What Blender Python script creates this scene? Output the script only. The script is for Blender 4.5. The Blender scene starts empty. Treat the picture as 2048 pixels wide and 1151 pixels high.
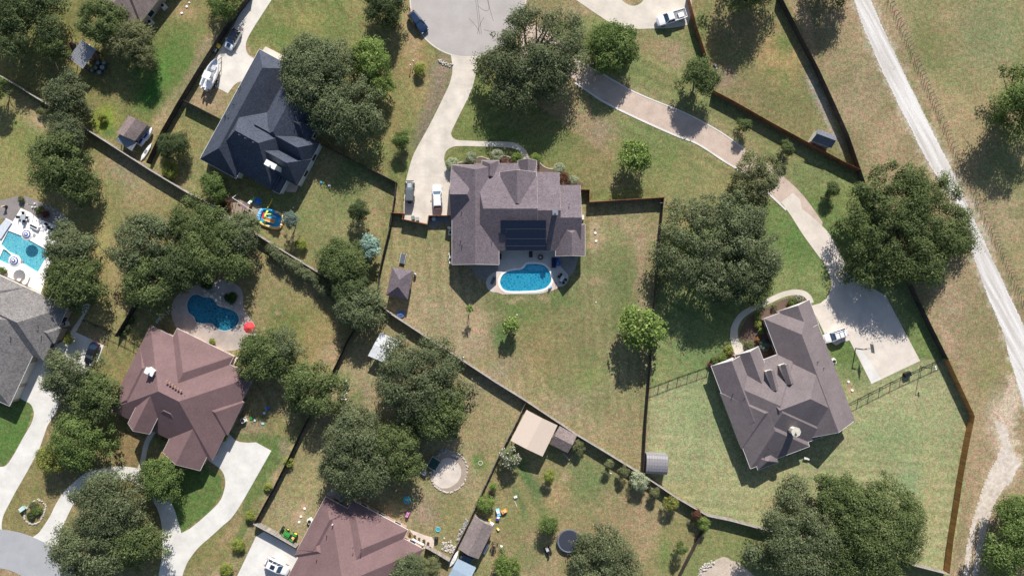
import bpy, bmesh, math, random
import numpy as np
from mathutils import Vector, Matrix
from mathutils.geometry import tessellate_polygon
S = bpy.context.scene
R = math.radians
HC = 136.5                                   # drone height, looking straight down
# ---------------------------------------------------------------- camera, sky, sun, exposure
cd = bpy.data.cameras.new('camera'); cam = bpy.data.objects.new('camera', cd); S.collection.objects.link(cam)
cam.location = (0, 0, HC); cam.rotation_euler = (0, 0, 0)
cd.sensor_width = 36; cd.lens = 24.0; cd.clip_end = 6000; cd.clip_start = 0.5
S.camera = cam
SUN_EL, SUN_AZ = R(33.7), R(9.8)             # azimuth measured from +Y towards +X
w = bpy.data.worlds.new('World'); S.world = w; w.use_nodes = True
sky = w.node_tree.nodes.new('ShaderNodeTexSky'); sky.sky_type = 'NISHITA'; sky.sun_disc = False
sky.sun_elevation = SUN_EL; sky.sun_rotation = SUN_AZ
w.node_tree.links.new(sky.outputs[0], w.node_tree.nodes['Background'].inputs[0])
w.node_tree.nodes['Background'].inputs[1].default_value = 0.080
sl = bpy.data.lights.new('sun', 'SUN'); sl.energy = 5.0; sl.angle = R(0.53); sl.color = (1, 0.95, 0.88)
so = bpy.data.objects.new('sun', sl); S.collection.objects.link(so)
sd = Vector((math.sin(SUN_AZ)*math.cos(SUN_EL), math.cos(SUN_AZ)*math.cos(SUN_EL), math.sin(SUN_EL)))
so.rotation_euler = sd.to_track_quat('Z', 'Y').to_euler(); so.location = (0, 0, 60)
S.view_settings.view_transform = 'Standard'; S.view_settings.look = 'None'
S.view_settings.exposure = 0.46; S.view_settings.gamma = 1.0
# ---------------------------------------------------------------- helpers
def P(px, py, h=0.0):
    """photo point at height h -> where it stands in the world (10 px = 1 m on the ground)"""
    k = (HC-h)/HC
    return Vector(((px-1024)*0.1*k, (575.5-py)*0.1*k, h))
def link(o): S.collection.objects.link(o); return o
def thing(name, label, cat, loc=(0, 0, 0), rz=0.0, group=None):
    o = link(bpy.data.objects.new(name, None)); o.location = loc; o.rotation_euler = (0, 0, rz)
    o.empty_display_size = 0.3
    o['label'] = label; o['category'] = cat
    if group: o['group'] = group
    return o
def tag(o, label, cat, group=None):
    o['label'] = label; o['category'] = cat
    if group: o['group'] = group
    return o
class MB:
    def __init__(s): s.v = []; s.f = []
    def add(s, vs, fs):
        n = len(s.v); s.v += [tuple(v) for v in vs]; s.f += [tuple(i+n for i in f) for f in fs]; return s
    def box(s, c, d, rz=0.0, rx=0.0, ry=0.0, top=1.0):
        m = Matrix.Translation(Vector(c)) @ Matrix.Rotation(rz, 4, 'Z') @ Matrix.Rotation(ry, 4, 'Y') @ Matrix.Rotation(rx, 4, 'X')
        vs = []
        for z in (-.5, .5):
            k = top if z > 0 else 1.0
            for x, y in ((-.5, -.5), (.5, -.5), (.5, .5), (-.5, .5)): vs.append(m @ Vector((x*d[0]*k, y*d[1]*k, z*d[2])))
        return s.add(vs, [(3, 2, 1, 0), (4, 5, 6, 7), (0, 1, 5, 4), (1, 2, 6, 5), (2, 3, 7, 6), (3, 0, 4, 7)])
    def cyl(s, c, r, h, n=16, r2=None, cap=True):
        r2 = r if r2 is None else r2; vs = []
        for z, q in ((0, r), (h, r2)):
            for i in range(n): a = 2*math.pi*i/n; vs.append((c[0]+q*math.cos(a), c[1]+q*math.sin(a), c[2]+z))
        fs = [(i, (i+1) % n, n+(i+1) % n, n+i) for i in range(n)]
        if cap: fs += [tuple(range(n-1, -1, -1)), tuple(range(n, 2*n))]
        return s.add(vs, fs)
    def tube(s, p0, p1, r, r2=None, n=6):
        p0 = Vector(p0); p1 = Vector(p1); r2 = r if r2 is None else r2; d = p1-p0
        if d.length < 1e-6: return s
        q = d.to_track_quat('Z', 'Y'); vs = []
        for p, rr in ((p0, r), (p1, r2)):
            for i in range(n): a = 2*math.pi*i/n; vs.append(p + q @ Vector((rr*math.cos(a), rr*math.sin(a), 0)))
        return s.add(vs, [(i, (i+1) % n, n+(i+1) % n, n+i) for i in range(n)]+[tuple(range(n-1, -1, -1)), tuple(range(n, 2*n))])
    def path(s, pts, r, n=6):
        for a, b in zip(pts[:-1], pts[1:]): s.tube(a, b, r, n=n)
        return s
    def lathe(s, c, prof, n=20):
        vs = []
        for r, z in prof:
            for i in range(n): a = 2*math.pi*i/n; vs.append((c[0]+r*math.cos(a), c[1]+r*math.sin(a), c[2]+z))
        fs = []
        for k in range(len(prof)-1):
            for i in range(n): fs.append((k*n+i, k*n+(i+1) % n, (k+1)*n+(i+1) % n, (k+1)*n+i))
        return s.add(vs, fs)
    def ball(s, c, r, n=12, m=8, sz=1.0):
        return s.lathe(c, [(max(1e-4, r*math.sin(math.pi*k/m)), -r*sz*math.cos(math.pi*k/m)) for k in range(m+1)], n)
    def torus(s, c, R0, r, n=24, m=8, sx=1.0, sy=1.0):
        vs = []; 
        for i in range(n):
            a = 2*math.pi*i/n
            for j in range(m):
                b = 2*math.pi*j/m; q = R0+r*math.cos(b); vs.append((c[0]+q*math.cos(a)*sx, c[1]+q*math.sin(a)*sy, c[2]+r*math.sin(b)))
        return s.add(vs, [(i*m+j, ((i+1) % n)*m+j, ((i+1) % n)*m+(j+1) % m, i*m+(j+1) % m) for i in range(n) for j in range(m)])
    def prism(s, pts, z0, z1, holes=()):
        """pts: list of (x,y); flat slab with side walls, optional holes"""
        loops = [list(pts)]+[list(h) for h in holes]
        flat = [Vector((p[0], p[1], 0)) for l in loops for p in l]
        tri = tessellate_polygon([[Vector((p[0], p[1], 0)) for p in l] for l in loops])
        n = len(s.v); N = len(flat)
        s.v += [(p.x, p.y, z1) for p in flat]+[(p.x, p.y, z0) for p in flat]
        for t in tri:
            a, b, c = (flat[i] for i in t)
            t = tuple(t) if (b-a).cross(c-a).z > 0 else tuple(reversed(t))
            s.f.append(tuple(n+i for i in t))
        o = 0
        for l in loops:
            L = len(l)
            ar = sum(l[i][0]*l[(i+1) % L][1]-l[(i+1) % L][0]*l[i][1] for i in range(L))
            for i in range(L):
                j = (i+1) % L; q = (n+o+i, n+N+o+i, n+N+o+j, n+o+j)
                s.f.append(q if ar > 0 else tuple(reversed(q)))
            o += L
        return s
    def build(s, name, mat, parent=None, world=False, smooth=False, bevel=0):
        me = bpy.data.meshes.new(name)
        vs = s.v
        if parent is not None and world:
            mi = (Matrix.Translation(parent.location) @ Matrix.Rotation(parent.rotation_euler.z, 4, 'Z')).inverted()
            vs = [tuple(mi @ Vector(v)) for v in vs]
        me.from_pydata(vs, [], s.f); me.materials.append(mat)
        if smooth: me.polygons.foreach_set('use_smooth', [True]*len(me.polygons))
        me.update()
        o = link(bpy.data.objects.new(name, me))
        if parent is not None: o.parent = parent
        if bevel:
            b = o.modifiers.new('bevel', 'BEVEL'); b.width = bevel; b.segments = 2; b.limit_method = 'ANGLE'
        return o
def copy_tree(o, parent=None):
    c = o.copy(); link(c); c.parent = parent
    for ch in list(o.children): copy_tree(ch, c)
    return c
def struct(o): o['kind'] = 'structure'; return o
def cr(pts, n=6, closed=True):
    """Catmull-Rom through pixel points"""
    out = []; N = len(pts)
    rng = range(N) if closed else range(N-1)
    for i in rng:
        g = (lambda k: pts[k % N]) if closed else (lambda k: pts[min(max(k, 0), N-1)])
        p0, p1, p2, p3 = g(i-1), g(i), g(i+1), g(i+2)
        for t in np.linspace(0, 1, n, endpoint=False):
            out.append(tuple(0.5*(2*p1[k]+(p2[k]-p0[k])*t+(2*p0[k]-5*p1[k]+4*p2[k]-p3[k])*t*t+(3*p1[k]-p0[k]-3*p2[k]+p3[k])*t**3) for k in (0, 1)))
    if not closed: out.append(tuple(pts[-1]))
    return out
def W(pts, h=0.0): return [tuple(P(p[0], p[1], h)[:2]) for p in pts]
def ribbon(pts, wd, n=6):
    """closed outline (px) round a smoothed centre line; wd px or list"""
    c = cr(pts, n, closed=False); M = len(c); L = []; Rr = []
    for i, p in enumerate(c):
        a = c[max(i-1, 0)]; b = c[min(i+1, M-1)]; dx, dy = b[0]-a[0], b[1]-a[1]; l = math.hypot(dx, dy) or 1
        ww = wd if not isinstance(wd, (list, tuple)) else float(np.interp(i/(M-1), np.linspace(0, 1, len(wd)), wd))
        L.append((p[0]-dy/l*ww/2, p[1]+dx/l*ww/2)); Rr.append((p[0]+dy/l*ww/2, p[1]-dx/l*ww/2))
    return L+Rr[::-1]
def jag(pts, amp, step=3.0, seed=0):
    """roughen an outline (px)"""
    r = random.Random(seed); out = []; N = len(pts)
    for i in range(N):
        a, b = pts[i], pts[(i+1) % N]; d = math.hypot(b[0]-a[0], b[1]-a[1]); k = max(1, int(d/step))
        nx, ny = (-(b[1]-a[1])/(d or 1), (b[0]-a[0])/(d or 1))
        for j in range(k):
            t = j/k; q = r.uniform(-amp, amp)
            out.append((a[0]+(b[0]-a[0])*t+nx*q, a[1]+(b[1]-a[1])*t+ny*q))
    return out
# ---------------------------------------------------------------- materials
class NT:
    def __init__(s, name):
        s.m = bpy.data.materials.new(name); s.m.use_nodes = True; s.t = s.m.node_tree; s.b = s.t.nodes['Principled BSDF']
    def n(s, ty, **kw):
        x = s.t.nodes.new(ty)
        for k, v in kw.items():
            if k in x.inputs: x.inputs[k].default_value = v
            else: setattr(x, k, v)
        return x
    def l(s, a, b): s.t.links.new(a, b)
    def coords(s, obj=False): return s.n('ShaderNodeTexCoord').outputs['Object'] if obj else s.n('ShaderNodeNewGeometry').outputs['Position']
    def mapping(s, src, rot=0.0, scale=(1, 1, 1)):
        m = s.n('ShaderNodeMapping'); m.inputs['Rotation'].default_value = (0, 0, rot); m.inputs['Scale'].default_value = scale
        s.l(src, m.inputs['Vector']); return m.outputs[0]
    def noise(s, src, sc, det=3, rough=.6):
        x = s.n('ShaderNodeTexNoise'); x.inputs['Scale'].default_value = sc; x.inputs['Detail'].default_value = det; x.inputs['Roughness'].default_value = rough
        s.l(src, x.inputs['Vector']); return x.outputs[0]
    def rng(s, src, a, b, c, d):
        x = s.n('ShaderNodeMapRange'); x.inputs[1].default_value = a; x.inputs[2].default_value = b; x.inputs[3].default_value = c; x.inputs[4].default_value = d
        s.l(src, x.inputs[0]); return x.outputs[0]
    def mul(s, a, b, op='MULTIPLY'):
        x = s.n('ShaderNodeMath', operation=op)
        for i, q in enumerate((a, b)):
            if isinstance(q, (int, float)): x.inputs[i].default_value = q
            else: s.l(q, x.inputs[i])
        return x.outputs[0]
    def mix(s, fac, a, b, bt='MIX'):
        x = s.n('ShaderNodeMix', data_type='RGBA', blend_type=bt)
        if isinstance(fac, (int, float)): x.inputs[0].default_value = fac
        else: s.l(fac, x.inputs[0])
        for i, q in ((6, a), (7, b)):
            if isinstance(q, (tuple, list)): x.inputs[i].default_value = (*q[:3], 1)
            else: s.l(q, x.inputs[i])
        return x.outputs[2]
    def bump(s, h, st, dist=0.02):
        x = s.n('ShaderNodeBump'); x.inputs['Strength'].default_value = st; x.inputs['Distance'].default_value = dist
        s.l(h, x.inputs['Height']); s.l(x.outputs[0], s.b.inputs['Normal'])
def mat(name, col, rough=.6, metal=0.0, var=.12, sc=3.0, coat=0.0, spec=None, fine=0.0, fsc=14.0, obj=False):
    t = NT(name); c = t.coords(obj)
    t.b.inputs['Roughness'].default_value = rough; t.b.inputs['Metallic'].default_value = metal
    t.b.inputs['Coat Weight'].default_value = coat
    if spec is not None: t.b.inputs['Specular IOR Level'].default_value = spec
    k = t.rng(t.noise(c, sc), .3, .7, 1-var, 1+var)
    if fine: k = t.mul(k, t.rng(t.noise(c, fsc, 2), .3, .7, 1-fine, 1+fine))
    vc = t.n('ShaderNodeCombineColor')
    for i in range(3): t.l(k, vc.inputs[i])
    t.l(t.mix(1.0, tuple(col), vc.outputs[0], 'MULTIPLY'), t.b.inputs['Base Color'])
    return t.m
def gray3(t, k):
    vc = t.n('ShaderNodeCombineColor')
    for i in range(3): t.l(k, vc.inputs[i])
    return vc.outputs[0]
def concrete(name, col, joint=4.0, rot=0.0, stain=.16, jw=.007, jdark=.86):
    t = NT(name); c = t.coords(); t.b.inputs['Roughness'].default_value = .9
    k = t.rng(t.noise(c, .35, 5, .65), .3, .7, 1-stain, 1+stain*.6)
    k = t.mul(k, t.rng(t.noise(c, 9, 3), .3, .7, .94, 1.05))
    spots = t.rng(t.noise(c, 1.1, 6, .75), .60, .72, 1.0, .86); k = t.mul(k, spots)
    if joint:
        br = t.n('ShaderNodeTexBrick'); br.offset = 0.0; br.inputs['Scale'].default_value = 1.0
        br.inputs['Brick Width'].default_value = joint; br.inputs['Row Height'].default_value = joint
        br.inputs['Mortar Size'].default_value = joint*jw; br.inputs['Mortar Smooth'].default_value = .3
        br.inputs['Color1'].default_value = br.inputs['Color2'].default_value = (1, 1, 1, 1); br.inputs['Mortar'].default_value = (jdark,)*3+(1,)
        br.inputs['Bias'].default_value = 0
        t.l(t.mapping(c, rot), br.inputs['Vector'])
        base = t.mix(1.0, tuple(col), br.outputs[0], 'MULTIPLY')
    else: base = t.mix(0.0, tuple(col), tuple(col))
    t.l(t.mix(1.0, base, gray3(t, k), 'MULTIPLY'), t.b.inputs['Base Color'])
    t.bump(t.noise(c, 25, 2), .15, .01)
    return t.m
def shingle(name, col, col2, sc=5.0):
    t = NT(name); c = t.coords(); t.b.inputs['Roughness'].default_value = .85; t.b.inputs['Specular IOR Level'].default_value = .35
    vo = t.n('ShaderNodeTexVoronoi'); vo.inputs['Scale'].default_value = sc*.9; t.l(c, vo.inputs['Vector'])
    sep = t.n('ShaderNodeSeparateColor'); t.l(vo.outputs['Color'], sep.inputs[0])
    f = t.mul(t.mul(sep.outputs[0], .55), t.mul(t.rng(t.noise(c, sc*1.5, 2), .3, .7, 0, 1), .45), 'ADD')
    k = t.rng(t.noise(c, .3, 4), .3, .7, .88, 1.1)
    t.l(t.mix(1.0, t.mix(f, col, col2), gray3(t, k), 'MULTIPLY'), t.b.inputs['Base Color'])
    t.bump(t.noise(c, 12, 2), .35, .03)
    return t.m
def wood(name, col, var=.25):
    t = NT(name); c = t.coords(); t.b.inputs['Roughness'].default_value = .85
    vo = t.n('ShaderNodeTexVoronoi'); vo.inputs['Scale'].default_value = 3.2; t.l(t.mapping(c, 0, (1, 1, .05)), vo.inputs['Vector'])
    sep = t.n('ShaderNodeSeparateColor'); t.l(vo.outputs['Color'], sep.inputs[0])
    k = t.mul(t.rng(sep.outputs[0], 0, 1, 1-var, 1+var), t.rng(t.noise(c, .5, 3), .3, .7, .85, 1.12))
    t.l(t.mix(1.0, tuple(col), gray3(t, k), 'MULTIPLY'), t.b.inputs['Base Color'])
    return t.m
def gravel(name, col, col2, sc=6.0, bump=.6):
    t = NT(name); c = t.coords(); t.b.inputs['Roughness'].default_value = .95; t.b.inputs['Specular IOR Level'].default_value = .2
    f = t.rng(t.noise(c, sc, 4, .7), .32, .68, 0, 1)
    k = t.rng(t.noise(c, .45, 4), .3, .7, .85, 1.12)
    t.l(t.mix(1.0, t.mix(f, col, col2), gray3(t, k), 'MULTIPLY'), t.b.inputs['Base Color'])
    t.bump(t.noise(c, sc*2, 2), bump, .05)
    return t.m
def leafmat():
    t = NT('foliage'); a = t.n('ShaderNodeAttribute', attribute_name='Col')
    t.b.inputs['Roughness'].default_value = .75; t.b.inputs['Specular IOR Level'].default_value = .10
    t.l(a.outputs[0], t.b.inputs['Base Color'])
    tr = t.n('ShaderNodeBsdfTranslucent'); t.l(t.mix(1.0, a.outputs[0], (1.2, 1.35, .6), 'MULTIPLY'), tr.inputs[0])
    mx = t.n('ShaderNodeMixShader'); mx.inputs[0].default_value = .22
    t.l(t.b.outputs[0], mx.inputs[1]); t.l(tr.outputs[0], mx.inputs[2]); t.l(mx.outputs[0], t.t.nodes['Material Output'].inputs[0])
    return t.m
def watermat(name, tint, tint2, sc, scat, turb, rip=.5):
    t = NT(name); c = t.coords()
    # caustics painted into tint and scatter colour: bright voronoi lines imitating wave-gathered light
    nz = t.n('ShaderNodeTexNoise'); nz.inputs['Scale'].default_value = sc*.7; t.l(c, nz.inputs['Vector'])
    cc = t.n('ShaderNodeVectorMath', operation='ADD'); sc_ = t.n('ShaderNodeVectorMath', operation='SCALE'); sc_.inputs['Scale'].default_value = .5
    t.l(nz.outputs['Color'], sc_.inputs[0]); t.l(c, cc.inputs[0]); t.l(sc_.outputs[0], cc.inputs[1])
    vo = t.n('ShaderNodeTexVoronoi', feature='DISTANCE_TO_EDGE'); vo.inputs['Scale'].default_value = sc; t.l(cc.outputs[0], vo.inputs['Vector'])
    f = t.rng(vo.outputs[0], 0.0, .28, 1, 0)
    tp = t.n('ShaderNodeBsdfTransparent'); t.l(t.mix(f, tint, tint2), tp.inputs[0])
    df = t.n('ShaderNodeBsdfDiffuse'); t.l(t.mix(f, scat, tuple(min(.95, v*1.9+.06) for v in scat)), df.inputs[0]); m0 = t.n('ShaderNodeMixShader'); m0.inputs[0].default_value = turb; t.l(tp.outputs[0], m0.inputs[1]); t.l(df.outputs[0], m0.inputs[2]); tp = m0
    gl = t.n('ShaderNodeBsdfGlossy'); gl.inputs['Roughness'].default_value = .08
    fr = t.n('ShaderNodeFresnel'); fr.inputs[0].default_value = 1.33
    bp = t.n('ShaderNodeBump'); bp.inputs['Strength'].default_value = rip; bp.inputs['Distance'].default_value = .05
    t.l(t.noise(c, 2.5, 3), bp.inputs['Height']); t.l(bp.outputs[0], gl.inputs['Normal']); t.l(bp.outputs[0], fr.inputs['Normal'])
    mx = t.n('ShaderNodeMixShader'); t.l(fr.outputs[0], mx.inputs[0]); t.l(tp.outputs[0], mx.inputs[1]); t.l(gl.outputs[0], mx.inputs[2])
    t.l(mx.outputs[0], t.t.nodes['Material Output'].inputs[0])
    return t.m
M = {}
M['conc'] = concrete('drive_concrete', (.62, .56, .485), 4.2, R(20))
M['conc_w'] = concrete('pale_concrete', (.66, .64, .60), 3.6, R(28))
M['conc_s'] = concrete('straight_drive_concrete', (.62, .56, .485), 3.6, R(2), jdark=.84, stain=.22)
M['conc_new'] = concrete('fresh_concrete', (.66, .64, .60), 4.0, R(-28))
M['walk'] = concrete('walk_concrete', (.58, .53, .46), 1.5, R(10))
M['court'] = concrete('court_concrete', (.64, .57, .50), 5.0, R(-28))
M['asph'] = concrete('road_asphalt', (.41, .38, .365), 0, stain=.1)
M['asph2'] = concrete('street_asphalt', (.36, .365, .38), 0, stain=.1)
M['travert'] = concrete('white_travertine', (.86, .84, .82), .6, R(-26), stain=.06, jdark=.9)
M['stamped'] = concrete('stamped_deck', (.42, .36, .32), .9, R(30), stain=.25)
M['pooldeck'] = concrete('pool_deck_concrete', (.56, .53, .49), 2.4, 0, stain=.12, jdark=.8)
M['coping'] = mat('pool_coping_stone', (.83, .80, .74), .7)
M['flag'] = concrete('flagstone', (.60, .47, .40), .8, R(12), stain=.25)
M['gravel_pink'] = gravel('crushed_granite', (.45, .355, .295), (.58, .465, .39), 5)
def rutted():
    t = NT('limestone_gravel'); c = t.coords(); t.b.inputs['Roughness'].default_value = .95; t.b.inputs['Specular IOR Level'].default_value = .15
    f = t.rng(t.noise(t.mapping(t.mapping(c, R(62)), 0, (.06, 1.1, 1)), 1.0, 4, .6), .36, .62, 0, 1)
    s_ = t.rng(t.noise(c, 5, 4, .7), .35, .65, .82, 1.08); p = t.rng(t.noise(c, .9, 5, .75), .58, .70, 1.0, .72)
    t.l(t.mix(1.0, t.mix(f, (.50, .465, .43), (.70, .68, .66)), gray3(t, t.mul(s_, p)), 'MULTIPLY'), t.b.inputs['Base Color'])
    t.bump(t.noise(c, 8, 2), .4, .05)
    return t.m
M['gravel_white'] = rutted()
M['gravel_pale'] = gravel('limestone_gravel', (.50, .475, .46), (.70, .685, .675), 2.2, .4)
M['dirt'] = gravel('pale_dirt', (.42, .34, .27), (.58, .49, .41), 3)
M['dirt_w'] = gravel('caliche_dirt', (.44, .37, .30), (.66, .60, .54), 1.3)
M['sand'] = gravel('sand', (.56, .485, .42), (.64, .565, .495), 3, .2)
M['mulch'] = gravel('brown_mulch', (.09, .06, .045), (.20, .14, .11), 6)
M['rockbed'] = gravel('river_rock', (.16, .15, .14), (.38, .36, .34), 7)
M['stone'] = mat('pale_limestone', (.45, .415, .37), .9, var=.3, sc=2.5)
M['stone_d'] = mat('grey_rock', (.30, .29, .28), .9, var=.35, sc=2.5)
M['white'] = mat('white_paint', (.80, .80, .78), .5, var=.05)
M['cream'] = mat('cream_trim', (.70, .66, .58), .6, var=.06)
M['black'] = mat('black_plastic', (.02, .02, .022), .5, var=.2)
M['iron'] = mat('black_iron', (.025, .028, .03), .45, .3)
M['grey'] = mat('grey_plastic', (.22, .23, .24), .5)
M['steel'] = mat('galvanised_steel', (.5, .52, .54), .35, .8)
M['rubber'] = mat('tyre_rubber', (.02, .02, .02), .85)
M['glass'] = mat('dark_glass', (.015, .03, .055), .08, var=.05, spec=.8)
M['shieldglass'] = mat('windscreen_glass', (.05, .10, .17), .08, var=.05, spec=.9)
M['red'] = mat('red_canvas', (.62, .05, .06), .8, var=.08)
M['blue'] = mat('blue_plastic', (.02, .16, .55), .4)
M['navy'] = mat('navy_canvas', (.03, .05, .28), .8)
M['teal'] = mat('teal_plastic', (.08, .42, .50), .4)
M['green'] = mat('green_plastic', (.05, .34, .10), .4)
M['yellow'] = mat('yellow_vinyl', (.75, .62, .06), .45)
M['orange'] = mat('orange_vinyl', (.78, .30, .06), .45)
M['pink'] = mat('pink_plastic', (.72, .25, .55), .45)
M['skyblue'] = mat('pale_blue_vinyl', (.22, .52, .80), .45)
M['cyan'] = mat('blue_pool_vinyl', (.03, .36, .68), .35)
M['terra'] = mat('terracotta', (.36, .20, .15), .8)
M['tractor'] = mat('tractor_green', (.04, .27, .05), .4, coat=.3)
M['bark'] = mat('bark', (.15, .12, .095), .95, var=.35, sc=4)
M['bark_l'] = mat('pale_bark', (.30, .27, .24), .95, var=.3, sc=4)
M['solar'] = mat('solar_mat', (.012, .02, .045), .35, var=.2, spec=.6)
M['trampoline'] = mat('trampoline_fabric', (.035, .04, .06), .6)
M['brick'] = mat('tan_brick', (.42, .33, .26), .85, var=.12, sc=2, fine=.18, fsc=9)
M['brick_r'] = mat('rose_brick', (.40, .28, .23), .85, var=.12, sc=2, fine=.2, fsc=9)
M['stonewall'] = mat('white_stone_wall', (.62, .62, .60), .85, var=.12, sc=2, fine=.15, fsc=7)
M['sh_purple'] = shingle('mauve_brown_shingles', (.088, .071, .083), (.205, .170, .192), 5)
M['sh_taupe'] = shingle('taupe_shingles', (.135, .110, .114), (.210, .177, .184), 6)
M['sh_red'] = shingle('rust_shingles', (.142, .087, .088), (.205, .130, .132), 6)
M['sh_navy'] = shingle('charcoal_blue_shingles', (.024, .031, .052), (.078, .092, .126), 5)
M['sh_grey'] = shingle('grey_shingles', (.10, .093, .093), (.27, .255, .25), 4.5)
M['metal_grey'] = mat('grey_metal_roof', (.26, .27, .30), .4, .3)
M['metal_tan'] = mat('tan_metal_roof', (.62, .51, .42), .5, .05, var=.04)
M['metal_white'] = mat('white_metal_roof', (.78, .79, .80), .4, .2, var=.12)
M['metal_blue'] = mat('pale_blue_metal_roof', (.42, .52, .62), .4, .2, var=.08)
M['wood_grey'] = wood('weathered_fence_wood', (.30, .27, .245))
M['wood_dark'] = wood('dark_wood', (.05, .043, .04))  # near-black base tone for boards, rails and posts
M['wood_cap'] = mat('painted_sunlit_cap', (.42, .38, .34), .85, var=.2)  # paler than the boards: sunlit fence top put into the colour
M['wood_red'] = wood('cedar_red_wood', (.25, .10, .05))
M['wood_orange'] = wood('cedar_orange_wood', (.42, .215, .08))
M['car_white'] = mat('white_car_paint', (.80, .81, .83), .25, var=.02, coat=1)
M['car_navy'] = mat('navy_car_paint', (.012, .03, .075), .2, var=.05, coat=1)
M['car_black'] = mat('black_car_paint', (.012, .014, .025), .2, var=.05, coat=1)
M['car_grey'] = mat('grey_car_paint', (.13, .15, .165), .3, var=.05, coat=1)
M['tarp'] = mat('grey_soft_top', (.09, .105, .115), .8)
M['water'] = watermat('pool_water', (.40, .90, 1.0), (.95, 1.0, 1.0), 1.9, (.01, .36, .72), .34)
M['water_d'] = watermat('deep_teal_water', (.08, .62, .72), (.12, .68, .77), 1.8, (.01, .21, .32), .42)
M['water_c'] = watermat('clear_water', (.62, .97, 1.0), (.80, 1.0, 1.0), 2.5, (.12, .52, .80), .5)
M['plaster'] = mat('pool_plaster', (.48, .88, .97), .8, var=.1)
M['plaster_d'] = mat('dark_pool_plaster', (.10, .24, .30), .8, var=.12)
M['leaf'] = leafmat()
LID = M['white']
# ================================================================ GROUND
rs = np.random.RandomState(7)
def vnoise(x, y, seed):
    r = np.random.RandomState(seed).rand(512, 512)
    xi = np.floor(x).astype(int); yi = np.floor(y).astype(int); fx = x-xi; fy = y-yi
    fx = fx*fx*(3-2*fx); fy = fy*fy*(3-2*fy); g = lambda a, b: r[a % 512, b % 512]
    return (g(xi, yi)*(1-fx)+g(xi+1, yi)*fx)*(1-fy)+(g(xi, yi+1)*(1-fx)+g(xi+1, yi+1)*fx)*fy
def fbm(x, y, seed, o=4): return sum(vnoise(x*2**k, y*2**k, seed+k)*.5**k for k in range(o))/sum(.5**k for k in range(o))
def inpoly(X, Y, poly):
    c = np.zeros(X.shape, bool); n = len(poly)
    for i in range(n):
        x1, y1 = poly[i]; x2, y2 = poly[(i+1) % n]
        if y1 == y2: continue
        c ^= ((y1 > Y) != (y2 > Y)) & (X < (x2-x1)*(Y-y1)/(y2-y1)+x1)
    return c
def lin(c): return np.array([((v/255+.055)/1.055)**2.4 if v > 10 else v/255/12.92 for v in c])
# pools (photo pixels) - the ground is cut away there
POOL1 = cr([(1056, 528), (1080, 528.5), (1093, 535), (1101, 548), (1102, 562), (1094, 573), (1080, 579), (1050, 581.5), (1015, 581), (1003, 573), (1000.5, 560), (1008, 547), (1024, 541), (1042, 539), (1050, 533)], 5)
POOL2 = cr([(375, 607), (383, 592), (395, 589), (408, 594), (420, 595), (430, 600), (438, 612), (456, 617), (471, 624), (478, 637), (473, 650), (458, 659), (445, 660), (434, 655), (423, 646), (402, 646), (392, 642), (389, 633), (378, 624)], 5)
POOL3 = [(17, 461), (43, 471), (99, 502), (76, 544), (36, 520), (3, 489)]
SPA3 = [(7, 498), (30, 508), (18, 528), (-2, 519)]
POOLS = [POOL1, POOL2, POOL3, SPA3]
xs = np.concatenate([[-3000, -900, -400, -220, -150], np.arange(-116, 116.01, .4), [150, 220, 400, 900, 3000]])
ys = np.concatenate([[-3000, -900, -400, -200, -110], np.arange(-70, 70.01, .4), [110, 200, 400, 900, 3000]])
GX, GY = np.meshgrid(xs, ys); PXg = GX*10+1024; PYg = 575.5-GY*10
DRY = lin((160, 138, 108)); OLV = lin((132, 124, 84)); GRN = lin((98, 116, 64)); LUSH = lin((66, 104, 52)); LT = lin((146, 148, 106)); TAN = lin((172, 146, 116)); DIRT = lin((150, 128, 110)); YEL = lin((160, 146, 92))
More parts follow.
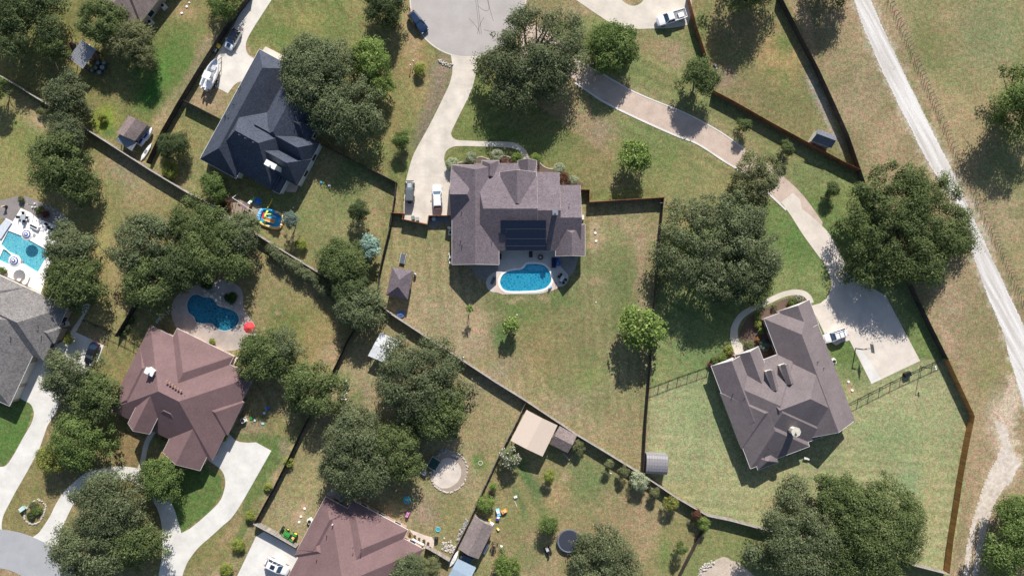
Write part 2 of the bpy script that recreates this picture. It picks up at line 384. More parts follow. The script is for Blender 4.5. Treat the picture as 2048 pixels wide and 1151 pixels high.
LOTS = [  # polygon (photo px), colour a, colour b (mixed by noise), stripe angle (deg) or None
 ([(-1300, -1200), (3400, -1200), (3400, 2400), (-1300, 2400)], OLV, DRY, None),
 ([(1566, -300), (3400, -300), (3400, 2400), (1890, 1500), (1899, 1148), (1950, 833), (1897, 718), (1733, 370), (1640, 150)], DRY, lin((138, 126, 92)), None),
 ([(1779, -40), (1905, 285), (2045, 594), (2300, 900), (3000, -300)], lin((150, 134, 98)), lin((128, 128, 84)), None),
 ([(1440, 180), (1724, 340), (1733, 370), (1897, 718), (1950, 833), (1899, 1148), (1520, 1052), (1420, 1033), (1290, 945), (1318, 480), (1329, 395), (1230, 330), (1150, 150), (1060, 60), (1376, -20), (1413, 111)], lin((138, 132, 88)), lin((118, 126, 78)), 62),
 ([(1329, 480), (1720, 340), (1890, 718), (1420, 735), (1300, 775)], lin((108, 124, 70)), lin((126, 134, 84)), 60),
 ([(1300, 775), (1420, 735), (1890, 718), (1950, 833), (1899, 1148), (1520, 1056), (1416, 1032), (1290, 945)], LT, lin((156, 154, 112)), 85),
 ([(1376, -20), (1566, -20), (1640, 150), (1733, 370), (1628, 290), (1432, 184), (1413, 111)], lin((140, 126, 88)), lin((120, 118, 76)), None),
 ([(806, 130), (960, 110), (1060, 200), (1329, 395), (1180, 404), (1160, 380), (900, 335), (905, 431), (800, 425)], lin((122, 122, 74)), lin((108, 118, 66)), 118),
 ([(783, 428), (904, 431), (1160, 404), (1329, 398), (1312, 600), (1290, 945), (1240, 930), (1053, 802), (783, 628), (757, 575)], lin((142, 132, 92)), lin((152, 136, 104)), 3),
 ([(1000, 600), (1160, 500), (1316, 480), (1304, 752), (1290, 900), (1100, 780)], lin((118, 122, 78)), lin((138, 130, 92)), 3),
 ([(496, -20), (820, -20), (858, 73), (905, 110), (888, 191), (820, 330), (810, 430), (791, 365), (642, 288), (482, 164), (508, 117), (494, 81)], lin((116, 122, 70)), lin((140, 130, 84)), 25),
 ([(440, 235), (642, 288), (791, 365), (757, 575), (640, 545), (400, 400), (285, 330), (355, 210)], lin((136, 130, 86)), lin((120, 122, 76)), 35),
 ([(0, -20), (496, -20), (412, 111), (292, 325), (222, 290), (-20, 150)], lin((134, 126, 80)), lin((118, 116, 70)), None),
 ([(-20, 150), (222, 290), (400, 402), (350, 560), (271, 601), (229, 672), (-20, 560)], lin((134, 128, 80)), lin((148, 132, 92)), None),
 ([(271, 601), (400, 402), (637, 545), (760, 600), (671, 729), (598, 872), (509, 1044), (380, 1200), (-20, 1200), (-20, 800), (229, 672)], lin((128, 122, 76)), lin((140, 126, 88)), 28),
 ([(757, 575), (783, 628), (1053, 802), (897, 1125), (640, 1200), (509, 1044), (598, 872), (671, 729)], lin((140, 130, 90)), lin((152, 138, 104)), None),
 ([(1053, 802), (1290, 945), (1420, 1033), (1361, 1151), (1330, 1300), (860, 1300), (897, 1125)], lin((134, 128, 84)), lin((150, 132, 98)), None),
 ([(1420, 1033), (1520, 1052), (1899, 1148), (1890, 1500), (1330, 1300), (1361, 1151)], lin((132, 132, 84)), lin((118, 126, 76)), None),
 ([(-40, 790), (66, 790), (66, 822), (50, 870), (12, 930), (-40, 935)], GRN, lin((88, 118, 56)), 60),
 ([(324, 1111), (323, 1033), (300, 990), (340, 960), (400, 925), (440, 950), (444, 985), (420, 1022), (362, 1066)], GRN, lin((96, 118, 60)), 60),
 ([(430, 860), (560, 870), (600, 880), (470, 1100), (512, 885)], GRN, lin((106, 118, 66)), 60),
]
col = np.zeros(GX.shape+(3,))
wob = (fbm(GX/3.1, GY/3.1, 3)-.5)*22; wob2 = (fbm(GX/3.3, GY/3.3, 33)-.5)*22
n1 = np.clip((fbm(GX/7.5, GY/7.5, 11, 5)-.5)*3.4+.5, 0, 1); n2 = fbm(GX/2.1, GY/2.1, 21, 4); n3 = np.clip((fbm(GX/14, GY/14, 41, 5)-.5)*4+.5, 0, 1)
for poly, a, b, ang in LOTS:
    k = inpoly(PXg+wob*.15, PYg+wob2*.15, poly)
    c = a+(b-a)*n1[..., None]
    if ang is not None:
        u = GX*math.cos(R(ang))+GY*math.sin(R(ang)); st = np.sin(u*2*math.pi/2.3+wob*.05)*.105*(.3+n3)
        c = c*(1+st[..., None]*np.array([1.0, .9, 1.1]))
    col[k] = c[k]
BL = [  # cx, cy, rx, ry, angle, colour, strength
 (330, 130, 55, 62, 30, lin((84, 124, 52)), .95), (300, 190, 30, 40, 20, lin((60, 110, 44)), .9), (356, 90, 40, 60, 30, lin((96, 116, 60)), .8), (210, 240, 24, 26, 30, lin((130, 150, 34)), .95), (220, 262, 14, 14, 0, LUSH, .7),
 (60, 60, 120, 80, 0, lin((120, 118, 66)), .7), (320, 245, 50, 18, -55, TAN, .8), (372, 20, 26, 18, 0, lin((170, 140, 104)), .7), (395, 125, 10, 90, 32, DIRT, .7), (150, 120, 50, 50, 0, lin((150, 134, 84)), .6),
 (40, 300, 70, 80, 0, lin((140, 138, 80)), .9), (55, 265, 40, 40, 0, lin((112, 124, 66)), .7), (75, 240, 30, 20, 30, TAN, .8), (250, 350, 40, 50, -30, lin((150, 134, 110)), .8), (225, 400, 45, 50, 0, lin((116, 120, 70)), .7), (330, 330, 20, 60, -40, TAN, .5), (280, 400, 40, 25, 0, lin((152, 134, 96)), .6), (205, 500, 20, 100, 0, lin((150, 138, 86)), .8), (60, 395, 60, 10, 10, lin((150, 130, 84)), .8), (340, 290, 40, 60, 40, lin((150, 134, 84)), .8), (395, 240, 40, 18, 28, lin((126, 130, 78)), .8),
 (620, 50, 60, 30, 0, lin((142, 134, 80)), .9), (690, 60, 70, 40, 0, lin((104, 118, 66)), .6), (560, 70, 40, 30, 0, lin((98, 118, 60)), .8), (780, 100, 30, 70, 0, OLV, .8), (830, 110, 30, 80, -10, lin((156, 132, 90)), .9), (880, 150, 22, 60, 15, lin((140, 122, 104)), .9), (870, 200, 18, 60, 25, lin((134, 118, 104)), .9), (845, 255, 10, 50, 30, lin((124, 110, 98)), .8), (820, 60, 14, 60, -10, TAN, .8), (790, 260, 20, 60, 0, lin((146, 126, 84)), .6), (722, 330, 80, 18, -32, GRN, .6),
 (640, 330, 30, 60, 60, lin((148, 130, 92)), .8), (690, 400, 50, 50, 0, lin((110, 120, 72)), .7), (745, 430, 26, 60, 10, lin((150, 134, 96)), .8), (600, 440, 50, 30, 0, lin((112, 122, 72)), .6), (680, 470, 50, 40, 0, lin((140, 132, 92)), .5), (470, 420, 26, 12, 30, lin((156, 130, 100)), .9), (560, 470, 40, 18, 20, lin((150, 132, 96)), .7),
 (595, 630, 55, 60, 0, lin((104, 120, 60)), .7), (556, 625, 16, 14, 0, LUSH, .6), (557, 626, 5, 4, 0, TAN, 1), (640, 680, 40, 70, 0, lin((150, 130, 86)), .8), (625, 580, 70, 20, -30, lin((150, 130, 92)), .8), (660, 710, 20, 30, 30, TAN, .8), (480, 850, 60, 20, 10, DIRT, .5),
 (715, 790, 16, 24, 30, GRN, .8), (730, 780, 14, 20, 0, DIRT, .7), (760, 660, 40, 30, 0, lin((130, 120, 84)), .6),
 (820, 600, 40, 90, 0, lin((158, 140, 106)), .8), (880, 640, 60, 60, -30, lin((156, 140, 112)), .8), (930, 700, 80, 30, -34, lin((154, 136, 112)), .8), (1000, 740, 100, 20, -34, lin((150, 134, 112)), .8), (960, 650, 30, 40, -40, TAN, .7), (1110, 830, 110, 22, -32, lin((148, 132, 106)), .8), (1240, 870, 60, 70, 0, lin((154, 136, 100)), .8), (840, 500, 50, 50, 0, lin((146, 136, 92)), .6), (870, 475, 40, 16, 0, lin((116, 124, 74)), .6),
 (1010, 672, 40, 26, 45, LUSH, .8), (1040, 625, 70, 24, 20, GRN, .8), (985, 600, 30, 22, 30, GRN, .7), (1120, 600, 60, 16, 10, lin((88, 116, 60)), .7), (1032, 598, 22, 6, 0, TAN, .9), (1086, 598, 12, 8, 20, TAN, .9), (1192, 566, 16, 8, 0, TAN, .7), (1190, 476, 14, 36, 0, lin((176, 148, 122)), .9),
 (1080, 700, 60, 60, 0, lin((144, 126, 84)), .8), (1150, 660, 60, 60, 0, lin((124, 118, 78)), .8), (1180, 760, 40, 30, -30, lin((128, 136, 80)), .8), (1240, 480, 40, 60, 0, lin((124, 128, 80)), .6), (1250, 560, 40, 60, 0, lin((96, 112, 64)), .8), (1280, 520, 14, 80, 0, lin((160, 136, 110)), .9), (1298, 640, 12, 50, 0, lin((158, 138, 114)), .8), (1250, 450, 30, 12, 30, TAN, .6), (1140, 720, 30, 60, 0, OLV, .5),
 (1190, 300, 50, 60, 0, lin((138, 122, 84)), .8), (1200, 260, 30, 30, 0, DIRT, .8), (1320, 330, 80, 40, -30, lin((112, 122, 70)), .7), (1240, 360, 60, 20, 0, lin((146, 128, 92)), .6), (1000, 270, 60, 14, 5, lin((84, 108, 54)), .7), (940, 220, 30, 60, 20, lin((122, 128, 72)), .7), (1100, 290, 60, 18, 0, GRN, .6),
 (1310, 95, 60, 24, 10, lin((152, 130, 96)), .8), (1350, 110, 26, 26, 0, lin((154, 132, 110)), .7), (1290, 150, 40, 20, 20, GRN, .3), (1560, 110, 50, 50, 10, lin((164, 138, 92)), .9), (1570, 85, 14, 22, 0, lin((100, 120, 64)), .9), (1540, 140, 26, 8, 10, GRN, .7), (1570, 150, 8, 24, 0, GRN, .6), (1400, 60, 18, 50, 10, lin((94, 118, 60)), .8), (1450, 160, 26, 26, 30, DIRT, .9), (1500, 200, 60, 30, 30, lin((130, 118, 84)), .8), (1590, 245, 30, 30, 0, lin((124, 116, 78)), .7), (1630, 180, 10, 50, -20, lin((176, 164, 156)), .8), (1660, 240, 8, 60, -22, lin((170, 158, 148)), .8),
 (1700, 400, 40, 30, 0, lin((132, 138, 84)), .7), (1600, 480, 40, 60, -20, lin((92, 120, 62)), .8), (1400, 690, 60, 60, 0, lin((110, 128, 82)), .8), (1340, 740, 40, 30, 0, lin((134, 138, 90)), .7), (1700, 730, 40, 60, -20, lin((94, 118, 60)), .8), (1702, 775, 10, 16, -20, TAN, .7), (1740, 160, 40, 120, 30, lin((148, 132, 106)), .5),
 (1900, 240, 70, 60, 30, lin((166, 144, 110)), .8), (1870, 90, 60, 40, 0, lin((118, 118, 74)), .7), (1980, 80, 60, 80, 0, lin((132, 134, 96)), .8), (1960, 60, 40, 60, 0, lin((112, 124, 84)), .5), (1990, 430, 60, 60, 30, lin((160, 140, 112)), .8), (1860, 260, 8, 280, -25, lin((112, 118, 66)), .8), (1755, 120, 10, 60, -25, lin((112, 116, 68)), .6), (1900, 600, 30, 60, -20, lin((164, 140, 116)), .8), (1975, 750, 30, 60, 0, lin((132, 130, 80)), .7), (1900, 680, 14, 60, -25, lin((170, 142, 118)), .7), (1995, 830, 26, 60, 0, lin((176, 156, 136)), .8), (1940, 900, 20, 60, 0, DRY, .8), (2020, 700, 10, 80, -8, lin((150, 140, 90)), .8),
 (1400, 830, 60, 60, 0, lin((134, 148, 100)), .7), (1500, 960, 90, 60, 0, lin((160, 154, 110)), .6), (1780, 870, 80, 50, 0, lin((134, 148, 100)), .8), (1850, 1000, 40, 90, 5, lin((166, 156, 110)), .8), (1820, 960, 30, 40, 0, lin((124, 146, 104)), .7), (1700, 880, 30, 16, 0, lin((152, 140, 106)), .7), (1380, 980, 60, 20, -30, lin((156, 150, 104)), .7), (1560, 1010, 60, 14, 0, lin((156, 140, 104)), .6),
 (1060, 960, 14, 60, -30, lin((66, 110, 58)), .9), (1040, 1000, 8, 40, -20, lin((74, 112, 62)), .8), (1090, 1035, 10, 26, 0, GRN, .7), (1030, 935, 20, 14, 0, GRN, .7), (1180, 960, 50, 60, 0, lin((104, 122, 74)), .8), (1240, 1010, 60, 30, -30, lin((138, 126, 88)), .6), (1115, 990, 24, 24, 0, lin((172, 140, 104)), .7), (1130, 950, 14, 14, 0, TAN, .6), (1280, 1060, 50, 60, 10, lin((158, 134, 104)), .8), (1330, 1110, 14, 40, 0, lin((104, 124, 66)), .8), (1020, 1060, 30, 30, 0, lin((124, 122, 74)), .5), (1050, 1110, 40, 30, 0, GRN, .5), (1000, 960, 40, 40, 0, lin((150, 130, 92)), .6),
 (961, 925, 17, 22, -20, lin((72, 118, 44)), .95), (940, 850, 60, 60, 0, lin((148, 132, 94)), .7), (900, 1020, 50, 30, 0, lin((128, 126, 76)), .7), (850, 1030, 30, 30, 0, DIRT, .8), (620, 960, 50, 60, 30, lin((152, 140, 98)), .8), (600, 1025, 10, 30, 25, TAN, .9), (560, 940, 10, 90, 32, TAN, .7), (470, 1060, 10, 60, 40, lin((160, 132, 100)), .6), (570, 890, 10, 20, 0, DIRT, .8),
 (260, 900, 26, 60, 0, lin((136, 112, 78)), .9), (70, 1000, 40, 60, 30, lin((142, 126, 84)), .8), (90, 960, 14, 50, 30, lin((122, 122, 70)), .7), (240, 760, 20, 40, 20, lin((142, 126, 82)), .7), (200, 620, 30, 40, 0, lin((146, 134, 84)), .7), (20, 1140, 40, 14, 0, TAN, .9), (1440, 1120, 60, 20, 0, lin((130, 130, 84)), .5), (1480, 1070, 30, 14, 0, lin((126, 130, 80)), .5)]
for cx, cy, rx, ry, ang, c, s_ in BL:
    a = R(ang); dx = PXg-cx+wob; dy = PYg-cy+wob2
    u = dx*math.cos(a)+dy*math.sin(a); v = -dx*math.sin(a)+dy*math.cos(a)
    k = (np.exp(-((u/rx)**2+(v/ry)**2)**1.3)*s_*(.55+.75*n2))[..., None]; k = np.clip(k, 0, 1)
    col = col*(1-k)+c*k
def pdist(X, Y, pl):
    d = np.full(X.shape, 1e9)
    for (x1, y1), (x2, y2) in zip(pl[:-1], pl[1:]):
        L2 = (x2-x1)**2+(y2-y1)**2; t_ = np.clip(((X-x1)*(x2-x1)+(Y-y1)*(y2-y1))/L2, 0, 1)
        d = np.minimum(d, np.hypot(X-x1-t_*(x2-x1), Y-y1-t_*(y2-y1)))
    return d
def wear(pl, w0, w1, c, s_):
    global col
    d = pdist(PXg, PYg, pl)+(fbm(GX*1.1, GY*1.1, 61, 4)-.5)*w1*2.2
    k = (np.clip((w0+w1-d)/w1, 0, 1)*s_)[..., None]; col = col*(1-k)+c*k
RC = [(1712, -40), (1724, 0), (1749, 62), (1779, 133), (1811, 197), (1857, 290), (1890, 350), (1928, 415), (1955, 480), (1970, 530), (1995, 590), (2015, 632), (2040, 716), (2065, 800)]
wear(RC, 15, 13, lin((186, 172, 156)), .75)
TC = [(2040, 760), (2018, 815), (2006, 860), (2020, 915), (2000, 962), (1968, 1035), (1948, 1100), (1938, 1170)]
wear(TC, 9, 20, lin((186, 160, 138)), .8); wear(TC[:4], 12, 14, lin((205, 186, 168)), .5)
wear([(1176, 140), (1250, 180), (1400, 250), (1489, 303), (1570, 372)], 18, 6, lin((150, 134, 104)), .4)
GK = .93                                      # surface colour from how bright sunlit grass looks
lum = col.mean(-1, keepdims=True); col = lum+(col-lum)*.88; col = np.clip(col*GK*(.84+.32*n2[..., None]), 0, 1)
nx, ny = len(xs), len(ys)
hole = np.zeros(GX.shape, bool)
for pl in POOLS: hole |= inpoly(PXg, PYg, pl)
hf = hole[:-1, :-1] | hole[1:, :-1] | hole[:-1, 1:] | hole[1:, 1:]
ii, jj = np.where(~hf); a = ii*nx+jj
quads = np.stack([a, a+1, a+nx+1, a+nx], 1)
def npmesh(name, co, quads, cols=None):
    me = bpy.data.meshes.new(name); n = len(quads)
    me.vertices.add(len(co)); me.vertices.foreach_set('co', co.astype(np.float32).ravel())
    me.loops.add(n*4); me.loops.foreach_set('vertex_index', quads.astype(np.int32).ravel())
    me.polygons.add(n); me.polygons.foreach_set('loop_start', np.arange(0, n*4, 4, dtype=np.int32))
    try: me.polygons.foreach_set('loop_total', np.full(n, 4, dtype=np.int32))
    except Exception: pass
    if cols is not None:
        at = me.color_attributes.new('Col', 'FLOAT_COLOR', 'POINT')
        at.data.foreach_set('color', np.concatenate([cols, np.ones((len(cols), 1))], 1).astype(np.float32).ravel())
    me.update(calc_edges=True); return me
me = npmesh('ground', np.stack([GX.ravel(), GY.ravel(), 0*GX.ravel()], 1), quads, col.reshape(-1, 3))
t = NT('grass_ground'); at = t.n('ShaderNodeAttribute', attribute_name='Col'); c = t.coords()
f1 = t.rng(t.noise(c, 1.3, 6, .8), .38, .62, .72, 1.26)
f2 = t.rng(t.noise(c, 3.6, 3, .7), .36, .64, .72, 1.28)
streak = t.rng(t.noise(t.mapping(c, R(35), (1, .22, 1)), 5, 3), .3, .7, .90, 1.10)
k = t.mul(t.mul(f1, f2), streak)
base = t.mix(1.0, at.outputs[0], gray3(t, k), 'MULTIPLY')
tuft = t.rng(t.noise(c, 2.1, 5, .75), .55, .66, 0, .62)
base = t.mix(tuft, base, t.mix(1.0, base, (.62, .80, .55), 'MULTIPLY'))
straw = t.rng(t.noise(t.mapping(c, R(-20), (1, .5, 1)), 2.6, 5, .75), .58, .70, 0, .5)
base = t.mix(straw, base, t.mix(1.0, base, (1.5, 1.32, 1.3), 'MULTIPLY'))
hue = t.rng(t.noise(c, .75, 5, .7), .42, .58, 0, 1)
base = t.mix(1.0, base, t.mix(hue, (.89, 1.02, .90), (1.09, .995, 1.0)), 'MULTIPLY')
t.l(base, t.b.inputs['Base Color']); t.b.inputs['Roughness'].default_value = .95; t.b.inputs['Specular IOR Level'].default_value = .12
t.bump(t.noise(c, 6, 4, .7), .55, .10)
me.materials.append(t.m)
g = link(bpy.data.objects.new('ground', me)); struct(g)
# ---------------------------------------------------------------- flat surfaces
def sheet(name, pts, m, z=.03, holes=(), st=True):
    o = MB().prism(W(pts), z-.03-.002, z, [W(h) for h in holes]).build(name, m)
    if st: struct(o)
    return o
# cul-de-sac and its kerb
circ = [(936+114*math.cos(a_)*1.0, 0+113*math.sin(a_)) for a_ in np.linspace(0, 2*math.pi, 72, endpoint=False)]
neck = [(870, -300), (1002, -300), (1002, -100), (870, -100)]
sheet('road', circ, M['asph'], .05)
sheet('road_stem', [(880, -400), (992, -400), (992, -109), (880, -109)], M['asph'], .05)
sheet('kerb', [(936+117*math.cos(a_), 116*math.sin(a_)) for a_ in np.linspace(0, 2*math.pi, 72, endpoint=False)], M['conc'], .042)
sheet('street', cr([(-60, 1044), (0, 1057), (40, 1064), (82, 1080), (115, 1102), (150, 1140), (170, 1180)], 5, False)+[(60, 1180)]+cr([(60, 1163), (45, 1151), (22, 1140), (0, 1135), (-60, 1125)], 4, False), M['asph2'], .045)
# skid marks on the cul-de-sac are worn-in tyre rubber
tm = mat('tyre_mark', (.16, .15, .15), .8)
sk = MB()
for pts in ([(938, 38), (948, 48), (958, 62), (960, 70)], [(951, 0), (955, 30), (958, 60)], [(976, 0), (980, 20), (987, 43)], [(955, 0), (957, 18), (962, 60), (963, 68)], [(955, 12), (970, 22), (978, 18), (975, 0)], [(968, 35), (960, 50), (955, 68)], [(968, 60), (980, 63), (986, 62)]):
    sk.prism(W(ribbon(pts, .9, 5)), .051, .054)
struct(sk.build('tyre_marks', tm))
# main driveway and its front walk
D2 = cr([(901, 108), (904, 125), (904.6, 145), (899, 168), (888, 192), (872, 225), (855, 258), (837, 290), (826, 312), (818, 338), (812, 363), (808, 400), (807.5, 438)], 4, False)[:-1]+[(807.5, 438), (854, 447), (856, 432), (906, 431), (906, 345)]+cr([(900, 342), (892, 333), (888.5, 320), (890, 308), (896, 299), (909, 293), (930, 292)], 4, False)+[(960, 293), (960, 282.5)]+cr([(922, 281), (911, 279), (904, 273), (903, 264), (911, 246), (926, 216), (941, 186), (950, 155), (955, 128), (961, 113)], 4, False)
sheet('driveway', D2, M['conc_s'], .03)
WALK1 = [(960, 282.5)]+cr([(990, 283), (1015, 284), (1032, 286.5), (1047, 296), (1056, 308), (1059, 322)], 4, False)+[(1046, 324)]+cr([(1046, 316), (1040, 304), (1027, 297), (1005, 294.5), (985, 293.5)], 4, False)+[(960, 293)]
sheet('front_walk', WALK1, M['walk'], .034)
# garden beds in front of the main house, with their white edging
BED1 = cr([(914, 332), (918, 325), (928, 325), (945, 326), (955, 316), (966, 315), (975, 319), (990, 322), (1000, 316), (1012, 313), (1022, 315), (1030, 318), (1046, 323), (1046, 345), (905, 345)], 3)
sheet('front_bed', BED1, M['mulch'], .02)
BED2 = cr([(1066, 322), (1080, 322), (1086, 331), (1098, 337), (1110, 337), (1122, 341), (1136, 356), (1156, 362), (1165, 372), (1100, 380), (1070, 350)], 3)
sheet('side_bed', BED2, M['mulch'], .022)
for nm, pts in (('edge', [(912, 326), (921, 324.5), (940, 322), (955, 315), (962, 313.5), (974, 317), (988, 321), (1000, 315), (1010, 312), (1022, 315)]), ('edge', [(1078, 323), (1084, 330), (1094, 336), (1106, 338), (1116, 337)])):
    sheet('garden_edging', ribbon(pts, 1.8, 5), M['stone'], .09)
# pool terrace of the main house
DECK1 = cr([(1000, 500), (1112, 500), (1112, 512), (1116, 525), (1124, 536), (1135, 548), (1136, 560), (1128, 571), (1117, 573), (1111, 577), (1100, 581), (1080, 586.5), (1050, 587.5), (1016, 587.5), (1003, 584), (988, 584), (977, 579), (972, 566), (976, 554), (985, 546), (997, 538)], 4)
C1 = [(1051+(x-1051)*1.09, 556+(y-556)*1.16) for x, y in POOL1]
sheet('pool_terrace', DECK1, M['pooldeck'], .03, [POOL1])
def coping(pl, grow, z, m, name='pool_coping'):
    n = len(pl); out = []
    ar = sum(pl[i][0]*pl[(i+1) % n][1]-pl[(i+1) % n][0]*pl[i][1] for i in range(n)); sg = 1 if ar > 0 else -1
    for i in range(n):
        a_, b_ = pl[i-1], pl[(i+1) % n]; dx, dy = b_[0]-a_[0], b_[1]-a_[1]; l_ = math.hypot(dx, dy) or 1
        out.append((pl[i][0]+dy/l_*grow*sg, pl[i][1]-dx/l_*grow*sg))
    return sheet(name, out, m, z, [pl])
coping(POOL1, 4.2, .075, M['coping'])
sheet('flagstone_terrace', [(990, 551), (1000, 551), (998, 565), (1003, 575), (1012, 582), (1020, 588), (1004, 588), (988, 582), (988, 577)], M['flag'], .045)
sheet('flagstone_patch', [(1101, 550), (1106, 553), (1113, 563), (1116, 576), (1104, 581), (1090, 583), (1098, 574), (1103, 562)], M['flag'], .045)
sheet('river_rock_bed', cr([(940, 527), (1000, 527), (997, 540), (985, 548), (976, 558), (965, 558), (952, 549), (944, 538)], 4), M['rockbed'], .018)
sheet('river_rock_bed', cr([(1112, 508), (1154, 508), (1153, 526), (1148, 542), (1138, 553), (1134, 546), (1122, 534), (1114, 522)], 4), M['rockbed'], .018)
sheet('river_rock_bed', cr([(858, 434), (904, 434), (904, 449), (890, 446), (878, 449), (870, 455), (858, 454)], 3), M['rockbed'], .018)
def pool(pl, depth, wm, pm, label, zw=-.12, shelves=()):
    px_ = sum(p[0] for p in pl)/len(pl); py_ = sum(p[1] for p in pl)/len(pl)
    t_ = thing('swimming_pool', label, 'pool', P(px_, py_))
    b = MB(); w_ = W(pl); n = len(w_); b.prism(w_, -depth-.3, -depth)
    ar = sum(w_[i][0]*w_[(i+1) % n][1]-w_[(i+1) % n][0]*w_[i][1] for i in range(n))
    for i in range(n):
        a_, c_ = w_[i], w_[(i+1) % n]; b.add([(a_[0], a_[1], -depth), (c_[0], c_[1], -depth), (c_[0], c_[1], .04), (a_[0], a_[1], .04)], [(0, 1, 2, 3)])
    b.build('basin', pm, t_, world=True)
    for sp, sz_, nm in shelves: MB().prism(W(sp), -depth+.01, sz_).build(nm, M['plaster'] if pm is M['plaster'] else mat('pale_shelf', (.40, .46, .52), .8), t_, world=True)
    q = MB().prism([(x, y) for x, y in w_], zw-.004, zw); q.f = q.f[:len(q.f)-n]   # water surface only
    q.build('water', wm, t_, world=True)
    return t_
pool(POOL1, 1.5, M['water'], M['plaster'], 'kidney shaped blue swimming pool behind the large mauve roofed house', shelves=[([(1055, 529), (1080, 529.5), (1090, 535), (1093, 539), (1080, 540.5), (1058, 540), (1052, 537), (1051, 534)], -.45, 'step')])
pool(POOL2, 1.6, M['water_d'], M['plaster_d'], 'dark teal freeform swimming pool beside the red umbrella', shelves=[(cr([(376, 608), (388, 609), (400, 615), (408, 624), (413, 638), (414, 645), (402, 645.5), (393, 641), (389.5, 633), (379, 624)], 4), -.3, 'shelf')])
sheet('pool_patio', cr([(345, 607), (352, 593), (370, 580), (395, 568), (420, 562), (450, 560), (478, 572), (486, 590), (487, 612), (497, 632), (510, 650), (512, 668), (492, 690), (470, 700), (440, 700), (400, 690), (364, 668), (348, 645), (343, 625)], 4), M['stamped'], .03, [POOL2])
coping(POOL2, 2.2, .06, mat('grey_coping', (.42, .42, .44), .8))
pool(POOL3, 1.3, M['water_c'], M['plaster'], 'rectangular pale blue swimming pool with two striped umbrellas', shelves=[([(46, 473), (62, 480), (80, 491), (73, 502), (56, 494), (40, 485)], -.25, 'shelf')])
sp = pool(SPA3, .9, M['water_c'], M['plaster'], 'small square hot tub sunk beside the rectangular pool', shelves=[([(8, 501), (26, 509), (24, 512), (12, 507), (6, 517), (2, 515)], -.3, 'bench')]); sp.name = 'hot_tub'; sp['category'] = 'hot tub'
sheet('pool_terrace', [(42, 416), (62, 425), (74, 436), (114, 451), (108, 468), (107, 480), (122, 487), (104, 515), (96, 545), (82, 585), (60, 580), (34, 561), (-20, 540), (-20, 455), (0, 462), (12, 436), (26, 443)], M['travert'], .03, [POOL3, SPA3])
coping(POOL3, 1.6, .06, mat('travertine_edge', (.88, .87, .86), .6))
sheet('rock_bed', cr([(-10, 406), (14, 398), (42, 391), (66, 398), (92, 410), (118, 423), (138, 440), (142, 458), (120, 462), (112, 450), (76, 434), (60, 424), (42, 414), (28, 444), (10, 436), (-10, 440)], 3), gravel('grey_rock_bed', (.17, .155, .15), (.34, .31, .30), 6), .018)
# driveways of the neighbours
sheet('driveway', [(499.5, -30), (543.6, -30), (543.6, 0), (511, 50)]+cr([(499, 70), (493, 84), (492, 98), (497, 110), (508, 117)], 3, False)+[(496, 145), (484, 163)]+cr([(476, 165), (468, 171), (461, 180), (456, 187)], 3, False)+[(433, 175), (424, 172), (404, 160), (428, 118), (450, 84), (470, 48), (490, 5)], concrete('pale_drive', (.66, .62, .56), 4.2, R(-30)), .03)
sheet('patio', [(531, 93), (566, 111), (600, 124), (596, 136), (556, 120), (525, 102)], M['conc'], .03)
sheet('driveway', [(1140, -8)]+cr([(1176, 17), (1200, 33), (1226, 49), (1256, 58), (1306, 57.5), (1345, 56), (1376, 50)], 4, False)+[(1384, 20), (1376, -60), (1140, -60)], M['conc'], .03, [cr([(1239, -6), (1250, 6), (1264, 12), (1278, 9), (1287, -2), (1270, -14), (1248, -14)], 4)])
sheet('sand_bed', [(1371, -6), (1380, -6), (1384, 12), (1375, 14)], M['conc_w'], .04)
gr_u = [(1150, 118), (1172, 132), (1205, 149), (1232, 165), (1258, 180), (1300, 199), (1346, 217), (1380, 232), (1409, 247), (1445, 268), (1489, 299), (1533, 326), (1565, 352), (1590, 374), (1615, 402), (1645, 444)]
gr_l = [(1640, 470), (1612, 455), (1585, 428), (1566, 410), (1551, 399), (1500, 353), (1450, 322), (1395, 287), (1351, 270), (1290, 243), (1235, 217), (1200, 199), (1176, 182), (1155, 166), (1130, 148), (1050, 130), (1042, 90), (1050, 50), (1090, 60), (1130, 92)]
sheet('granite_drive', cr(gr_u, 4, False)+cr(gr_l, 4, False), M['gravel_pink'], .03)
sheet('kerb', ribbon([(1156, 122), (1172, 131.5), (1205, 148.5), (1232, 164), (1258, 179), (1300, 198), (1346, 216), (1380, 231), (1409, 246), (1445, 267), (1489, 298)], 2.6), M['conc_w'], .07)
sheet('kerb', ribbon([(1150, 166), (1176, 183), (1200, 199.5), (1235, 218), (1290, 244), (1351, 271), (1395, 288), (1450, 323.5), (1500, 354.5), (1551, 400), (1572, 420)], 3.6), M['conc_w'], .07)
sheet('driveway', [(1585, 385.5), (1600, 399), (1604, 418), (1622, 432)]+cr([(1640, 448), (1655, 463), (1667, 482), (1681, 511), (1695, 533), (1712, 552), (1735, 569), (1771, 591)], 4, False)+[(1840, 721), (1742.5, 767), (1699, 680), (1685, 683), (1672, 690), (1655, 680), (1622, 611)]+cr([(1640, 606), (1654, 594), (1662, 575), (1662, 560), (1650, 530), (1634, 508), (1605, 468), (1582, 432), (1562.5, 404)], 4, False), M['court'], .034)
sheet('court_apron', [(1711, 697), (1723, 697), (1762, 758), (1742.5, 767)], M['conc_new'], .037)
sheet('drive_apron', [(1585, 386), (1599, 400), (1604, 419), (1640, 449), (1610, 470), (1600, 458), (1563, 404)], M['conc'], .038)
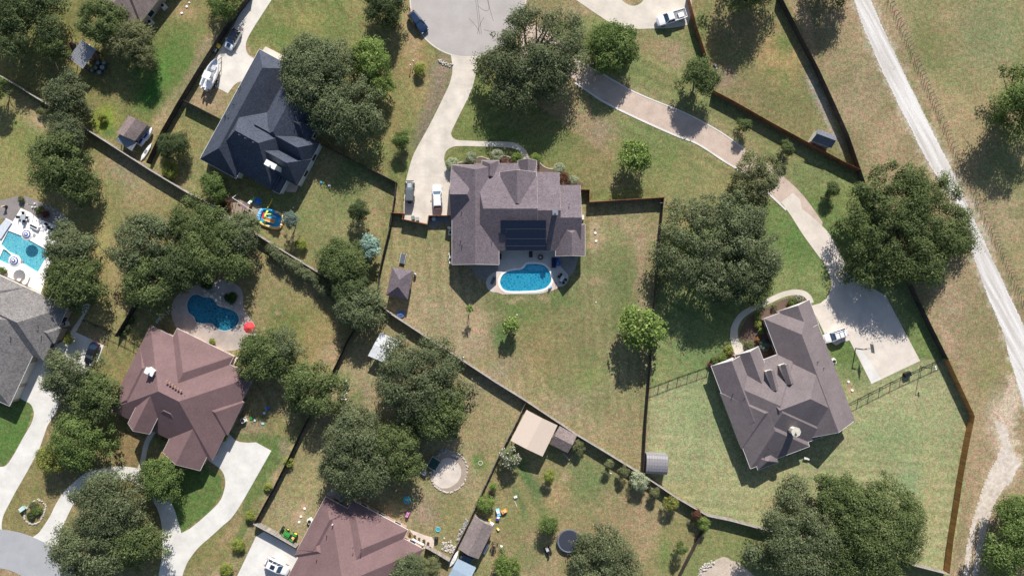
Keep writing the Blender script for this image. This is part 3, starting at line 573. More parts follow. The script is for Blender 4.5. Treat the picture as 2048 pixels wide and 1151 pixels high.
sheet('front_walk', ribbon([(1622, 606), (1618, 596), (1608, 587), (1590, 584), (1565, 589), (1532, 604), (1502, 618), (1482, 632), (1470, 652), (1468, 672), (1473, 690), (1482, 704)], [11, 11, 11, 11, 11, 12, 14, 17, 26]), M['walk'], .04)
sheet('front_bed', cr([(1480, 662), (1496, 634), (1520, 622), (1560, 601), (1592, 592), (1608, 594), (1612, 604), (1530, 640), (1560, 712), (1500, 716), (1490, 690), (1480, 676)], 3), M['mulch'], .02)
sheet('corner_bed', cr([(1413, 730), (1418, 720), (1432, 712), (1448, 700), (1460, 694), (1468, 700), (1468, 714), (1425, 736)], 3), M['mulch'], .02)
# lower left neighbours
sheet('driveway', [(146, 661), (208, 690), (195, 724), (165, 752), (128, 790), (108, 830), (95, 851), (78, 900), (52, 947), (30, 985)]+cr([(18, 1008), (8, 1028), (4, 1044), (4, 1058)], 3, False)+[(-40, 1048), (-40, 934), (0, 933)]+cr([(8, 932), (16, 926), (30, 905), (48, 872), (60, 852), (67, 835), (68, 822), (62, 808), (52, 802)], 3, False)+[(30, 790), (60, 700), (110, 690), (130, 680)], M['conc_w'], .03)
ring_o = [(62.5, 1075), (78, 1064), (91, 1046), (102, 1028), (112, 1007), (128, 983), (148.6, 963), (170, 946), (195.5, 937), (222, 933), (247.6, 932), (279, 937), (306, 955), (328, 980), (346.6, 1012), (356, 1040), (363, 1065)]
ring = cr(ring_o, 3, False)+cr([(380, 1056), (400, 1040), (421, 1021), (436, 1006), (445, 991), (451, 966), (448, 948), (440, 936), (426, 926), (412, 916)], 3, False)+[(430, 880), (458, 866), (470, 879)]+cr([(480, 883), (495, 884.5), (512, 883.5)], 3, False)+[(543, 900.5), (491, 992)]+cr([(478, 1014), (462, 1036), (447, 1049), (424, 1070), (400, 1091), (384, 1110), (372, 1130), (362, 1160)], 3, False)+[(340, 1180), (316, 1180), (317, 1151), (324.5, 1111)]+cr([(325, 1080), (323, 1045), (314, 1015), (298, 990), (276, 968), (250, 958), (220, 960), (190, 968), (166, 984), (148, 1006), (134, 1034), (122, 1062), (118, 1090), (128, 1120), (150, 1150)], 3, False)+[(158, 1168), (140, 1130), (115, 1102), (82, 1080)]
sheet('circular_driveway', ring, M['conc_w'], .036)
sheet('front_walk', ribbon([(280, 938), (287, 915), (290, 898), (296, 880), (306, 864), (318, 850)], 10), M['walk'], .032)
sheet('driveway', [(512, 1072), (528, 1062), (596, 1100), (600, 1160), (475, 1180), (470, 1160)], M['conc_w'], .03)
sheet('side_walk', [(131, 588), (182, 608), (168, 634), (150, 668), (140, 664), (166, 628), (162, 612), (128, 600)], M['conc'], .04)
sheet('back_patio', [(652, 986), (664, 978), (704, 994), (704, 1008), (690, 1016)], M['stamped'], .04)
sheet('back_patio', [(558, 372), (588, 358), (597, 372), (592, 384), (574, 384)], M['flag'], .04)
sheet('planter_bed', [(818, 1057), (852, 1070), (864, 1073), (869, 1082), (866, 1098), (848, 1096)], M['sand'], .05)
# roads of gravel and dirt to the right
road_l = [(1695, -40), (1707, 0), (1726, 55), (1745, 98), (1761, 136), (1782, 180), (1801, 219), (1820, 254), (1837, 290), (1862, 335), (1890, 378), (1918, 412), (1938, 450), (1943, 500), (1960, 552), (1979, 602), (1993, 633), (2008, 672), (2019, 716), (2034, 764), (2048, 815), (2075, 900)]
road_r = [(2130, 860), (2090, 760), (2060, 680), (2037, 630), (2008, 568), (1985, 520), (1966, 478), (1945, 432), (1915, 366), (1895, 322), (1878, 290), (1850, 232), (1821, 174), (1797, 124), (1771, 70), (1752, 26), (1741, 0), (1728, -40)]
sheet('gravel_road', jag(cr(road_l, 3, False)+cr(road_r, 3, False), 1.3, 1.6, 1), M['gravel_white'], .03)
sheet('dirt_track', jag([(1990, 840), (1998, 870), (2004, 892), (1988, 925), (1975, 950), (1964, 981), (1953, 1012), (1943, 1046), (1934, 1090), (1926, 1160), (1934, 1160), (1944, 1100), (1954, 1040), (1960, 1035), (1955, 1080), (1944, 1160), (1952, 1160), (1967, 1085), (1976, 1045), (1987, 1012), (2002, 982), (2024, 962), (2034, 940), (2042, 925), (2028, 905), (2018, 880), (2014, 850)], 2.6, 1.8, 5), M['dirt_w'], .016)
sheet('dirt_patch', jag(cr([(1400, 1160), (1410, 1132), (1432, 1120), (1450, 1114), (1470, 1122), (1490, 1136), (1510, 1160)], 3), 2.2, 4, 8), M['dirt'], .014)
sheet('sand_ring', cr([(862, 950), (868, 920), (884, 905), (905, 903), (924, 912), (934, 932), (932, 956), (920, 974), (900, 984), (882, 980), (868, 968)], 4), gravel('packed_dirt', (.30, .24, .19), (.40, .33, .27), 3), .018)
sheet('sand_pit', jag(cr([(866, 942), (875, 924), (892, 915), (908, 918), (920, 930), (922, 948), (914, 964), (898, 974), (880, 974), (867, 962)], 4), .5, 3, 2), M['sand'], .028)
sheet('playground_bark', jag(cr([(458, 392), (490, 402), (520, 412), (512, 440), (470, 425), (450, 410)], 3), 1.5, 4, 4), gravel('playground_bark', (.25, .19, .14), (.42, .34, .26), 4), .014)
# ================================================================ HOUSES
def wing_local(w_):
    return w_
def house(name, label, origin, ang, wings, roofm, wallm, trim, eave=2.75, cat='house', windows=True, over=.45, fascia_h=.20):
    """wings in photo px about origin, frame turned by ang (deg, image clockwise): dict(u=(u0,u1) along ridge axis 'v'|'u', ...)
    each wing: (axis, v0, v1, u0, u1, rise, endA, endB, ze) ; end: 'g' or hip inset px"""
    o_ = P(origin[0], origin[1]); t_ = thing(name, label, cat, (o_.x, o_.y, 0))
    ca, sa = math.cos(R(ang)), math.sin(R(ang)); k = (HC-eave)/HC
    ox, oy = (origin[0]-1024)*.1*k, (575.5-origin[1])*.1*k
    def L(v, u, z):                          # v: image right (turned), u: image down (turned)
        dx = v*ca-u*sa; dy = v*sa+u*ca
        return (ox+dx*.1*k, oy-dy*.1*k, z)
    roof, fas, wall = MB(), MB(), MB(); wins = []
    def strip(a, b, z0, h, th=.05):
        a = Vector(a); b = Vector(b); d = (b-a); d.z = 0; n = Vector((d.y, -d.x, 0)).normalized()*th
        fas.add([a+Vector((0, 0, -h)), b+Vector((0, 0, -h)), b, a, a+n+Vector((0, 0, -h)), b+n+Vector((0, 0, -h)), b+n, a+n], [(0, 1, 2, 3), (7, 6, 5, 4), (3, 2, 6, 7), (4, 5, 1, 0), (0, 3, 7, 4), (1, 5, 6, 2)])
    rects = [(w_[1], w_[2], w_[3], w_[4]) for w_ in wings]
    def inside(v, u, skip): return any(i != skip and r[0] < v < r[1] and r[2] < u < r[3] for i, r in enumerate(rects))
    for i, w_ in enumerate(wings):
        ax, v0, v1, u0, u1, rise, eA, eB = w_[:8]; ze = (w_[8] if len(w_) > 8 else eave)+i*.004; zr = ze+rise+i*.005
        vc, uc = (v0+v1)/2, (u0+u1)/2
        off = w_[9] if len(w_) > 9 else 0
        if ax == 'v':
            rA = (v0+(0 if eA == 'g' else eA), uc+off); rB = (v1-(0 if eB == 'g' else eB), uc+off)
            cA = [(v0, u0), (v0, u1)]; cB = [(v1, u0), (v1, u1)]
        else:
            rA = (vc+off, u0+(0 if eA == 'g' else eA)); rB = (vc+off, u1-(0 if eB == 'g' else eB))
            cA = [(v0, u0), (v1, u0)]; cB = [(v0, u1), (v1, u1)]
        a0, a1 = L(*cA[0], ze), L(*cA[1], ze); b0, b1 = L(*cB[0], ze), L(*cB[1], ze); ra, rb = L(*rA, zr), L(*rB, zr)
        roof.add([a0, a1, b1, b0, ra, rb], [(0, 3, 5, 4), (1, 4, 5, 2)]+([(0, 4, 1)] if eA != 'g' else [])+([(3, 2, 5)] if eB != 'g' else []))
        fas.add([(p[0], p[1], p[2]-.14) for p in (a0, a1, b1, b0)], [(0, 1, 2, 3)])        # soffit
        for p, q in ((a0, b0), (b1, a1)): strip(p, q, ze, fascia_h)
        for e, p, q, r_ in ((eA, a1, a0, ra), (eB, b0, b1, rb)):
            if e != 'g': strip(p, q, ze, fascia_h)
            else:
                strip(p, r_, ze, fascia_h); strip(r_, q, ze, fascia_h)
        ins = over*10; s_ = 3.0
        wv0, wv1, wu0, wu1 = v0+ins, v1-ins, u0+ins, u1-ins
        c4 = [L(wv0, wu0, 0), L(wv1, wu0, 0), L(wv1, wu1, 0), L(wv0, wu1, 0)]; zt = ze-.13
        wall.add(c4+[(p[0], p[1], zt) for p in c4], [(3, 2, 6, 7), (2, 1, 5, 6), (1, 0, 4, 5), (0, 3, 7, 4)])
        for e, cc, r_, sg in ((eA, cA, rA, 1), (eB, cB, rB, -1)):                           # gable triangles
            if e == 'g':
                q0 = list(cc[0]); q1 = list(cc[1]); rr = list(r_)
                j = 0 if ax == 'v' else 1
                for q in (q0, q1, rr): q[j] += sg*3.0
                h_ = rise*.97
                wall.add([L(*q0, ze-.15), L(*q1, ze-.15), L(*rr, ze+h_)], [(0, 1, 2), (2, 1, 0)])
        if windows:
            for side in range(4):
                if side < 2: fixed = (wu0, -1) if side == 0 else (wu1, 1); lo, hi = wv0, wv1
                else: fixed = (wv0, -1) if side == 2 else (wv1, 1); lo, hi = wu0, wu1
                n_ = int((hi-lo)/38)
                for j in range(n_):
                    q = lo+(hi-lo)*(j+.5)/n_
                    v_, u_ = ((q, fixed[0]) if side < 2 else (fixed[0], q))
                    vo, uo = ((v_, u_+fixed[1]*6) if side < 2 else (v_+fixed[1]*6, u_))
                    if inside(vo, uo, i) or inside(v_, u_, i): continue
                    p = L(v_, u_, 1.35); p2 = L(vo, uo, 1.35); d = Vector(p2)-Vector(p); wins.append((p, math.atan2(d.y, d.x)))
    roof_o = roof.build('roof', roofm, t_, world=True)
    wall_o = wall.build('wall', wallm, t_, world=True)
    fas.build('fascia', trim, t_, world=True)
    for p, a_ in wins[:26]:
        f = MB().box((0, 0, 0), (.10, 1.5, 1.5)).build('window', M['white'], None); f.parent = t_
        f.location = Vector(p)-t_.location; f.rotation_euler.z = a_
        g_ = MB().box((.045, 0, 0), (.03, 1.34, 1.34)).build('pane', M['glass'], f)
    t_['L'] = 1; del t_['L']
    return t_, L, roof_o
def chimney(t_, roof_o, p, sz, z0, z1, rz, wm, capm, hexa=False):
    ch = MB()
    if hexa: ch.cyl((p[0], p[1], z0), sz[0]/2, z1-z0, 8)
    else: ch.box((p[0], p[1], (z0+z1)/2), (sz[0], sz[1], z1-z0), rz)
    c_ = ch.build('chimney', wm, roof_o, world=False)
    c_.data.transform(Matrix.Translation(-t_.location))
    cp = MB()
    if hexa: cp.cyl((p[0], p[1], z1), sz[0]/2*1.25, .12, 8)
    else: cp.box((p[0], p[1], z1+.06), (sz[0]*1.18, sz[1]*1.18, .12), rz)
    cp.cyl((p[0], p[1], z1+.12), .14, .35, 10).cyl((p[0], p[1], z1+.47), .24, .06, 10)
    q = cp.build('chimney_cap', capm, t_, world=True); return c_
def vents(t_, pts, m=None, r=.07, h=.28):
    for p in pts:
        v_ = MB().cyl((p[0], p[1], p[2]-.3), r, h+.3, 8).build('vent_pipe', m or M['black'], t_, world=True)
def garage_door(t_, c, rz, wd=4.6):
    b = MB()
    for k_ in range(4): b.box((0, 0, .28+k_*.56), (.07, wd, .53))
    d = b.build('garage_door', M['cream']); d.parent = t_; d.location = Vector(c)-t_.location; d.rotation_euler.z = rz
# ---- main house (mauve brown)
t1, L1, r1 = house('brick_house', 'large mauve-brown roofed house with solar mats on the roof and a kidney pool behind', (1024, 420), 0, [
 ('v', -122, -64, -83, 20, 2.95, 'g', 24, 2.75, 4),         # west cross gable
 ('u', -120, -26, -90, 109, 3.0, 14, 'g', 2.75, 1),         # long west wing
 ('v', -76, 50, -94, 81, 3.75, 20, 'g', 2.75, 8),         # main ridge
 ('v', 40, 95, -76, 81, 3.5, 'g', 'g', 2.75, 2),
 ('v', 86, 137, -50, 80, 2.9, 'g', 'g', 2.75, 3),
 ('u', -24, 48, -74, -1, 2.55, 'g', 8, 3.85, -2),         # front dormer gable
 ('u', 12, 49, -99, -45, 1.9, 'g', 'g', 2.85, 1),         # entry tower
 ('u', -60, -26, -99, -60, 1.7, 10, 6, 2.78, 0),
 ('u', 87, 146, 28, 92, 2.6, 20, 'g', 2.72, 1)], M['sh_purple'], M['brick'], M['cream'])
chimney(t1, r1, P(1110, 425, 7)[:2], (.9, .9), 3.5, 7.7, 0, M['brick'], M['steel'])
vents(t1, [P(924, 418, 4.6), P(921, 481, 4.2), P(924, 490, 4.4), P(987, 463, 5.2), P(1153, 453, 4.0), P(1139, 408, 5.2)])
def south_z(py): return 2.75+3.75*(501-py)/73.0      # height on the main south slope (photo y)
for (x0, x1, y0, y1) in ((1001, 1092, 440.5, 458), (1013, 1092, 458.5, 477), (1013, 1092, 477.5, 491.8), (1013, 1092, 492.2, 499.5), (1001, 1012.6, 458.3, 467)):
    b = MB(); n_ = int((x1-x0)/10)
    for i in range(n_):
        a_, b_ = x0+(x1-x0)*i/n_, x0+(x1-x0)*(i+1)/n_-.06
        q = [P(a_, y1, south_z(y1)), P(b_, y1, south_z(y1)), P(b_, y0, south_z(y0)), P(a_, y0, south_z(y0))]
        lo = [Vector((p.x, p.y, p.z+.06)) for p in q]; hi = [Vector((p.x, p.y, p.z+.14)) for p in q]
        b.add(lo+hi, [(4, 5, 6, 7), (0, 1, 5, 4), (1, 2, 6, 5), (2, 3, 7, 6), (3, 0, 4, 7)])
    b.build('solar_mat', M['solar'], t1, world=True)
b = MB()
for y in (458.2, 477.2, 491.8): b.tube(P(1012, y, south_z(y)+.12), P(1093, y, south_z(y)+.12), .03)
b.build('pipe', mat('dark_pipe', (.07, .085, .11), .5), t1, world=True)
MB().box((*P(1163, 435, 0)[:2], .4), (.9, .9, .8)).build('meter_box', M['cream'], t1, world=True)
# ---- right house (taupe)
t2, L2, r2 = house('brick_house', 'taupe roofed house with two small dormers, beside the basketball court', (1555, 710), -20.7, [
 ('u', 0, 97, -78, 176, 2.85, 50, 'g', 2.9, 0),
 ('u', 33, 98, -82, -30, 1.7, 'g', 'g', 2.93, 0),
 ('v', -70, 98, 3, 177, 4.55, 20, 84, 2.9, 0),
 ('u', -131, 40, -2, 183, 4.45, 84, 86, 2.87, 0),
 ('u', -132, -60, -27, 120, 2.2, 'g', 20, 2.85, 0),
 ('v', -134, -10, 30, 149, 3.3, 60, 20, 2.88, 0),
 ('u', -131, -5, 60, 192, 3.25, 30, 64, 2.9, 0),
 ('u', -81, -31, -31, 40, 1.75, 'g', 'g', 3.15, 0),
 ('u', -118, -74, 170, 200, 1.5, 16, 16, 2.8, 0)], M['sh_taupe'], M['brick'], M['white'])
chimney(t2, r2, P(1590, 862, 6.6)[:2], (1.5, 1.5), 3, 7.0, 0, M['cream'], mat('chimney_stone', (.52, .49, .42), .85), True)
vents(t2, [P(1636, 724, 5.4), P(1643, 795, 4.4), P(1659, 796, 4.0), P(1466, 788, 4.2), P(1488, 796, 4.8), P(1537, 898, 5), P(1648, 736, 4.8)])
for (a_, b_) in (((1543, 741), (1554, 777)), ((1571, 729), (1584.5, 767))):
    p = P(*a_, 6.4); q = P(*b_, 6.9); d = (q-p).normalized(); d.z = 0; d.normalize(); n_ = Vector((-d.y, d.x, 0)); wv = .75
    q = p+d*3.9; b = MB()
    zr = 6.35; ze = 5.7
    b.add([(p.x+n_.x*wv, p.y+n_.y*wv, ze), (p.x-n_.x*wv, p.y-n_.y*wv, ze), (q.x-n_.x*wv, q.y-n_.y*wv, ze), (q.x+n_.x*wv, q.y+n_.y*wv, ze), (p.x, p.y, zr), (q.x, q.y, zr)], [(0, 3, 5, 4), (1, 4, 5, 2)])
    dr = b.build('dormer', M['sh_taupe'], t2, world=True)
    p2 = p+d*.15; wv2 = .62
    MB().add([(p2.x+n_.x*wv2, p2.y+n_.y*wv2, 3.6), (p2.x-n_.x*wv2, p2.y-n_.y*wv2, 3.6), (p2.x-n_.x*wv2, p2.y-n_.y*wv2, 5.75), (p2.x, p2.y, 6.25), (p2.x+n_.x*wv2, p2.y+n_.y*wv2, 5.75), (q.x-n_.x*wv2, q.y-n_.y*wv2, 3.6), (q.x-n_.x*wv2, q.y-n_.y*wv2, 5.75), (q.x+n_.x*wv2, q.y+n_.y*wv2, 3.6), (q.x+n_.x*wv2, q.y+n_.y*wv2, 5.75)], [(0, 1, 2, 3, 4), (1, 5, 6, 2), (7, 0, 4, 8)]).build('dormer_wall', M['cream'], t2, world=True)
    MB().box((p2.x-d.x*.04, p2.y-d.y*.04, 5.2), (.06, .8, .7), math.atan2(d.y, d.x)).build('dormer_window', M['glass'], t2, world=True)
garage_door(t2, L2(97-4.2, 10, 0), math.atan2(math.sin(R(20.7)), math.cos(R(20.7))))
# ---- rust red house, lower left
t3, L3, r3 = house('brick_house', 'rust-red roofed house with a white chimney, between the circular drive and the teal pool', (354.6, 656.2), 26.3, [
 ('v', -51, 180, 18, 206, 4.7, 92, 95, 2.75, 0),
 ('u', 0, 126, 0, 110, 3.35, 63, 20, 2.8, 0),
 ('v', 60, 185, 73, 147, 1.95, 20, 37, 2.75, 0),
 ('u', 84, 167, 90, 234, 2.35, 20, 'g', 2.85, 0),
 ('u', 3, 51, 96, 206, 2.0, 12, 'g', 4.5, 0),
 ('u', -50, 12, 66, 201, 2.0, 30, 36, 2.74, 0),
 ('v', 30, 120, 100, 195, 3.0, 30, 45, 2.77, 0)], M['sh_red'], M['brick_r'], M['cream'])
chimney(t3, r3, P(303, 742, 6.2)[:2], (1.5, 1.0), 3.2, 6.9, R(-26), M['stonewall'], M['white'])
for i in range(6): MB().box(P(334+i*5.6, 762+i*3.8, 7.15), (.35, .35, .25), R(-26)).build('roof_vent', M['terra'], t3, world=True)
vents(t3, [P(370.5, 737, 5.4), P(371, 791, 6.6), P(414, 786, 5.2), P(395, 856, 4.3), P(285, 772, 4), P(273, 768, 4)])
garage_door(t3, L3(167-4.2, 190, 0), R(-26.3))
# ---- charcoal blue house, upper left
t4, L4, r4 = house('brick_house', 'charcoal-blue roofed house with white stone walls, beside the drive with the boat', (518, 101.7), 28.5, [
 ('u', 0, 82, -3, 246, 3.7, 34, 38, 2.9, 0),
 ('v', 20, 157, 94, 232, 5.3, 40, 46, 2.9, 0),
 ('u', 70, 170, 30, 170, 4.2, 30, 40, 2.9, 0),
 ('v', 60, 196, 104, 165, 3.6, 20, 22, 2.9, 0),
 ('v', 60, 197, 140, 201, 3.9, 20, 26, 2.9, 0),
 ('v', 100, 176, 66, 120, 2.6, 20, 24, 2.9, 0),
 ('u', 156, 172, 196, 232, .7, 'g', 'g', 2.6, 0)], M['sh_navy'], M['stonewall'], M['white'], over=.25)
chimney(t4, r4, P(545, 331, 7.2)[:2], (1.9, .9), 3.2, 8.2, R(-28.5), M['stonewall'], M['white'])
vents(t4, [P(512, 213, 4.6), P(466, 263, 8), P(479, 270, 8.4), P(491, 277, 8.4), P(507, 285, 8.2)], M['steel'], .08, .35)
vents(t4, [P(450, 231, 4.4), P(456, 236, 5.0), P(449, 234, 4.4), P(467, 209, 5), P(477, 178, 4.3), P(480, 174, 4.2), P(519, 136, 5), P(524, 132, 5.4)], M['black'], .09, .2)
garage_door(t4, L4(2.6, 60, 0), R(180-28.5))
# ---- grey house at the left edge
t5, L5, r5 = house('brick_house', 'grey roofed house at the left edge below the rectangular pool', (136.3, 613), 24.8, [
 ('v', -250, 0, 0, 119, 3.3, 'g', 58, 2.8, 0),
 ('u', -240, -92, 0, 140, 3.5, 50, 40, 2.85, 0),
 ('u', -166, -23, 40, 229, 3.9, 30, 70, 2.8, 0),
 ('v', -60, 6, 45, 79, 1.0, 10, 16, 2.8, 0),
 ('u', -260, -160, 60, 240, 3.0, 50, 50, 2.75, 0)], M['sh_grey'], M['brick'], M['white'])
vents(t5, [P(73, 648, 5), P(77, 658, 5), P(19, 671, 5.5)], M['grey'])
garage_door(t5, L5(-27.2, 160, 0), R(-24.8)); garage_door(t5, L5(-27.2, 205, 0), R(-24.8), 2.6)
# ---- rust red house, bottom
t6, L6, r6 = house('brick_house', 'rust-red roofed house at the bottom edge beside the green tractor', (652, 992.6), 28.1, [
 ('v', 8, 221, 0, 200, 4.9, 95, 100, 2.8, 0),
 ('u', 50, 176, -19, 100, 3.3, 62, 20, 2.8, 0),
 ('v', -1, 110, 56, 133, 2.0, 38, 20, 2.75, 0),
 ('u', -1, 60, 0, 120, 1.7, 30, 20, 2.77, 0),
 ('u', 70, 126, 98, 260, 2.2, 16, 20, 4.6, 0),
 ('u', 8, 221, 90, 300, 3.4, 60, 60, 2.74, 0)], M['sh_red'], M['brick_r'], M['cream'])
vents(t6, [P(665, 1048, 5)], M['white'], .1); vents(t6, [P(653, 1071, 5), P(633, 1120, 5), P(706, 1095, 7), P(722, 1098, 7)])
# ---- house cut by the top edge
t7, L7, r7 = house('brick_house', 'brown roofed house cut off by the top edge above the shed yard', (282, 45), -52.5, [
 ('v', 0, 140, -96, 0, 2.6, 40, 40, 2.8, 0),
 ('v', -14, 110, -92, -9, 2.2, 'g', 30, 2.84, 0),
 ('u', 20, 130, -170, -10, 3.0, 50, 30, 2.8, 0)], shingle('brown_shingles', (.15, .115, .105), (.30, .24, .22), 5), M['brick'], M['white'])
# ================================================================ SHEDS AND SHELTERS
def shed(name, label, corners, ridge_axis, z_e, rise, roofm, wallm, cat='shed', walls=True, ribs=0, posts=False, over=2.0, hip=0, door=True, mono=False, g2=0):
    """corners: 4 photo points of the roof edge, in order; ridge parallel to edge 0-1 if axis 0, 1-2 if axis 1"""
    c = [P(*p, z_e) for p in corners]; cen = sum(c, Vector())/4; t_ = thing(name, label, cat, (cen.x, cen.y, 0))
    if ridge_axis: c = c[1:]+c[:1]
    a, b_, c_, d = c; ra = (a+d)/2; rb = (b_+c_)/2; up = Vector((0, 0, rise))
    if hip: e = (rb-ra); ra, rb = ra+e*hip, rb-e*hip
    ra = ra+up; rb = rb+up
    if mono: a = a+up; b_ = b_+up; ra = (a+d)/2; rb = (b_+c_)/2
    lo = Vector((0, 0, -.07)); m = MB()
    m.add([a, b_, c_, d, ra, rb], [(0, 4, 5, 1), (3, 2, 5, 4)]+([(0, 3, 4), (1, 5, 2)] if hip else []))
    m.add([a+lo, b_+lo, c_+lo, d+lo, ra+lo, rb+lo, a, b_, c_, d, ra, rb], [(1, 5, 4, 0), (4, 5, 2, 3), (0, 6, 7, 1), (2, 8, 9, 3), (0, 4, 10, 6), (4, 3, 9, 10), (1, 7, 11, 5), (5, 11, 8, 2)])
    ro = m.build('roof', roofm, t_, world=True)
    if ribs:
        rb_m = MB()
        for (p0, p1, q0, q1) in ((a, b_, ra, rb), (d, c_, ra, rb)):
            for i in range(ribs+1):
                f = i/ribs; rb_m.tube(p0.lerp(p1, f)+Vector((0, 0, .02)), q0.lerp(q1, f)+Vector((0, 0, .02)), .028, n=4)
        rb_m.build('roof_rib', roofm, t_, world=True)
    def inner(p, k=.90): q = cen.lerp(p, k); return Vector((q.x, q.y, 0))
    base = [inner(p) for p in (a, b_, c_, d)]
    if walls:
        wm = MB(); zt = [p.z-.08 for p in (a, b_, c_, d)]
        wm.add(base+[Vector((p.x, p.y, z)) for p, z in zip(base, zt)], [(0, 1, 5, 4), (1, 2, 6, 5), (2, 3, 7, 6), (3, 0, 4, 7)])
        if not hip and not mono:
            for p, q, r_ in ((base[0], base[3], ra), (base[1], base[2], rb)):
                rr = inner(r_); wm.add([Vector((p.x, p.y, z_e-.08)), Vector((q.x, q.y, z_e-.08)), Vector((rr.x, rr.y, z_e+rise*.9))], [(0, 1, 2)])
        wm.build('wall', wallm, t_, world=True)
        if door:
            mid = (base[2]+base[3])/2; d_ = base[3]-base[2]; MB().box((mid.x, mid.y, 1.0), (.08, 1.1, 2.0), math.atan2(d_.y, d_.x)+math.pi/2).build('door', M['cream'], t_, world=True)
    else:
        for p in base+[(base[0]+base[1])/2, (base[2]+base[3])/2]:
            MB().box((p.x, p.y, (z_e-.06)/2), (.14, .14, z_e-.06)).build('post', wallm, t_, world=True)
    return t_
s1 = shed('pavilion', 'small hip roofed pavilion with mauve shingles beside the long diagonal fence', [(784.5, 534), (826, 541), (815.5, 599), (772, 590)], 1, 2.5, 1.3, M['sh_purple'], M['wood_grey'], 'pavilion', walls=False, hip=.38)
shed('metal_carport', 'white metal carport roof among the oaks left of the long diagonal fence', [(761, 665), (801, 681), (774, 727), (736, 711)], 0, 2.5, .18, M['metal_white'], M['white'], 'carport', walls=False, ribs=14)
shed('metal_carport', 'large tan metal carport with two roof planes beside the brown shingled shed', [(1053, 819), (1115, 850), (1085, 912), (1021, 880)], 1, 3.0, .5, M['metal_tan'], M['white'], 'carport', walls=False, ribs=0)
shed('garden_shed', 'brown shingled shed tucked against the tan metal carport', [(1119, 851), (1154, 870), (1135, 905), (1099, 887)], 0, 2.3, .8, shingle('brown_shed_shingles', (.13, .10, .095), (.29, .235, .225), 5), M['wood_grey'])
shed('garden_shed', 'long brown shingled shed above the pale blue canopy at the bottom', [(949, 1031), (988, 1053), (957, 1117), (916, 1096)], 1, 2.5, .7, shingle('brown_shed_shingles', (.15, .12, .115), (.29, .24, .23), 5), M['wood_grey'])
shed('metal_canopy', 'pale blue metal canopy touching the bottom edge', [(915, 1116), (952, 1134), (932, 1172), (895, 1154)], 0, 2.4, .15, M['metal_blue'], M['steel'], 'canopy', walls=False, ribs=9)
s8 = shed('garden_shed', 'dark brown shed with a small side roof beside the left wood fence', [(257, 231), (296, 249), (270, 282), (234, 266)], 1, 2.5, .9, shingle('brown_shed_shingles', (.15, .115, .11), (.30, .235, .225), 5), M['wood_grey'])
shed('lean_to', 'grey metal lean-to roof below the dark brown shed at the left fence', [(242, 268), (275, 286), (264, 302), (231, 281)], 0, 2.0, .2, M['metal_grey'], M['wood_grey'], 'lean-to', walls=False, ribs=8, mono=True)
shed('metal_roof_shed', 'grey ribbed metal roofed shelter with barrels beside it, upper left', [(163, 80), (193, 101), (167, 138), (138, 115)], 1, 2.6, .15, M['metal_grey'], M['wood_dark'], 'shelter', walls=False, ribs=12, mono=True)
shed('garden_shed', 'small navy roofed shed in the sharp corner of the orange fence', [(1636, 258), (1671, 271), (1663, 296), (1623, 281)], 0, 2.5, 1.0, shingle('navy_shed_shingles', (.07, .08, .10), (.17, .18, .22), 5), mat('shed_siding', (.5, .49, .46), .8))
# arched steel shed
p = P(1311.5, 926, 1.2); t_ = thing('arched_shed', 'grey arched steel shed standing where two fences meet', 'shed', (p.x, p.y, 0), R(-3))
prof = [(-1.95, 0), (-1.95, 1.75), (-1.75, 2.2), (-1.25, 2.5), (-.6, 2.66), (0, 2.72), (.6, 2.66), (1.25, 2.5), (1.75, 2.2), (1.95, 1.75), (1.95, 0)]
b = MB(); n_ = len(prof)
b.add([(-2.1, y, z) for y, z in prof]+[(2.1, y, z) for y, z in prof], [(i, i+1, n_+i+1, n_+i) for i in range(1, n_-2)])
b.build('roof', mat('arched_steel', (.21, .20, .215), .55, 0), t_)
b = MB(); b.add([(-2.04, y*.98, z*.98) for y, z in prof]+[(2.04, y*.98, z*.98) for y, z in prof], [tuple(range(n_)), tuple(range(2*n_-1, n_-1, -1)), (0, 1, n_+1, n_), (n_-2, n_-1, 2*n_-1, 2*n_-2)])
b.build('wall', mat('shed_steel', (.26, .26, .28), .6), t_)
b = MB()
for i in range(9):
    x = -2.1+i*.525
    b.path([(x, y*1.01, z*1.01) for y, z in prof[1:-1]], .02, 4)
b.build('roof_rib', mat('arched_steel', (.21, .20, .215), .55, 0), t_)
MB().box((2.07, 0, .95), (.05, 1.4, 1.9)).build('door', M['grey'], t_)
MB().tube(P(1126, 905), P(1139, 919, .3), .12).build('log', M['stone'])
tag(bpy.data.objects['log'], 'pale length of pipe leaning below the brown shingled shed', 'pipe'); bpy.data.objects['log'].name = 'pipe'
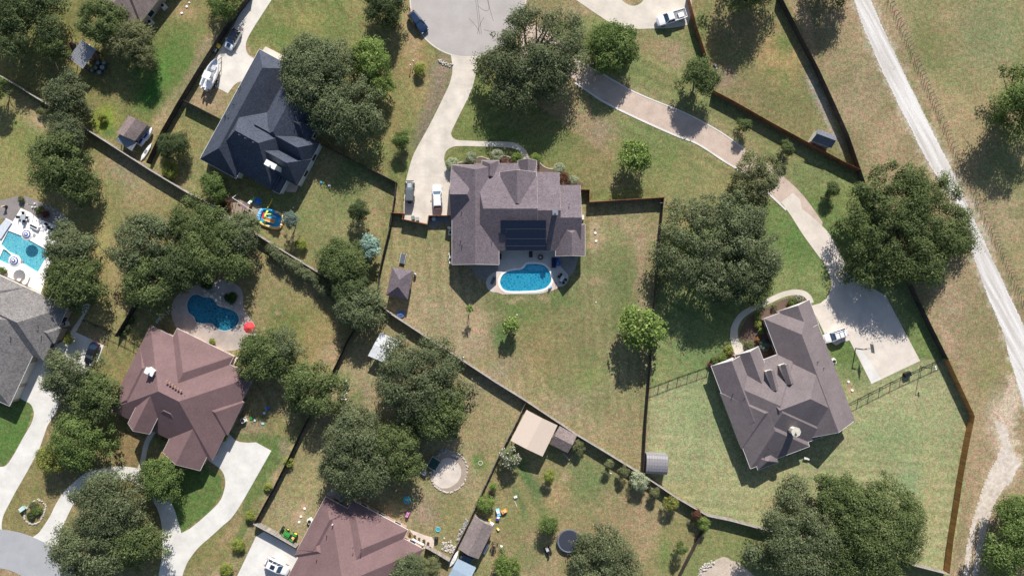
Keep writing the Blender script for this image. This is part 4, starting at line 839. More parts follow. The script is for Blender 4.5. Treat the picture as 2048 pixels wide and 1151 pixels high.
# ================================================================ FENCES
def fence(name, label, pts, m, h=1.83, top=True, kind='wood', group=None, rail_side=1, post_m=None, cap=False):
    """pts: photo points along the top edge"""
    w_ = [P(*p, h if top else 0) for p in pts]; w_ = [Vector((p.x, p.y, 0)) for p in w_]
    c = w_[len(w_)//2]; t_ = thing(name, label, 'fence', tuple(c), 0, group); rnd = random.Random(len(pts)*7+int(pts[0][0]))
    posts = []
    for a, b_ in zip(w_[:-1], w_[1:]):
        d = b_-a; l_ = d.length; d.normalize(); n_ = Vector((-d.y, d.x, 0)); rz = math.atan2(d.y, d.x)
        if kind == 'wood':
            k_ = max(1, int(l_/.152)); pb = MB()
            for i in range(k_):
                q = a+d*(i+.5)*l_/k_; hh = h+rnd.uniform(-.02, .02)
                pb.box((q.x, q.y, hh/2), (l_/k_*.985, .022, hh), rz)
            pb.build('board_panel', m, t_, world=True)
            rb = MB()
            for z in (.35, 1.0, h-.25):
                q = (a+b_)/2+n_*.06*rail_side; rb.box((q.x, q.y, z), (l_, .06, .12), rz)
            if cap: q = (a+b_)/2; MB().box((q.x, q.y, h+.035), (l_, .16, .035), rz).build('cap_board', M['wood_cap'], t_, world=True)  # cap in the paler tone, imitating a sunlit top edge
            rb.build('rail', m, t_, world=True)
        elif kind == 'rail':
            rb = MB()
            for z in (.45, .9, 1.35):
                q = (a+b_)/2; rb.box((q.x, q.y, z), (l_, .05, .14), rz)
            rb.build('rail', m, t_, world=True)
        elif kind == 'metal':
            rb = MB()
            for z in (.12, h-.15, h-.02):
                q = (a+b_)/2; rb.box((q.x, q.y, z), (l_, .035, .04), rz)
            rb.build('rail', m, t_, world=True); pk = MB(); k_ = int(l_/.2)
            for i in range(k_): q = a+d*(i+.5)*l_/k_; pk.box((q.x, q.y, h/2), (.014, .014, h-.1), rz)
            pk.build('picket', m, t_, world=True)
        k_ = max(1, round(l_/2.44))
        for i in range(k_+1): posts.append((a+d*l_*i/k_+n_*(.07*rail_side if kind == 'wood' else 0), rz))
    hp = h+(.05 if kind != 'wood' else -.05)
    pm = MB().box((0, 0, hp/2), (.09, .09, hp) if kind != 'rail' else (.13, .13, hp)).build('post', post_m or m, t_); first = True
    for q, rz in posts[:95]:
        o = pm if first else pm.copy()
        if not first: link(o); o.parent = t_
        first = False; o.location = q-t_.location; o.rotation_euler.z = rz
    return t_
G = M['wood_grey']
fence('wood_fence', 'weathered board fence running diagonally from the left edge past the dark brown shed', [(-30, 136), (10, 157), (108, 217), (222, 290), (300, 340), (378, 387), (410, 402)], G, cap=True)
fence('wood_fence', 'weathered board fence between the swing set yard and the long hedge', [(410, 402), (468, 441), (530, 479), (585, 513), (637, 545)], M['wood_grey'], cap=True)
fence('wood_fence', 'weathered board fence running under the oaks below the blue spruce', [(637, 545), (690, 578), (752, 606), (783, 628)], G)
fence('wood_fence', 'long weathered board fence from the pavilion to the tan carport', [(783, 628), (850, 672), (920, 717), (990, 763), (1053, 802)], G, cap=True)
fence('wood_fence', 'weathered board fence from the tan carport to the arched steel shed', [(1053, 802), (1155, 870), (1200, 897), (1290, 952), (1350, 993), (1416, 1031)], G, cap=True)
fence('wood_fence', 'weathered board fence below the taupe roofed house, running right to the bottom corner', [(1416, 1031), (1460, 1040), (1520, 1056), (1620, 1078), (1720, 1103), (1823, 1128.5), (1899, 1148)], G, cap=True)
fence('wood_fence', 'dark wood fence along the left of the drive with the boat', [(498, -12), (470, 24), (455, 45), (412, 111), (380, 163), (355, 204), (322, 262), (292, 325)], M['wood_dark'])
fence('wood_fence', 'short dark wood fence between the boat drive lawn and the charcoal-blue house', [(366, 200), (440, 238)], M['wood_dark'])
fence('wood_fence', 'dark wood fence round the right side of the charcoal-blue house yard', [(642, 288), (700, 317), (791, 364), (788, 395), (780, 449), (765, 510), (757, 548), (752, 606)], M['wood_dark'])
fence('wood_fence', 'small red cedar fence across the foot of the main driveway', [(779, 425), (806, 427), (804, 438), (855, 449), (858, 431), (906, 431)], M['wood_red'])
fence('wood_fence', 'red cedar fence with two corners right of the large mauve-brown house', [(1160, 379), (1179, 379), (1179, 404), (1240, 400), (1328, 394.5)], M['wood_red'])
fence('wood_fence', 'dark wood fence running straight down between the pool lawn and the big oak', [(1328, 394.5), (1322, 458), (1318, 520), (1312, 585), (1307, 650), (1301, 740), (1293, 840), (1287, 948)], M['wood_dark'])
fence('wood_fence', 'short orange cedar fence beside the white pickup truck', [(1377, -12), (1393, 50), (1413, 111), (1420, 135)], M['wood_red'])
fence('wood_fence', 'long red-orange cedar fence running down past the small navy roofed shed', [(1428, 181), (1470, 203), (1540, 243), (1628, 291), (1690, 324), (1724, 340)], M['wood_red'])
fence('wood_fence', 'dark board fence with three rails from the top edge down to the big round oak', [(1560, -12), (1600, 65), (1640, 142), (1672, 212), (1698, 270), (1733, 372), (1760, 440), (1800, 520), (1830, 580)], M['wood_dark'])
fence('wood_fence', 'dark board fence with rails right of the basketball court below the big round oak', [(1828, 577), (1862, 648), (1897, 718)], M['wood_dark'])
fence('wood_fence', 'bright new cedar fence along the right side of the large green back lawn', [(1897, 718), (1923, 774), (1950, 832), (1938, 890), (1927, 950), (1918, 1010), (1907, 1080), (1899, 1148)], M['wood_orange'])
fence('metal_fence', 'black metal fence from the taupe roofed house to the new cedar fence', [(1702, 810), (1790, 765), (1830, 746), (1897, 716)], M['iron'], kind='metal', h=1.5)
fence('metal_fence', 'short black metal fence left of the taupe roofed house', [(1302, 777), (1360, 755), (1421, 734)], M['iron'], kind='metal', h=1.5)
fence('wood_fence', 'low grey board fence running down from the tan carport past the lilac flowering tree', [(1051, 806), (1034, 842), (993, 921), (960, 992), (936, 1046), (897, 1125)], G, h=1.5)
fence('wood_fence', 'pale grey board fence between the clay pots and the long brown shed', [(850, 1094), (875, 1108), (898, 1122)], G)
fence('wood_fence', 'short dark fence running down to the bottom edge from the bright green bush', [(1407, 1062), (1385, 1105), (1361, 1152), (1350, 1180)], M['wood_dark'], h=1.5)
fence('wood_fence', 'white-topped board fence beside the green tractor', [(507, 1047), (550, 1070), (592, 1094)], M['wood_grey'], cap=True)
fence('wood_fence', 'dark board fence behind the row of small yellow-green bushes', [(600, 865), (574, 920), (546, 976), (527, 1010), (508, 1046)], M['wood_dark'])
fence('wood_fence', 'dark board fence in deep shade left of the white metal carport', [(745, 600), (720, 640), (694, 679), (671, 729), (640, 790), (600, 865)], M['wood_dark'])
fence('wood_fence', 'short dark board fence left of the teal pool yard', [(285, 575), (271, 601), (250, 638), (229, 672)], M['wood_dark'])
fence('metal_fence', 'thin black metal fence crossing to the rust-red roofed house', [(164, 640), (212, 662), (245, 678), (280, 696)], M['iron'], kind='metal', h=1.3)
fence('metal_fence', 'thin short black metal fence at the end of the parked dark car\'s drive', [(212, 662), (208, 690)], M['iron'], kind='metal', h=1.3)
# cedar stake fence along the field
cl = cr([(1776, -10), (1779, 0), (1808, 66), (1839, 136), (1872, 212), (1904, 284), (1928, 340), (1954, 397), (1978, 448), (2001, 497), (2024, 548), (2046, 596), (2060, 625)], 8, False)
wl = [P(x, y, 0) for x, y in cl]; t_ = thing('stake_fence', 'rough wire fence of thin crooked cedar stakes along the dry field', 'fence', tuple(wl[30]))
rnd = random.Random(5); acc = 0; nxt = 0; stakes = []
for a, b_ in zip(wl[:-1], wl[1:]):
    l_ = (b_-a).length
    while nxt < acc+l_:
        stakes.append(a.lerp(b_, (nxt-acc)/l_)); nxt += rnd.uniform(.62, 1.0)
    acc += l_
stakes = stakes[:99]
for p in stakes:
    b = MB(); x, y = p.x+rnd.uniform(-.1, .1), p.y+rnd.uniform(-.1, .1); hgt = rnd.uniform(1.1, 1.5)
    q = (x+rnd.uniform(-.22, .22), y+rnd.uniform(-.22, .22), hgt)
    b.tube((x, y, 0), (x*.4+q[0]*.6+rnd.uniform(-.06, .06), y*.4+q[1]*.6, hgt*.6), .06, .045, 5); b.tube((x*.4+q[0]*.6, y*.4+q[1]*.6, hgt*.6), q, .045, .03, 5)
    if rnd.random() < .5: b.tube(Vector((x, y, hgt*.5)), Vector((x+rnd.uniform(-.5, .5), y+rnd.uniform(-.3, .5), hgt*.9)), .03, .015, 4)
    b.build('stake', M['bark'], t_, world=True)
b = MB()
for z in (.4, .75, 1.1): b.path([(p.x, p.y, z) for p in wl[::6]], .012, 4)
b.build('wire', M['steel'], t_, world=True)
# ================================================================ TREES AND PLANTS
TREE_N = [0]
def clumps(Rr, H, hb, rg, sparse, flat):
    ph = rg.uniform(0, 6.28, 6); am = rg.uniform(.02, .085, 6)
    rc0 = np.clip(.20*Rr+.18, .16, 1.7); k = (3.0+(1.6 if Rr < 6 else 0))*(1-sparse)
    N = int(max(7, k*(Rr/rc0)**2)); out = []
    for i in range(N):
        th = rg.uniform(0, 6.283); RR = Rr*(1+sum(am[j]*math.sin((j+2)*th+ph[j]) for j in range(6)))
        RR *= rg.uniform(.86, 1.07); rc = rc0*(.5+.95*rg.uniform()**1.6)*(1 if i % 5 else .6); rho = rg.uniform(0, 1)**.48*max(RR-rc*.6, .05)
        e = math.sqrt(max(0, 1-min(1, rho/(Rr*1.06))**2.0)); zt = hb+(H-hb)*(.16+.84*e**.9)-rc*.7
        lo = hb+(H-hb)*(.20)
        z = zt-(rg.uniform(0, .10) if rg.uniform() < .62 else rg.uniform(.1, .95))*(zt-lo)
        out.append((rho*math.cos(th), rho*math.sin(th), z+rg.uniform(-.45, .30)*rc*flat, rc))
    return out
def leaves(cl, leaf, dens, rg, ca, cb, cc=None, elong=1.5, up=.75):
    Pn, Nn, Sn, Cn = [], [], [], []
    for (x, y, z, rc) in cl:
        n = int(dens*8.8*rc*rc/(leaf*leaf)); n = max(n, 10)
        d = rg.normal(size=(n, 3)); d /= np.linalg.norm(d, axis=1)[:, None]; d[:, 2] = np.where(d[:, 2] < -.45, -d[:, 2], d[:, 2])
        r_ = rc*(1+.22*rg.normal(size=n)).clip(.45, 1.45)
        sub = 1+.22*np.sin(d[:, 0]*6+x*3)*np.sin(d[:, 1]*6+y*3)
        p = np.array([x, y, z])+d*(r_*sub)[:, None]*np.array([1, 1, .78])
        nr = d*1.15+rg.normal(size=(n, 3))*.42+np.array([0, 0, up*.8]); nr /= np.linalg.norm(nr, axis=1)[:, None]
        v = np.clip(.5+.15*rg.normal(size=n)+rg.normal()*.17, 0, 1)[:, None]
        c = np.array(ca)*(1-v)+np.array(cb)*v
        if cc is not None: k = rg.uniform(size=n) < .15; c[k] = np.array(cc)*rg.uniform(.8, 1.2, (k.sum(), 1))
        Pn.append(p); Nn.append(nr); Sn.append(leaf*rg.uniform(.65, 1.3, n)); Cn.append(c)
    p = np.concatenate(Pn); nr = np.concatenate(Nn); s = np.concatenate(Sn)[:, None]; c = np.concatenate(Cn)
    p[:, 2] = np.maximum(p[:, 2], .03)
    a = rg.normal(size=p.shape); t1_ = np.cross(nr, a); t1_ /= np.linalg.norm(t1_, axis=1)[:, None]; t2_ = np.cross(nr, t1_)
    q = np.stack([p-t1_*s*.5*elong, p-t2_*s*.42, p+t1_*s*.5*elong, p+t2_*s*.42], 1).reshape(-1, 3)
    return q, np.repeat(c, 4, axis=0)
TONE = {  # darker, lighter, accent
 'oak': ((.036, .054, .018), (.098, .126, .046), (.13, .15, .07)),
 'oakgrey': ((.042, .055, .026), (.108, .128, .064), (.14, .155, .095)),
 'oakdeep': ((.028, .044, .018), (.082, .104, .045), None),
 'olive': ((.065, .075, .032), (.165, .170, .085), None),
 'fresh': ((.035, .062, .016), (.110, .150, .048), (.14, .175, .06)),
 'bright': ((.045, .080, .016), (.150, .205, .055), (.22, .26, .09)),
 'yellow': ((.080, .105, .018), (.225, .255, .060), (.26, .25, .08)),
 'blue': ((.080, .140, .120), (.290, .400, .350), None),
 'bluish': ((.045, .075, .062), (.150, .190, .165), None),
 'lilac': ((.060, .090, .035), (.130, .150, .070), (.46, .38, .44)),
 'pale': ((.120, .140, .085), (.330, .350, .240), None),
 'red': ((.060, .030, .022), (.140, .070, .045), None),
 'rust': ((.200, .090, .030), (.360, .190, .080), None),
 'golden': ((.060, .085, .020), (.170, .200, .055), (.36, .27, .08)),
 'dark': ((.016, .035, .010), (.045, .080, .022), None)}
LK = 1.42
def plant(name, label, cat, px, py, r, H, tone, group=None, sparse=0.0, shape='dome', dens=1.0, leaf=None, bark='bark', limbs=None, elong=1.5, hbf=None, seed=None):
    TREE_N[0] += 1; seed = seed or 100+TREE_N[0]; rg = np.random.RandomState(seed)
    hm = H*.6; loc = P(px, py, hm); t_ = thing(name, label, cat, (loc.x, loc.y, 0), 0, group); Rr = r*.1*(HC-hm)/HC*1.04
    hb = H*(hbf if hbf is not None else (.22 if shape == 'dome' else .03)); ca, cb, cc = TONE[tone]; j = rg.uniform(.90, 1.10)
    f = lambda c: None if c is None else tuple(v*j*LK for v in c)
    if leaf is None: leaf = float(np.clip(.085+.026*Rr, .09, .235))
    if shape == 'ball':
        cl = []
        n = int(26 if Rr > .7 else 14)
        for i in range(n):
            d = rg.normal(size=3); d /= np.linalg.norm(d); d[2] = abs(d[2])*rg.choice([1, 1, -.3])
            cl.append((d[0]*Rr*.68, d[1]*Rr*.68, H*.48+d[2]*H*.30, Rr*.34))
    else: cl = clumps(Rr, H, hb, rg, sparse, 1.0 if Rr > 2 else .6)
    q, c = leaves(cl, leaf, dens*(1-.25*sparse), rg, f(ca), f(cb), f(cc), elong)
    me = npmesh('foliage', q, np.arange(len(q)).reshape(-1, 4), c); me.materials.append(M['leaf'])
    o = link(bpy.data.objects.new('crown' if cat == 'tree' else 'foliage', me)); o.parent = t_
    if cat == 'tree' or H > 2.2:
        b = MB(); tr = max(.05, Rr*.042+.02); fork = max(hb*.85, .35)
        b.tube((0, 0, 0), (0, 0, .25), tr*1.5, tr*1.05, 10); b.tube((0, 0, .25), (0, 0, fork), tr*1.05, tr*.8, 10)
        nl = limbs or int(np.clip(4+Rr*1.1, 4, 16)); order = rg.permutation(len(cl))[:nl]
        for i in order:
            x, y, z, rc = cl[i]; m1 = (x*.35+rg.normal()*.1*Rr*.3, y*.35+rg.normal()*.1*Rr*.3, fork+(z-fork)*.45); m2 = (x*.75, y*.75, fork+(z-fork)*.82)
            b.tube((0, 0, fork*.92), m1, tr*.62, tr*.42, 7); b.tube(m1, m2, tr*.42, tr*.24, 6); b.tube(m2, (x, y, z+rc*.2), tr*.24, tr*.08, 5)
            for s_ in range(2):
                e = np.array(m2)+rg.normal(size=3)*np.array([rc, rc, rc*.5]); b.tube(m2, tuple(e), tr*.16, tr*.05, 4)
        b.build('trunk', M[bark], t_)
    return t_
T = lambda label, px, py, r, H, tone, **k: plant('tree', label, 'tree', px, py, r, H, tone, **k)
B_ = lambda label, px, py, r, H, tone, **k: plant('shrub', label, 'shrub', px, py, r, H, tone, **{**dict(shape='ball'), **k})
T('dark green oak filling the top left corner of the photo', 42, 28, 84, 8.5, 'oakdeep')
T('smaller oak at the right flank of the top left corner oak', 106, 92, 32, 6, 'oak', sparse=.25)
T('dark oak overhanging the brown roof cut off by the top edge', 203, 44, 45, 7.5, 'oak')
T('olive green oak just below the brown roofed house at the top', 262, 82, 42, 6.5, 'olive', sparse=.1)
T('pale olive tree right of the barrels, with a bright tuft of twigs', 292, 116, 26, 5.5, 'olive', sparse=.3)
T('round grey-green tree above the diagonal fence on the upper left', 133, 190, 46, 6.5, 'oakgrey')
B_('tiny lime green bush on the bright patch of grass', 205, 235, 10, 1.4, 'yellow')
T('green tree partly cut off by the left edge below the corner oak', -4, 176, 24, 5.5, 'fresh')
B_('small straggly bush below the diagonal fence near the left edge', 84, 222, 12, 1.4, 'olive', shape='dome', sparse=.4)
T('upper tree of the elongated clump below the diagonal fence on the left', 130, 262, 40, 6.5, 'oakgrey')
T('large lower tree of the elongated clump on the left lawn', 120, 330, 60, 8, 'oak')
T('small tree wedged between the lower clump tree and the left lawn edge', 160, 372, 34, 6, 'oak')
T('yellow-green tree at the top edge beside the dark wood fence', 450, 8, 32, 5, 'fresh', sparse=.1)
T('small green tree right of the lean-to at the left fence', 346, 292, 30, 4.5, 'oakdeep')
B_('round lime bush just below the small green tree near the left fence', 340, 338, 17, 2.2, 'yellow')
T('light green tree at the lower left corner of the charcoal-blue house', 431, 371, 29, 4.5, 'fresh', sparse=.1)
B_('brownish shrub beside the swing frame', 452, 408, 11, 1.3, 'red', shape='dome')
T('huge grey-green oak covering the top right of the charcoal-blue roof', 640, 158, 84, 9.5, 'oakgrey', sparse=-.1)
T('lower right oak of the big cluster beside the charcoal-blue house', 690, 208, 76, 8.5, 'oakgrey', sparse=-.1)
T('yellow-green tree on the right of the big oak cluster', 739, 118, 42, 7.5, 'bright')
T('small yellow-green tree hanging below its taller twin at the big oak cluster', 758, 170, 27, 6, 'bright')
T('dark oak at the top edge left of the round asphalt turning area', 772, 12, 43, 6.5, 'oakdeep')
B_('round lime bush beside the two mailboxes', 840, 137, 13, 2.0, 'yellow')
T('small round tree left of the main driveway bend', 803, 280, 18, 3.8, 'fresh')
T('broad open live oak over the round turning area with branches showing through', 1066, 100, 104, 9.5, 'oakgrey', sparse=.25, bark='bark_l', limbs=26, dens=.9)
T('dense lower half of the broad live oak by the turning area', 1046, 140, 82, 8, 'oakgrey', sparse=.1)
T('dense round bright green tree beside the granite drive', 1221, 97, 53, 6.5, 'fresh', sparse=-.25)
T('oak standing in the gap of the red-orange cedar fence', 1399, 153, 37, 6.5, 'oak', seed=912)
for i, (x, y, l_) in enumerate(((1487, 252, 'thin sapling on the lawn between the granite drive and the cedar fence'), (1573, 297, 'thin sapling left of the small navy roofed shed'), (1664, 377, 'thin sapling left of the big round oak'))):
    T(l_, x, y, 15, 3.4, 'oak', sparse=.1, group='saplings along the cedar fence', hbf=.1)
T('yellow-green leafy tree on the lawn right of the large mauve-brown house', 1268, 312, 32, 5.6, 'bright', leaf=.26)
T('sparse brownish oak overhanging the granite drive', 1512, 350, 52, 7, 'olive', sparse=.12)
T('huge round live oak in the middle right beside the straight dark fence', 1438, 492, 117, 9.5, 'oakgrey', sparse=-.15)
T('smaller oak lobe at the lower right of the huge round live oak', 1492, 560, 50, 6, 'oak')
T('huge round oak overlapping the white gravel road', 1812, 452, 126, 9.6, 'oak', sparse=-.2)
T('small oak lobe at the lower left of the huge oak by the gravel road', 1738, 535, 46, 6.5, 'oak')
T('bright green tree at the right edge standing in the dry field', 2056, 200, 74, 10.5, 'fresh', hbf=.12, limbs=5)
T('tree above the top edge casting its shadow by the dark three rail fence', 1668, -52, 50, 8.5, 'oak', hbf=.08)
T('tree at the top edge casting a wide shadow on the tan lawn', 1506, -56, 68, 10, 'oak', hbf=.08)
T('large leafed bright green tree touching the straight dark fence', 1284, 660, 46, 7.6, 'bright', leaf=.38, dens=.85)
T('small yellow-green tree on the lawn below the kidney pool', 1021, 651, 17, 4.2, 'bright', leaf=.26)
T('tiny thin tree below the left corner of the mauve-brown roof', 938, 618, 9, 4.0, 'bright', sparse=.45, leaf=.2)
T('small dark round tree in the yard below the charcoal-blue house', 716, 420, 20, 4.2, 'oakdeep')
T('silver-blue spruce beside the dark fence corner', 740, 493, 23, 4.5, 'blue', leaf=.24)
B_('lime green bush on the lawn below the inflatable pool', 601, 489, 12, 1.8, 'yellow')
T('bluish narrow tree right of the inflatable pool', 582, 440, 17, 5.5, 'bluish')
T('oak left of the silver-blue spruce', 686, 522, 46, 6.5, 'oak')
T('oak just left of the pavilion below the spruce', 700, 572, 36, 6, 'oakdeep')
T('oak with pale bare twigs left of the white metal carport', 720, 616, 48, 6.5, 'oakgrey', bark='bark_l', sparse=.15)
T('broad grey-green oak above the teal pool, leftmost of the group', 285, 490, 66, 8.5, 'oakgrey')
T('lower oak of the group above the teal pool', 300, 556, 62, 7.5, 'oak')
T('topmost oak of the group right of the orange fence piece', 386, 446, 48, 7, 'oak')
T('large oak in the right half of the group above the teal pool', 430, 500, 74, 8.5, 'oak')
T('right outermost oak of the group above the teal pool', 478, 470, 46, 7, 'oakgrey')
T('dark oak filling the middle of the group above the teal pool', 360, 530, 52, 7.5, 'oakdeep')
T('oak beside the white pool terrace with two striped umbrellas', 138, 492, 46, 7.5, 'oakgrey')
T('lower oak beside the white pool terrace above the grey roof', 148, 566, 58, 8, 'oak')
T('oak right of the rust-red roof, with pale branches showing', 524, 712, 54, 7.5, 'oak', bark='bark_l')
T('sparse grey-green oak branch crown beside the red umbrella', 574, 690, 36, 6.5, 'oakgrey', sparse=.4, bark='bark_l')
T('round oak between the rust-red roof and the dark board fence', 628, 776, 60, 7.5, 'oak')
T('oak with gaps over the pale drive left of the rust-red roof', 138, 752, 52, 7.5, 'oakgrey', sparse=.15)
T('oak hanging over the lower left edge of the rust-red roof', 188, 790, 52, 7, 'oak', sparse=.1)
T('round yellow-green tree with a golden edge above the circular drive', 160, 882, 62, 7, 'fresh')
T('golden-leaved small tree at the left rim of the yellow-green tree', 104, 915, 28, 5, 'golden')
T('large oak in the middle of the circular drive', 222, 1010, 82, 9, 'oakgrey')
T('lower left oak in the circular drive touching the bottom edge', 190, 1092, 80, 8.5, 'oakgrey')
T('lower right oak in the circular drive', 268, 1082, 62, 8, 'oak')
T('light green tree between the circular drive and the rust-red garage', 322, 958, 46, 6.5, 'fresh', sparse=.1)
T('large round oak right of the white metal carport', 838, 754, 86, 9, 'oakgrey', sparse=-.1)
T('oak lobe at the lower right of the large round oak by the carport', 872, 822, 58, 7.5, 'oak')
T('big oak above the rust-red roof at the bottom', 718, 920, 78, 9, 'oakgrey', sparse=-.1)
T('oak right of the big oak, beside the sand pit', 792, 905, 62, 8, 'oak')
T('oak on top of the bottom oak group, left of the round oak', 706, 862, 54, 7.5, 'oakgrey')
T('oak at the bottom edge left of the round trampoline shadow', 812, 1138, 34, 6, 'oakgrey', seed=733)
T('oak at the bottom edge right of the round trampoline', 1212, 1126, 72, 8, 'oakgrey')
T('large oak on the bottom edge, left of the pair below the green lawn', 1590, 1080, 88, 9, 'oakgrey', sparse=-.1)
T('largest oak on the bottom edge, right of the pair below the green lawn', 1746, 1058, 104, 10, 'oak', sparse=-.15)
T('small oak crown on top of the bottom right pair', 1676, 988, 46, 7, 'oak')
T('dark oak between the bottom right pair', 1668, 1090, 60, 8, 'oak')
T('yellow-green tree at the right edge beside the dirt track', 2046, 1092, 80, 9, 'fresh', seed=321)
T('small dark yellow-green tree above the right edge tree by the dirt track', 2030, 1024, 38, 7, 'fresh')
# shrubs
for x, y, r, tn, l_ in ((904, 328, 13, 'pale', 'round pale clipped bush at the driveway corner of the mauve-brown house'), (943.7, 315, 12, 'pale', 'second round pale clipped bush from the driveway before the mauve-brown house'), (994, 310.5, 12, 'pale', 'round pale clipped bush touching the front walk curve'), (1034.6, 316, 11.5, 'bright', 'round green clipped bush left of the front walk end'), (1071, 317.5, 11, 'bright', 'round green clipped bush right of the front walk end'), (1118, 338, 12, 'pale', 'round pale clipped bush beside the dark red shrub'), (1147, 361, 10, 'pale', 'round pale clipped bush right of the dark red shrub')):
    B_(l_, x, y, r, 2.0, tn, group='clipped round bushes before the mauve-brown house', leaf=.11, dens=1.5)
B_('dark red thin shrub at the front corner of the mauve-brown house', 1126, 357, 13, 2.2, 'red', shape='dome', sparse=.2)
for x, y in ((930, 326), (962, 326), (980, 324), (1010, 322), (1018, 327)): B_('small dark planting in the brown bed before the mauve-brown house', x, y, 5.5, .7, 'red' if x > 1000 else 'olive', group='small plants in the front bed')
for x, y, r, tn, l_ in ((1584.5, 604, 8.5, 'fresh', 'round green bush at the garage corner bed of the taupe roofed house'), (1599, 597, 8, 'lilac', 'pale flowering bush at the tip of the curved bed'), (1550, 613, 6.5, 'olive', 'small thin shrub alone in the brown curved bed'), (1515, 633, 7.5, 'bright', 'uppermost of the three round lime bushes by the curved walk'), (1515, 648, 7.5, 'yellow', 'middle of the three round lime bushes by the curved walk'), (1522, 662, 7.5, 'bright', 'lowest of the three round lime bushes by the curved walk'), (1514.5, 678, 5.5, 'rust', 'small orange bush in the curved bed'), (1530, 690, 12, 'bluish', 'grey-blue shrub in the courtyard of the taupe roofed house'), (1499, 689, 10, 'olive', 'olive bush at the entry of the taupe roofed house'), (1457, 700, 10, 'golden', 'yellow-green bush left of the front walk of the taupe roofed house'), (1445, 714, 9, 'bright', 'green bush between two others in the corner bed'), (1429, 718.5, 8, 'fresh', 'round dark green bush in the corner bed'), (1420, 727, 5, 'red', 'tiny reddish plant at the end of the corner bed')):
    B_(l_, x, y, r, 1.1, tn, leaf=.12)
for x, y, r, H, tn, l_ in ((1217, 926, 9, 3.0, 'olive', 'thin twiggy tree left of the row below the board fence'), (1245.6, 942, 12, 3.0, 'olive', 'olive bush second from the left below the board fence'), (1277, 962, 19, 3.2, 'pale', 'pale leafed tree below the arched shed corner'), (1309, 984, 11, 2.6, 'olive', 'small olive bush right of the pale leafed tree'), (1341, 1005, 16, 3.2, 'golden', 'yellow-green tree in the middle of the row below the board fence'), (1392, 1027, 10, 2.6, 'red', 'brownish twiggy bush beside the bright green bush'), (1406, 1047, 14, 3.0, 'bright', 'bright green bush at the fence junction'), (1362, 1096, 13, 4.0, 'fresh', 'narrow green tree left of the short dark fence at the bottom'), (1097.5, 951, 12, 2.8, 'yellow', 'sparse yellow-green tree on the lawn below the tan carport'), (1098, 1050, 19, 4.2, 'fresh', 'dark green tree beside the trampoline'), (1010, 1133, 27, 3.6, 'bright', 'round bright green tree at the bottom edge'), (1155, 894, 14, 2.4, 'olive', 'olive bush at the right side of the brown shingled shed'), (970, 1007, 18, 3.0, 'bright', 'green tree above the long brown shed'), (986.5, 973, 7, 1.8, 'bright', 'small green bush by the low grey fence'), (860, 1136, 22, 3.5, 'olive', 'pale green tree right of the bottom rust-red roof'), (137, 678, 10, 2.2, 'yellow', 'lime green little tree beside the grey roof'), (654, 1004, 4, 1, 'olive', 'tiny plant at the peak of the bottom rust-red roof')):
    plant('small_tree' if H > 2.2 else 'shrub', l_, 'tree' if H > 2.2 else 'shrub', x, y, r, H, tn, sparse=.15, shape='dome', hbf=.1)
T('lilac flowering tree below the tan carport', 1020.5, 914, 21, 4.0, 'lilac', leaf=.2)
for x, y, r, l_ in ((451, 1139, 14, 'lowest bush of the diagonal row left of the white car'), (475.6, 1091, 13.5, 'second lowest bush of the diagonal row left of the white car'), (501.5, 1031, 10.5, 'lime bush at the corner of the dark board fence'), (535.5, 973, 8.5, 'small lime bush on the lawn side of the dark board fence'), (577, 924, 10, 'green bush growing through the dark board fence'), (447, 873, 9, 'lime bush at the rust-red garage corner'), (424, 683, 7, 'lime bush on the pool patio beside the rust-red roof')):
    B_(l_, x, y, r, 1.5 if r > 9 else 1.1, 'yellow', leaf=.13)
for x, y, r, l_ in ((414, 569, 12, 'dark round bush above the rock edge of the teal pool'), (461, 595, 12, 'dark round bush at the right end of the pool rocks')): B_(l_, x, y, r, 1.5, 'dark', leaf=.12, dens=1.4)
# hedge between the two lots: one continuous planted strip
rg = np.random.RandomState(77); hc = cr([(542, 494), (560, 512), (590, 532), (618, 550), (646, 574), (668, 588)], 12, False)
cl = []; h0 = P(600, 538, 1.5)
for (x, y) in hc:
    for k_ in range(2):
        q = P(x+rg.uniform(-8, 8), y+rg.uniform(-8, 8), 1.6); cl.append((q.x-h0.x, q.y-h0.y, rg.uniform(.9, 2.2), rg.uniform(.5, .8)))
t_ = thing('hedge', 'long loose grey-green hedge along the board fence below the inflatable pool', 'hedge', (h0.x, h0.y, 0))
q, c = leaves(cl, .16, 1.0, rg, (.07, .09, .045), (.22, .24, .13), None); me = npmesh('foliage', q, np.arange(len(q)).reshape(-1, 4), c); me.materials.append(M['leaf'])
o = link(bpy.data.objects.new('foliage', me)); o.parent = t_
# plants in the stone-ringed bed and rock beds
for x, y, r, tn, l_ in ((66, 1010, 9, 'olive', 'upper plant clump inside the ring of white stones'), (74, 1020, 10, 'fresh', 'right plant clump inside the ring of white stones'), (62, 1030, 8, 'oakdeep', 'lower dark plant clump inside the ring of white stones'), (78, 420, 9, 'oak', 'green plant left of the terracotta bowl on the white terrace'), (90, 428, 8, 'red', 'dark brown plant right of the terracotta bowl on the white terrace'), (6, 540, 8, 'fresh', 'green plant at the left edge below the striped umbrella'), (42, 398, 7, 'olive', 'low plant in the grey rock bed above the white terrace'), (330, 873, 9, 'olive', 'olive plant in the shaded courtyard of the rust-red house'), (254, 655, 7, 'oakdeep', 'dark plant beside the left yard fence of the teal pool house'), (249, 664, 6, 'oakdeep', 'lowest dark plant beside the left yard fence'), (262, 640, 7, 'oakdeep', 'upper dark plant beside the left yard fence')):
    B_(l_, x, y, r, .9, tn, leaf=.13)
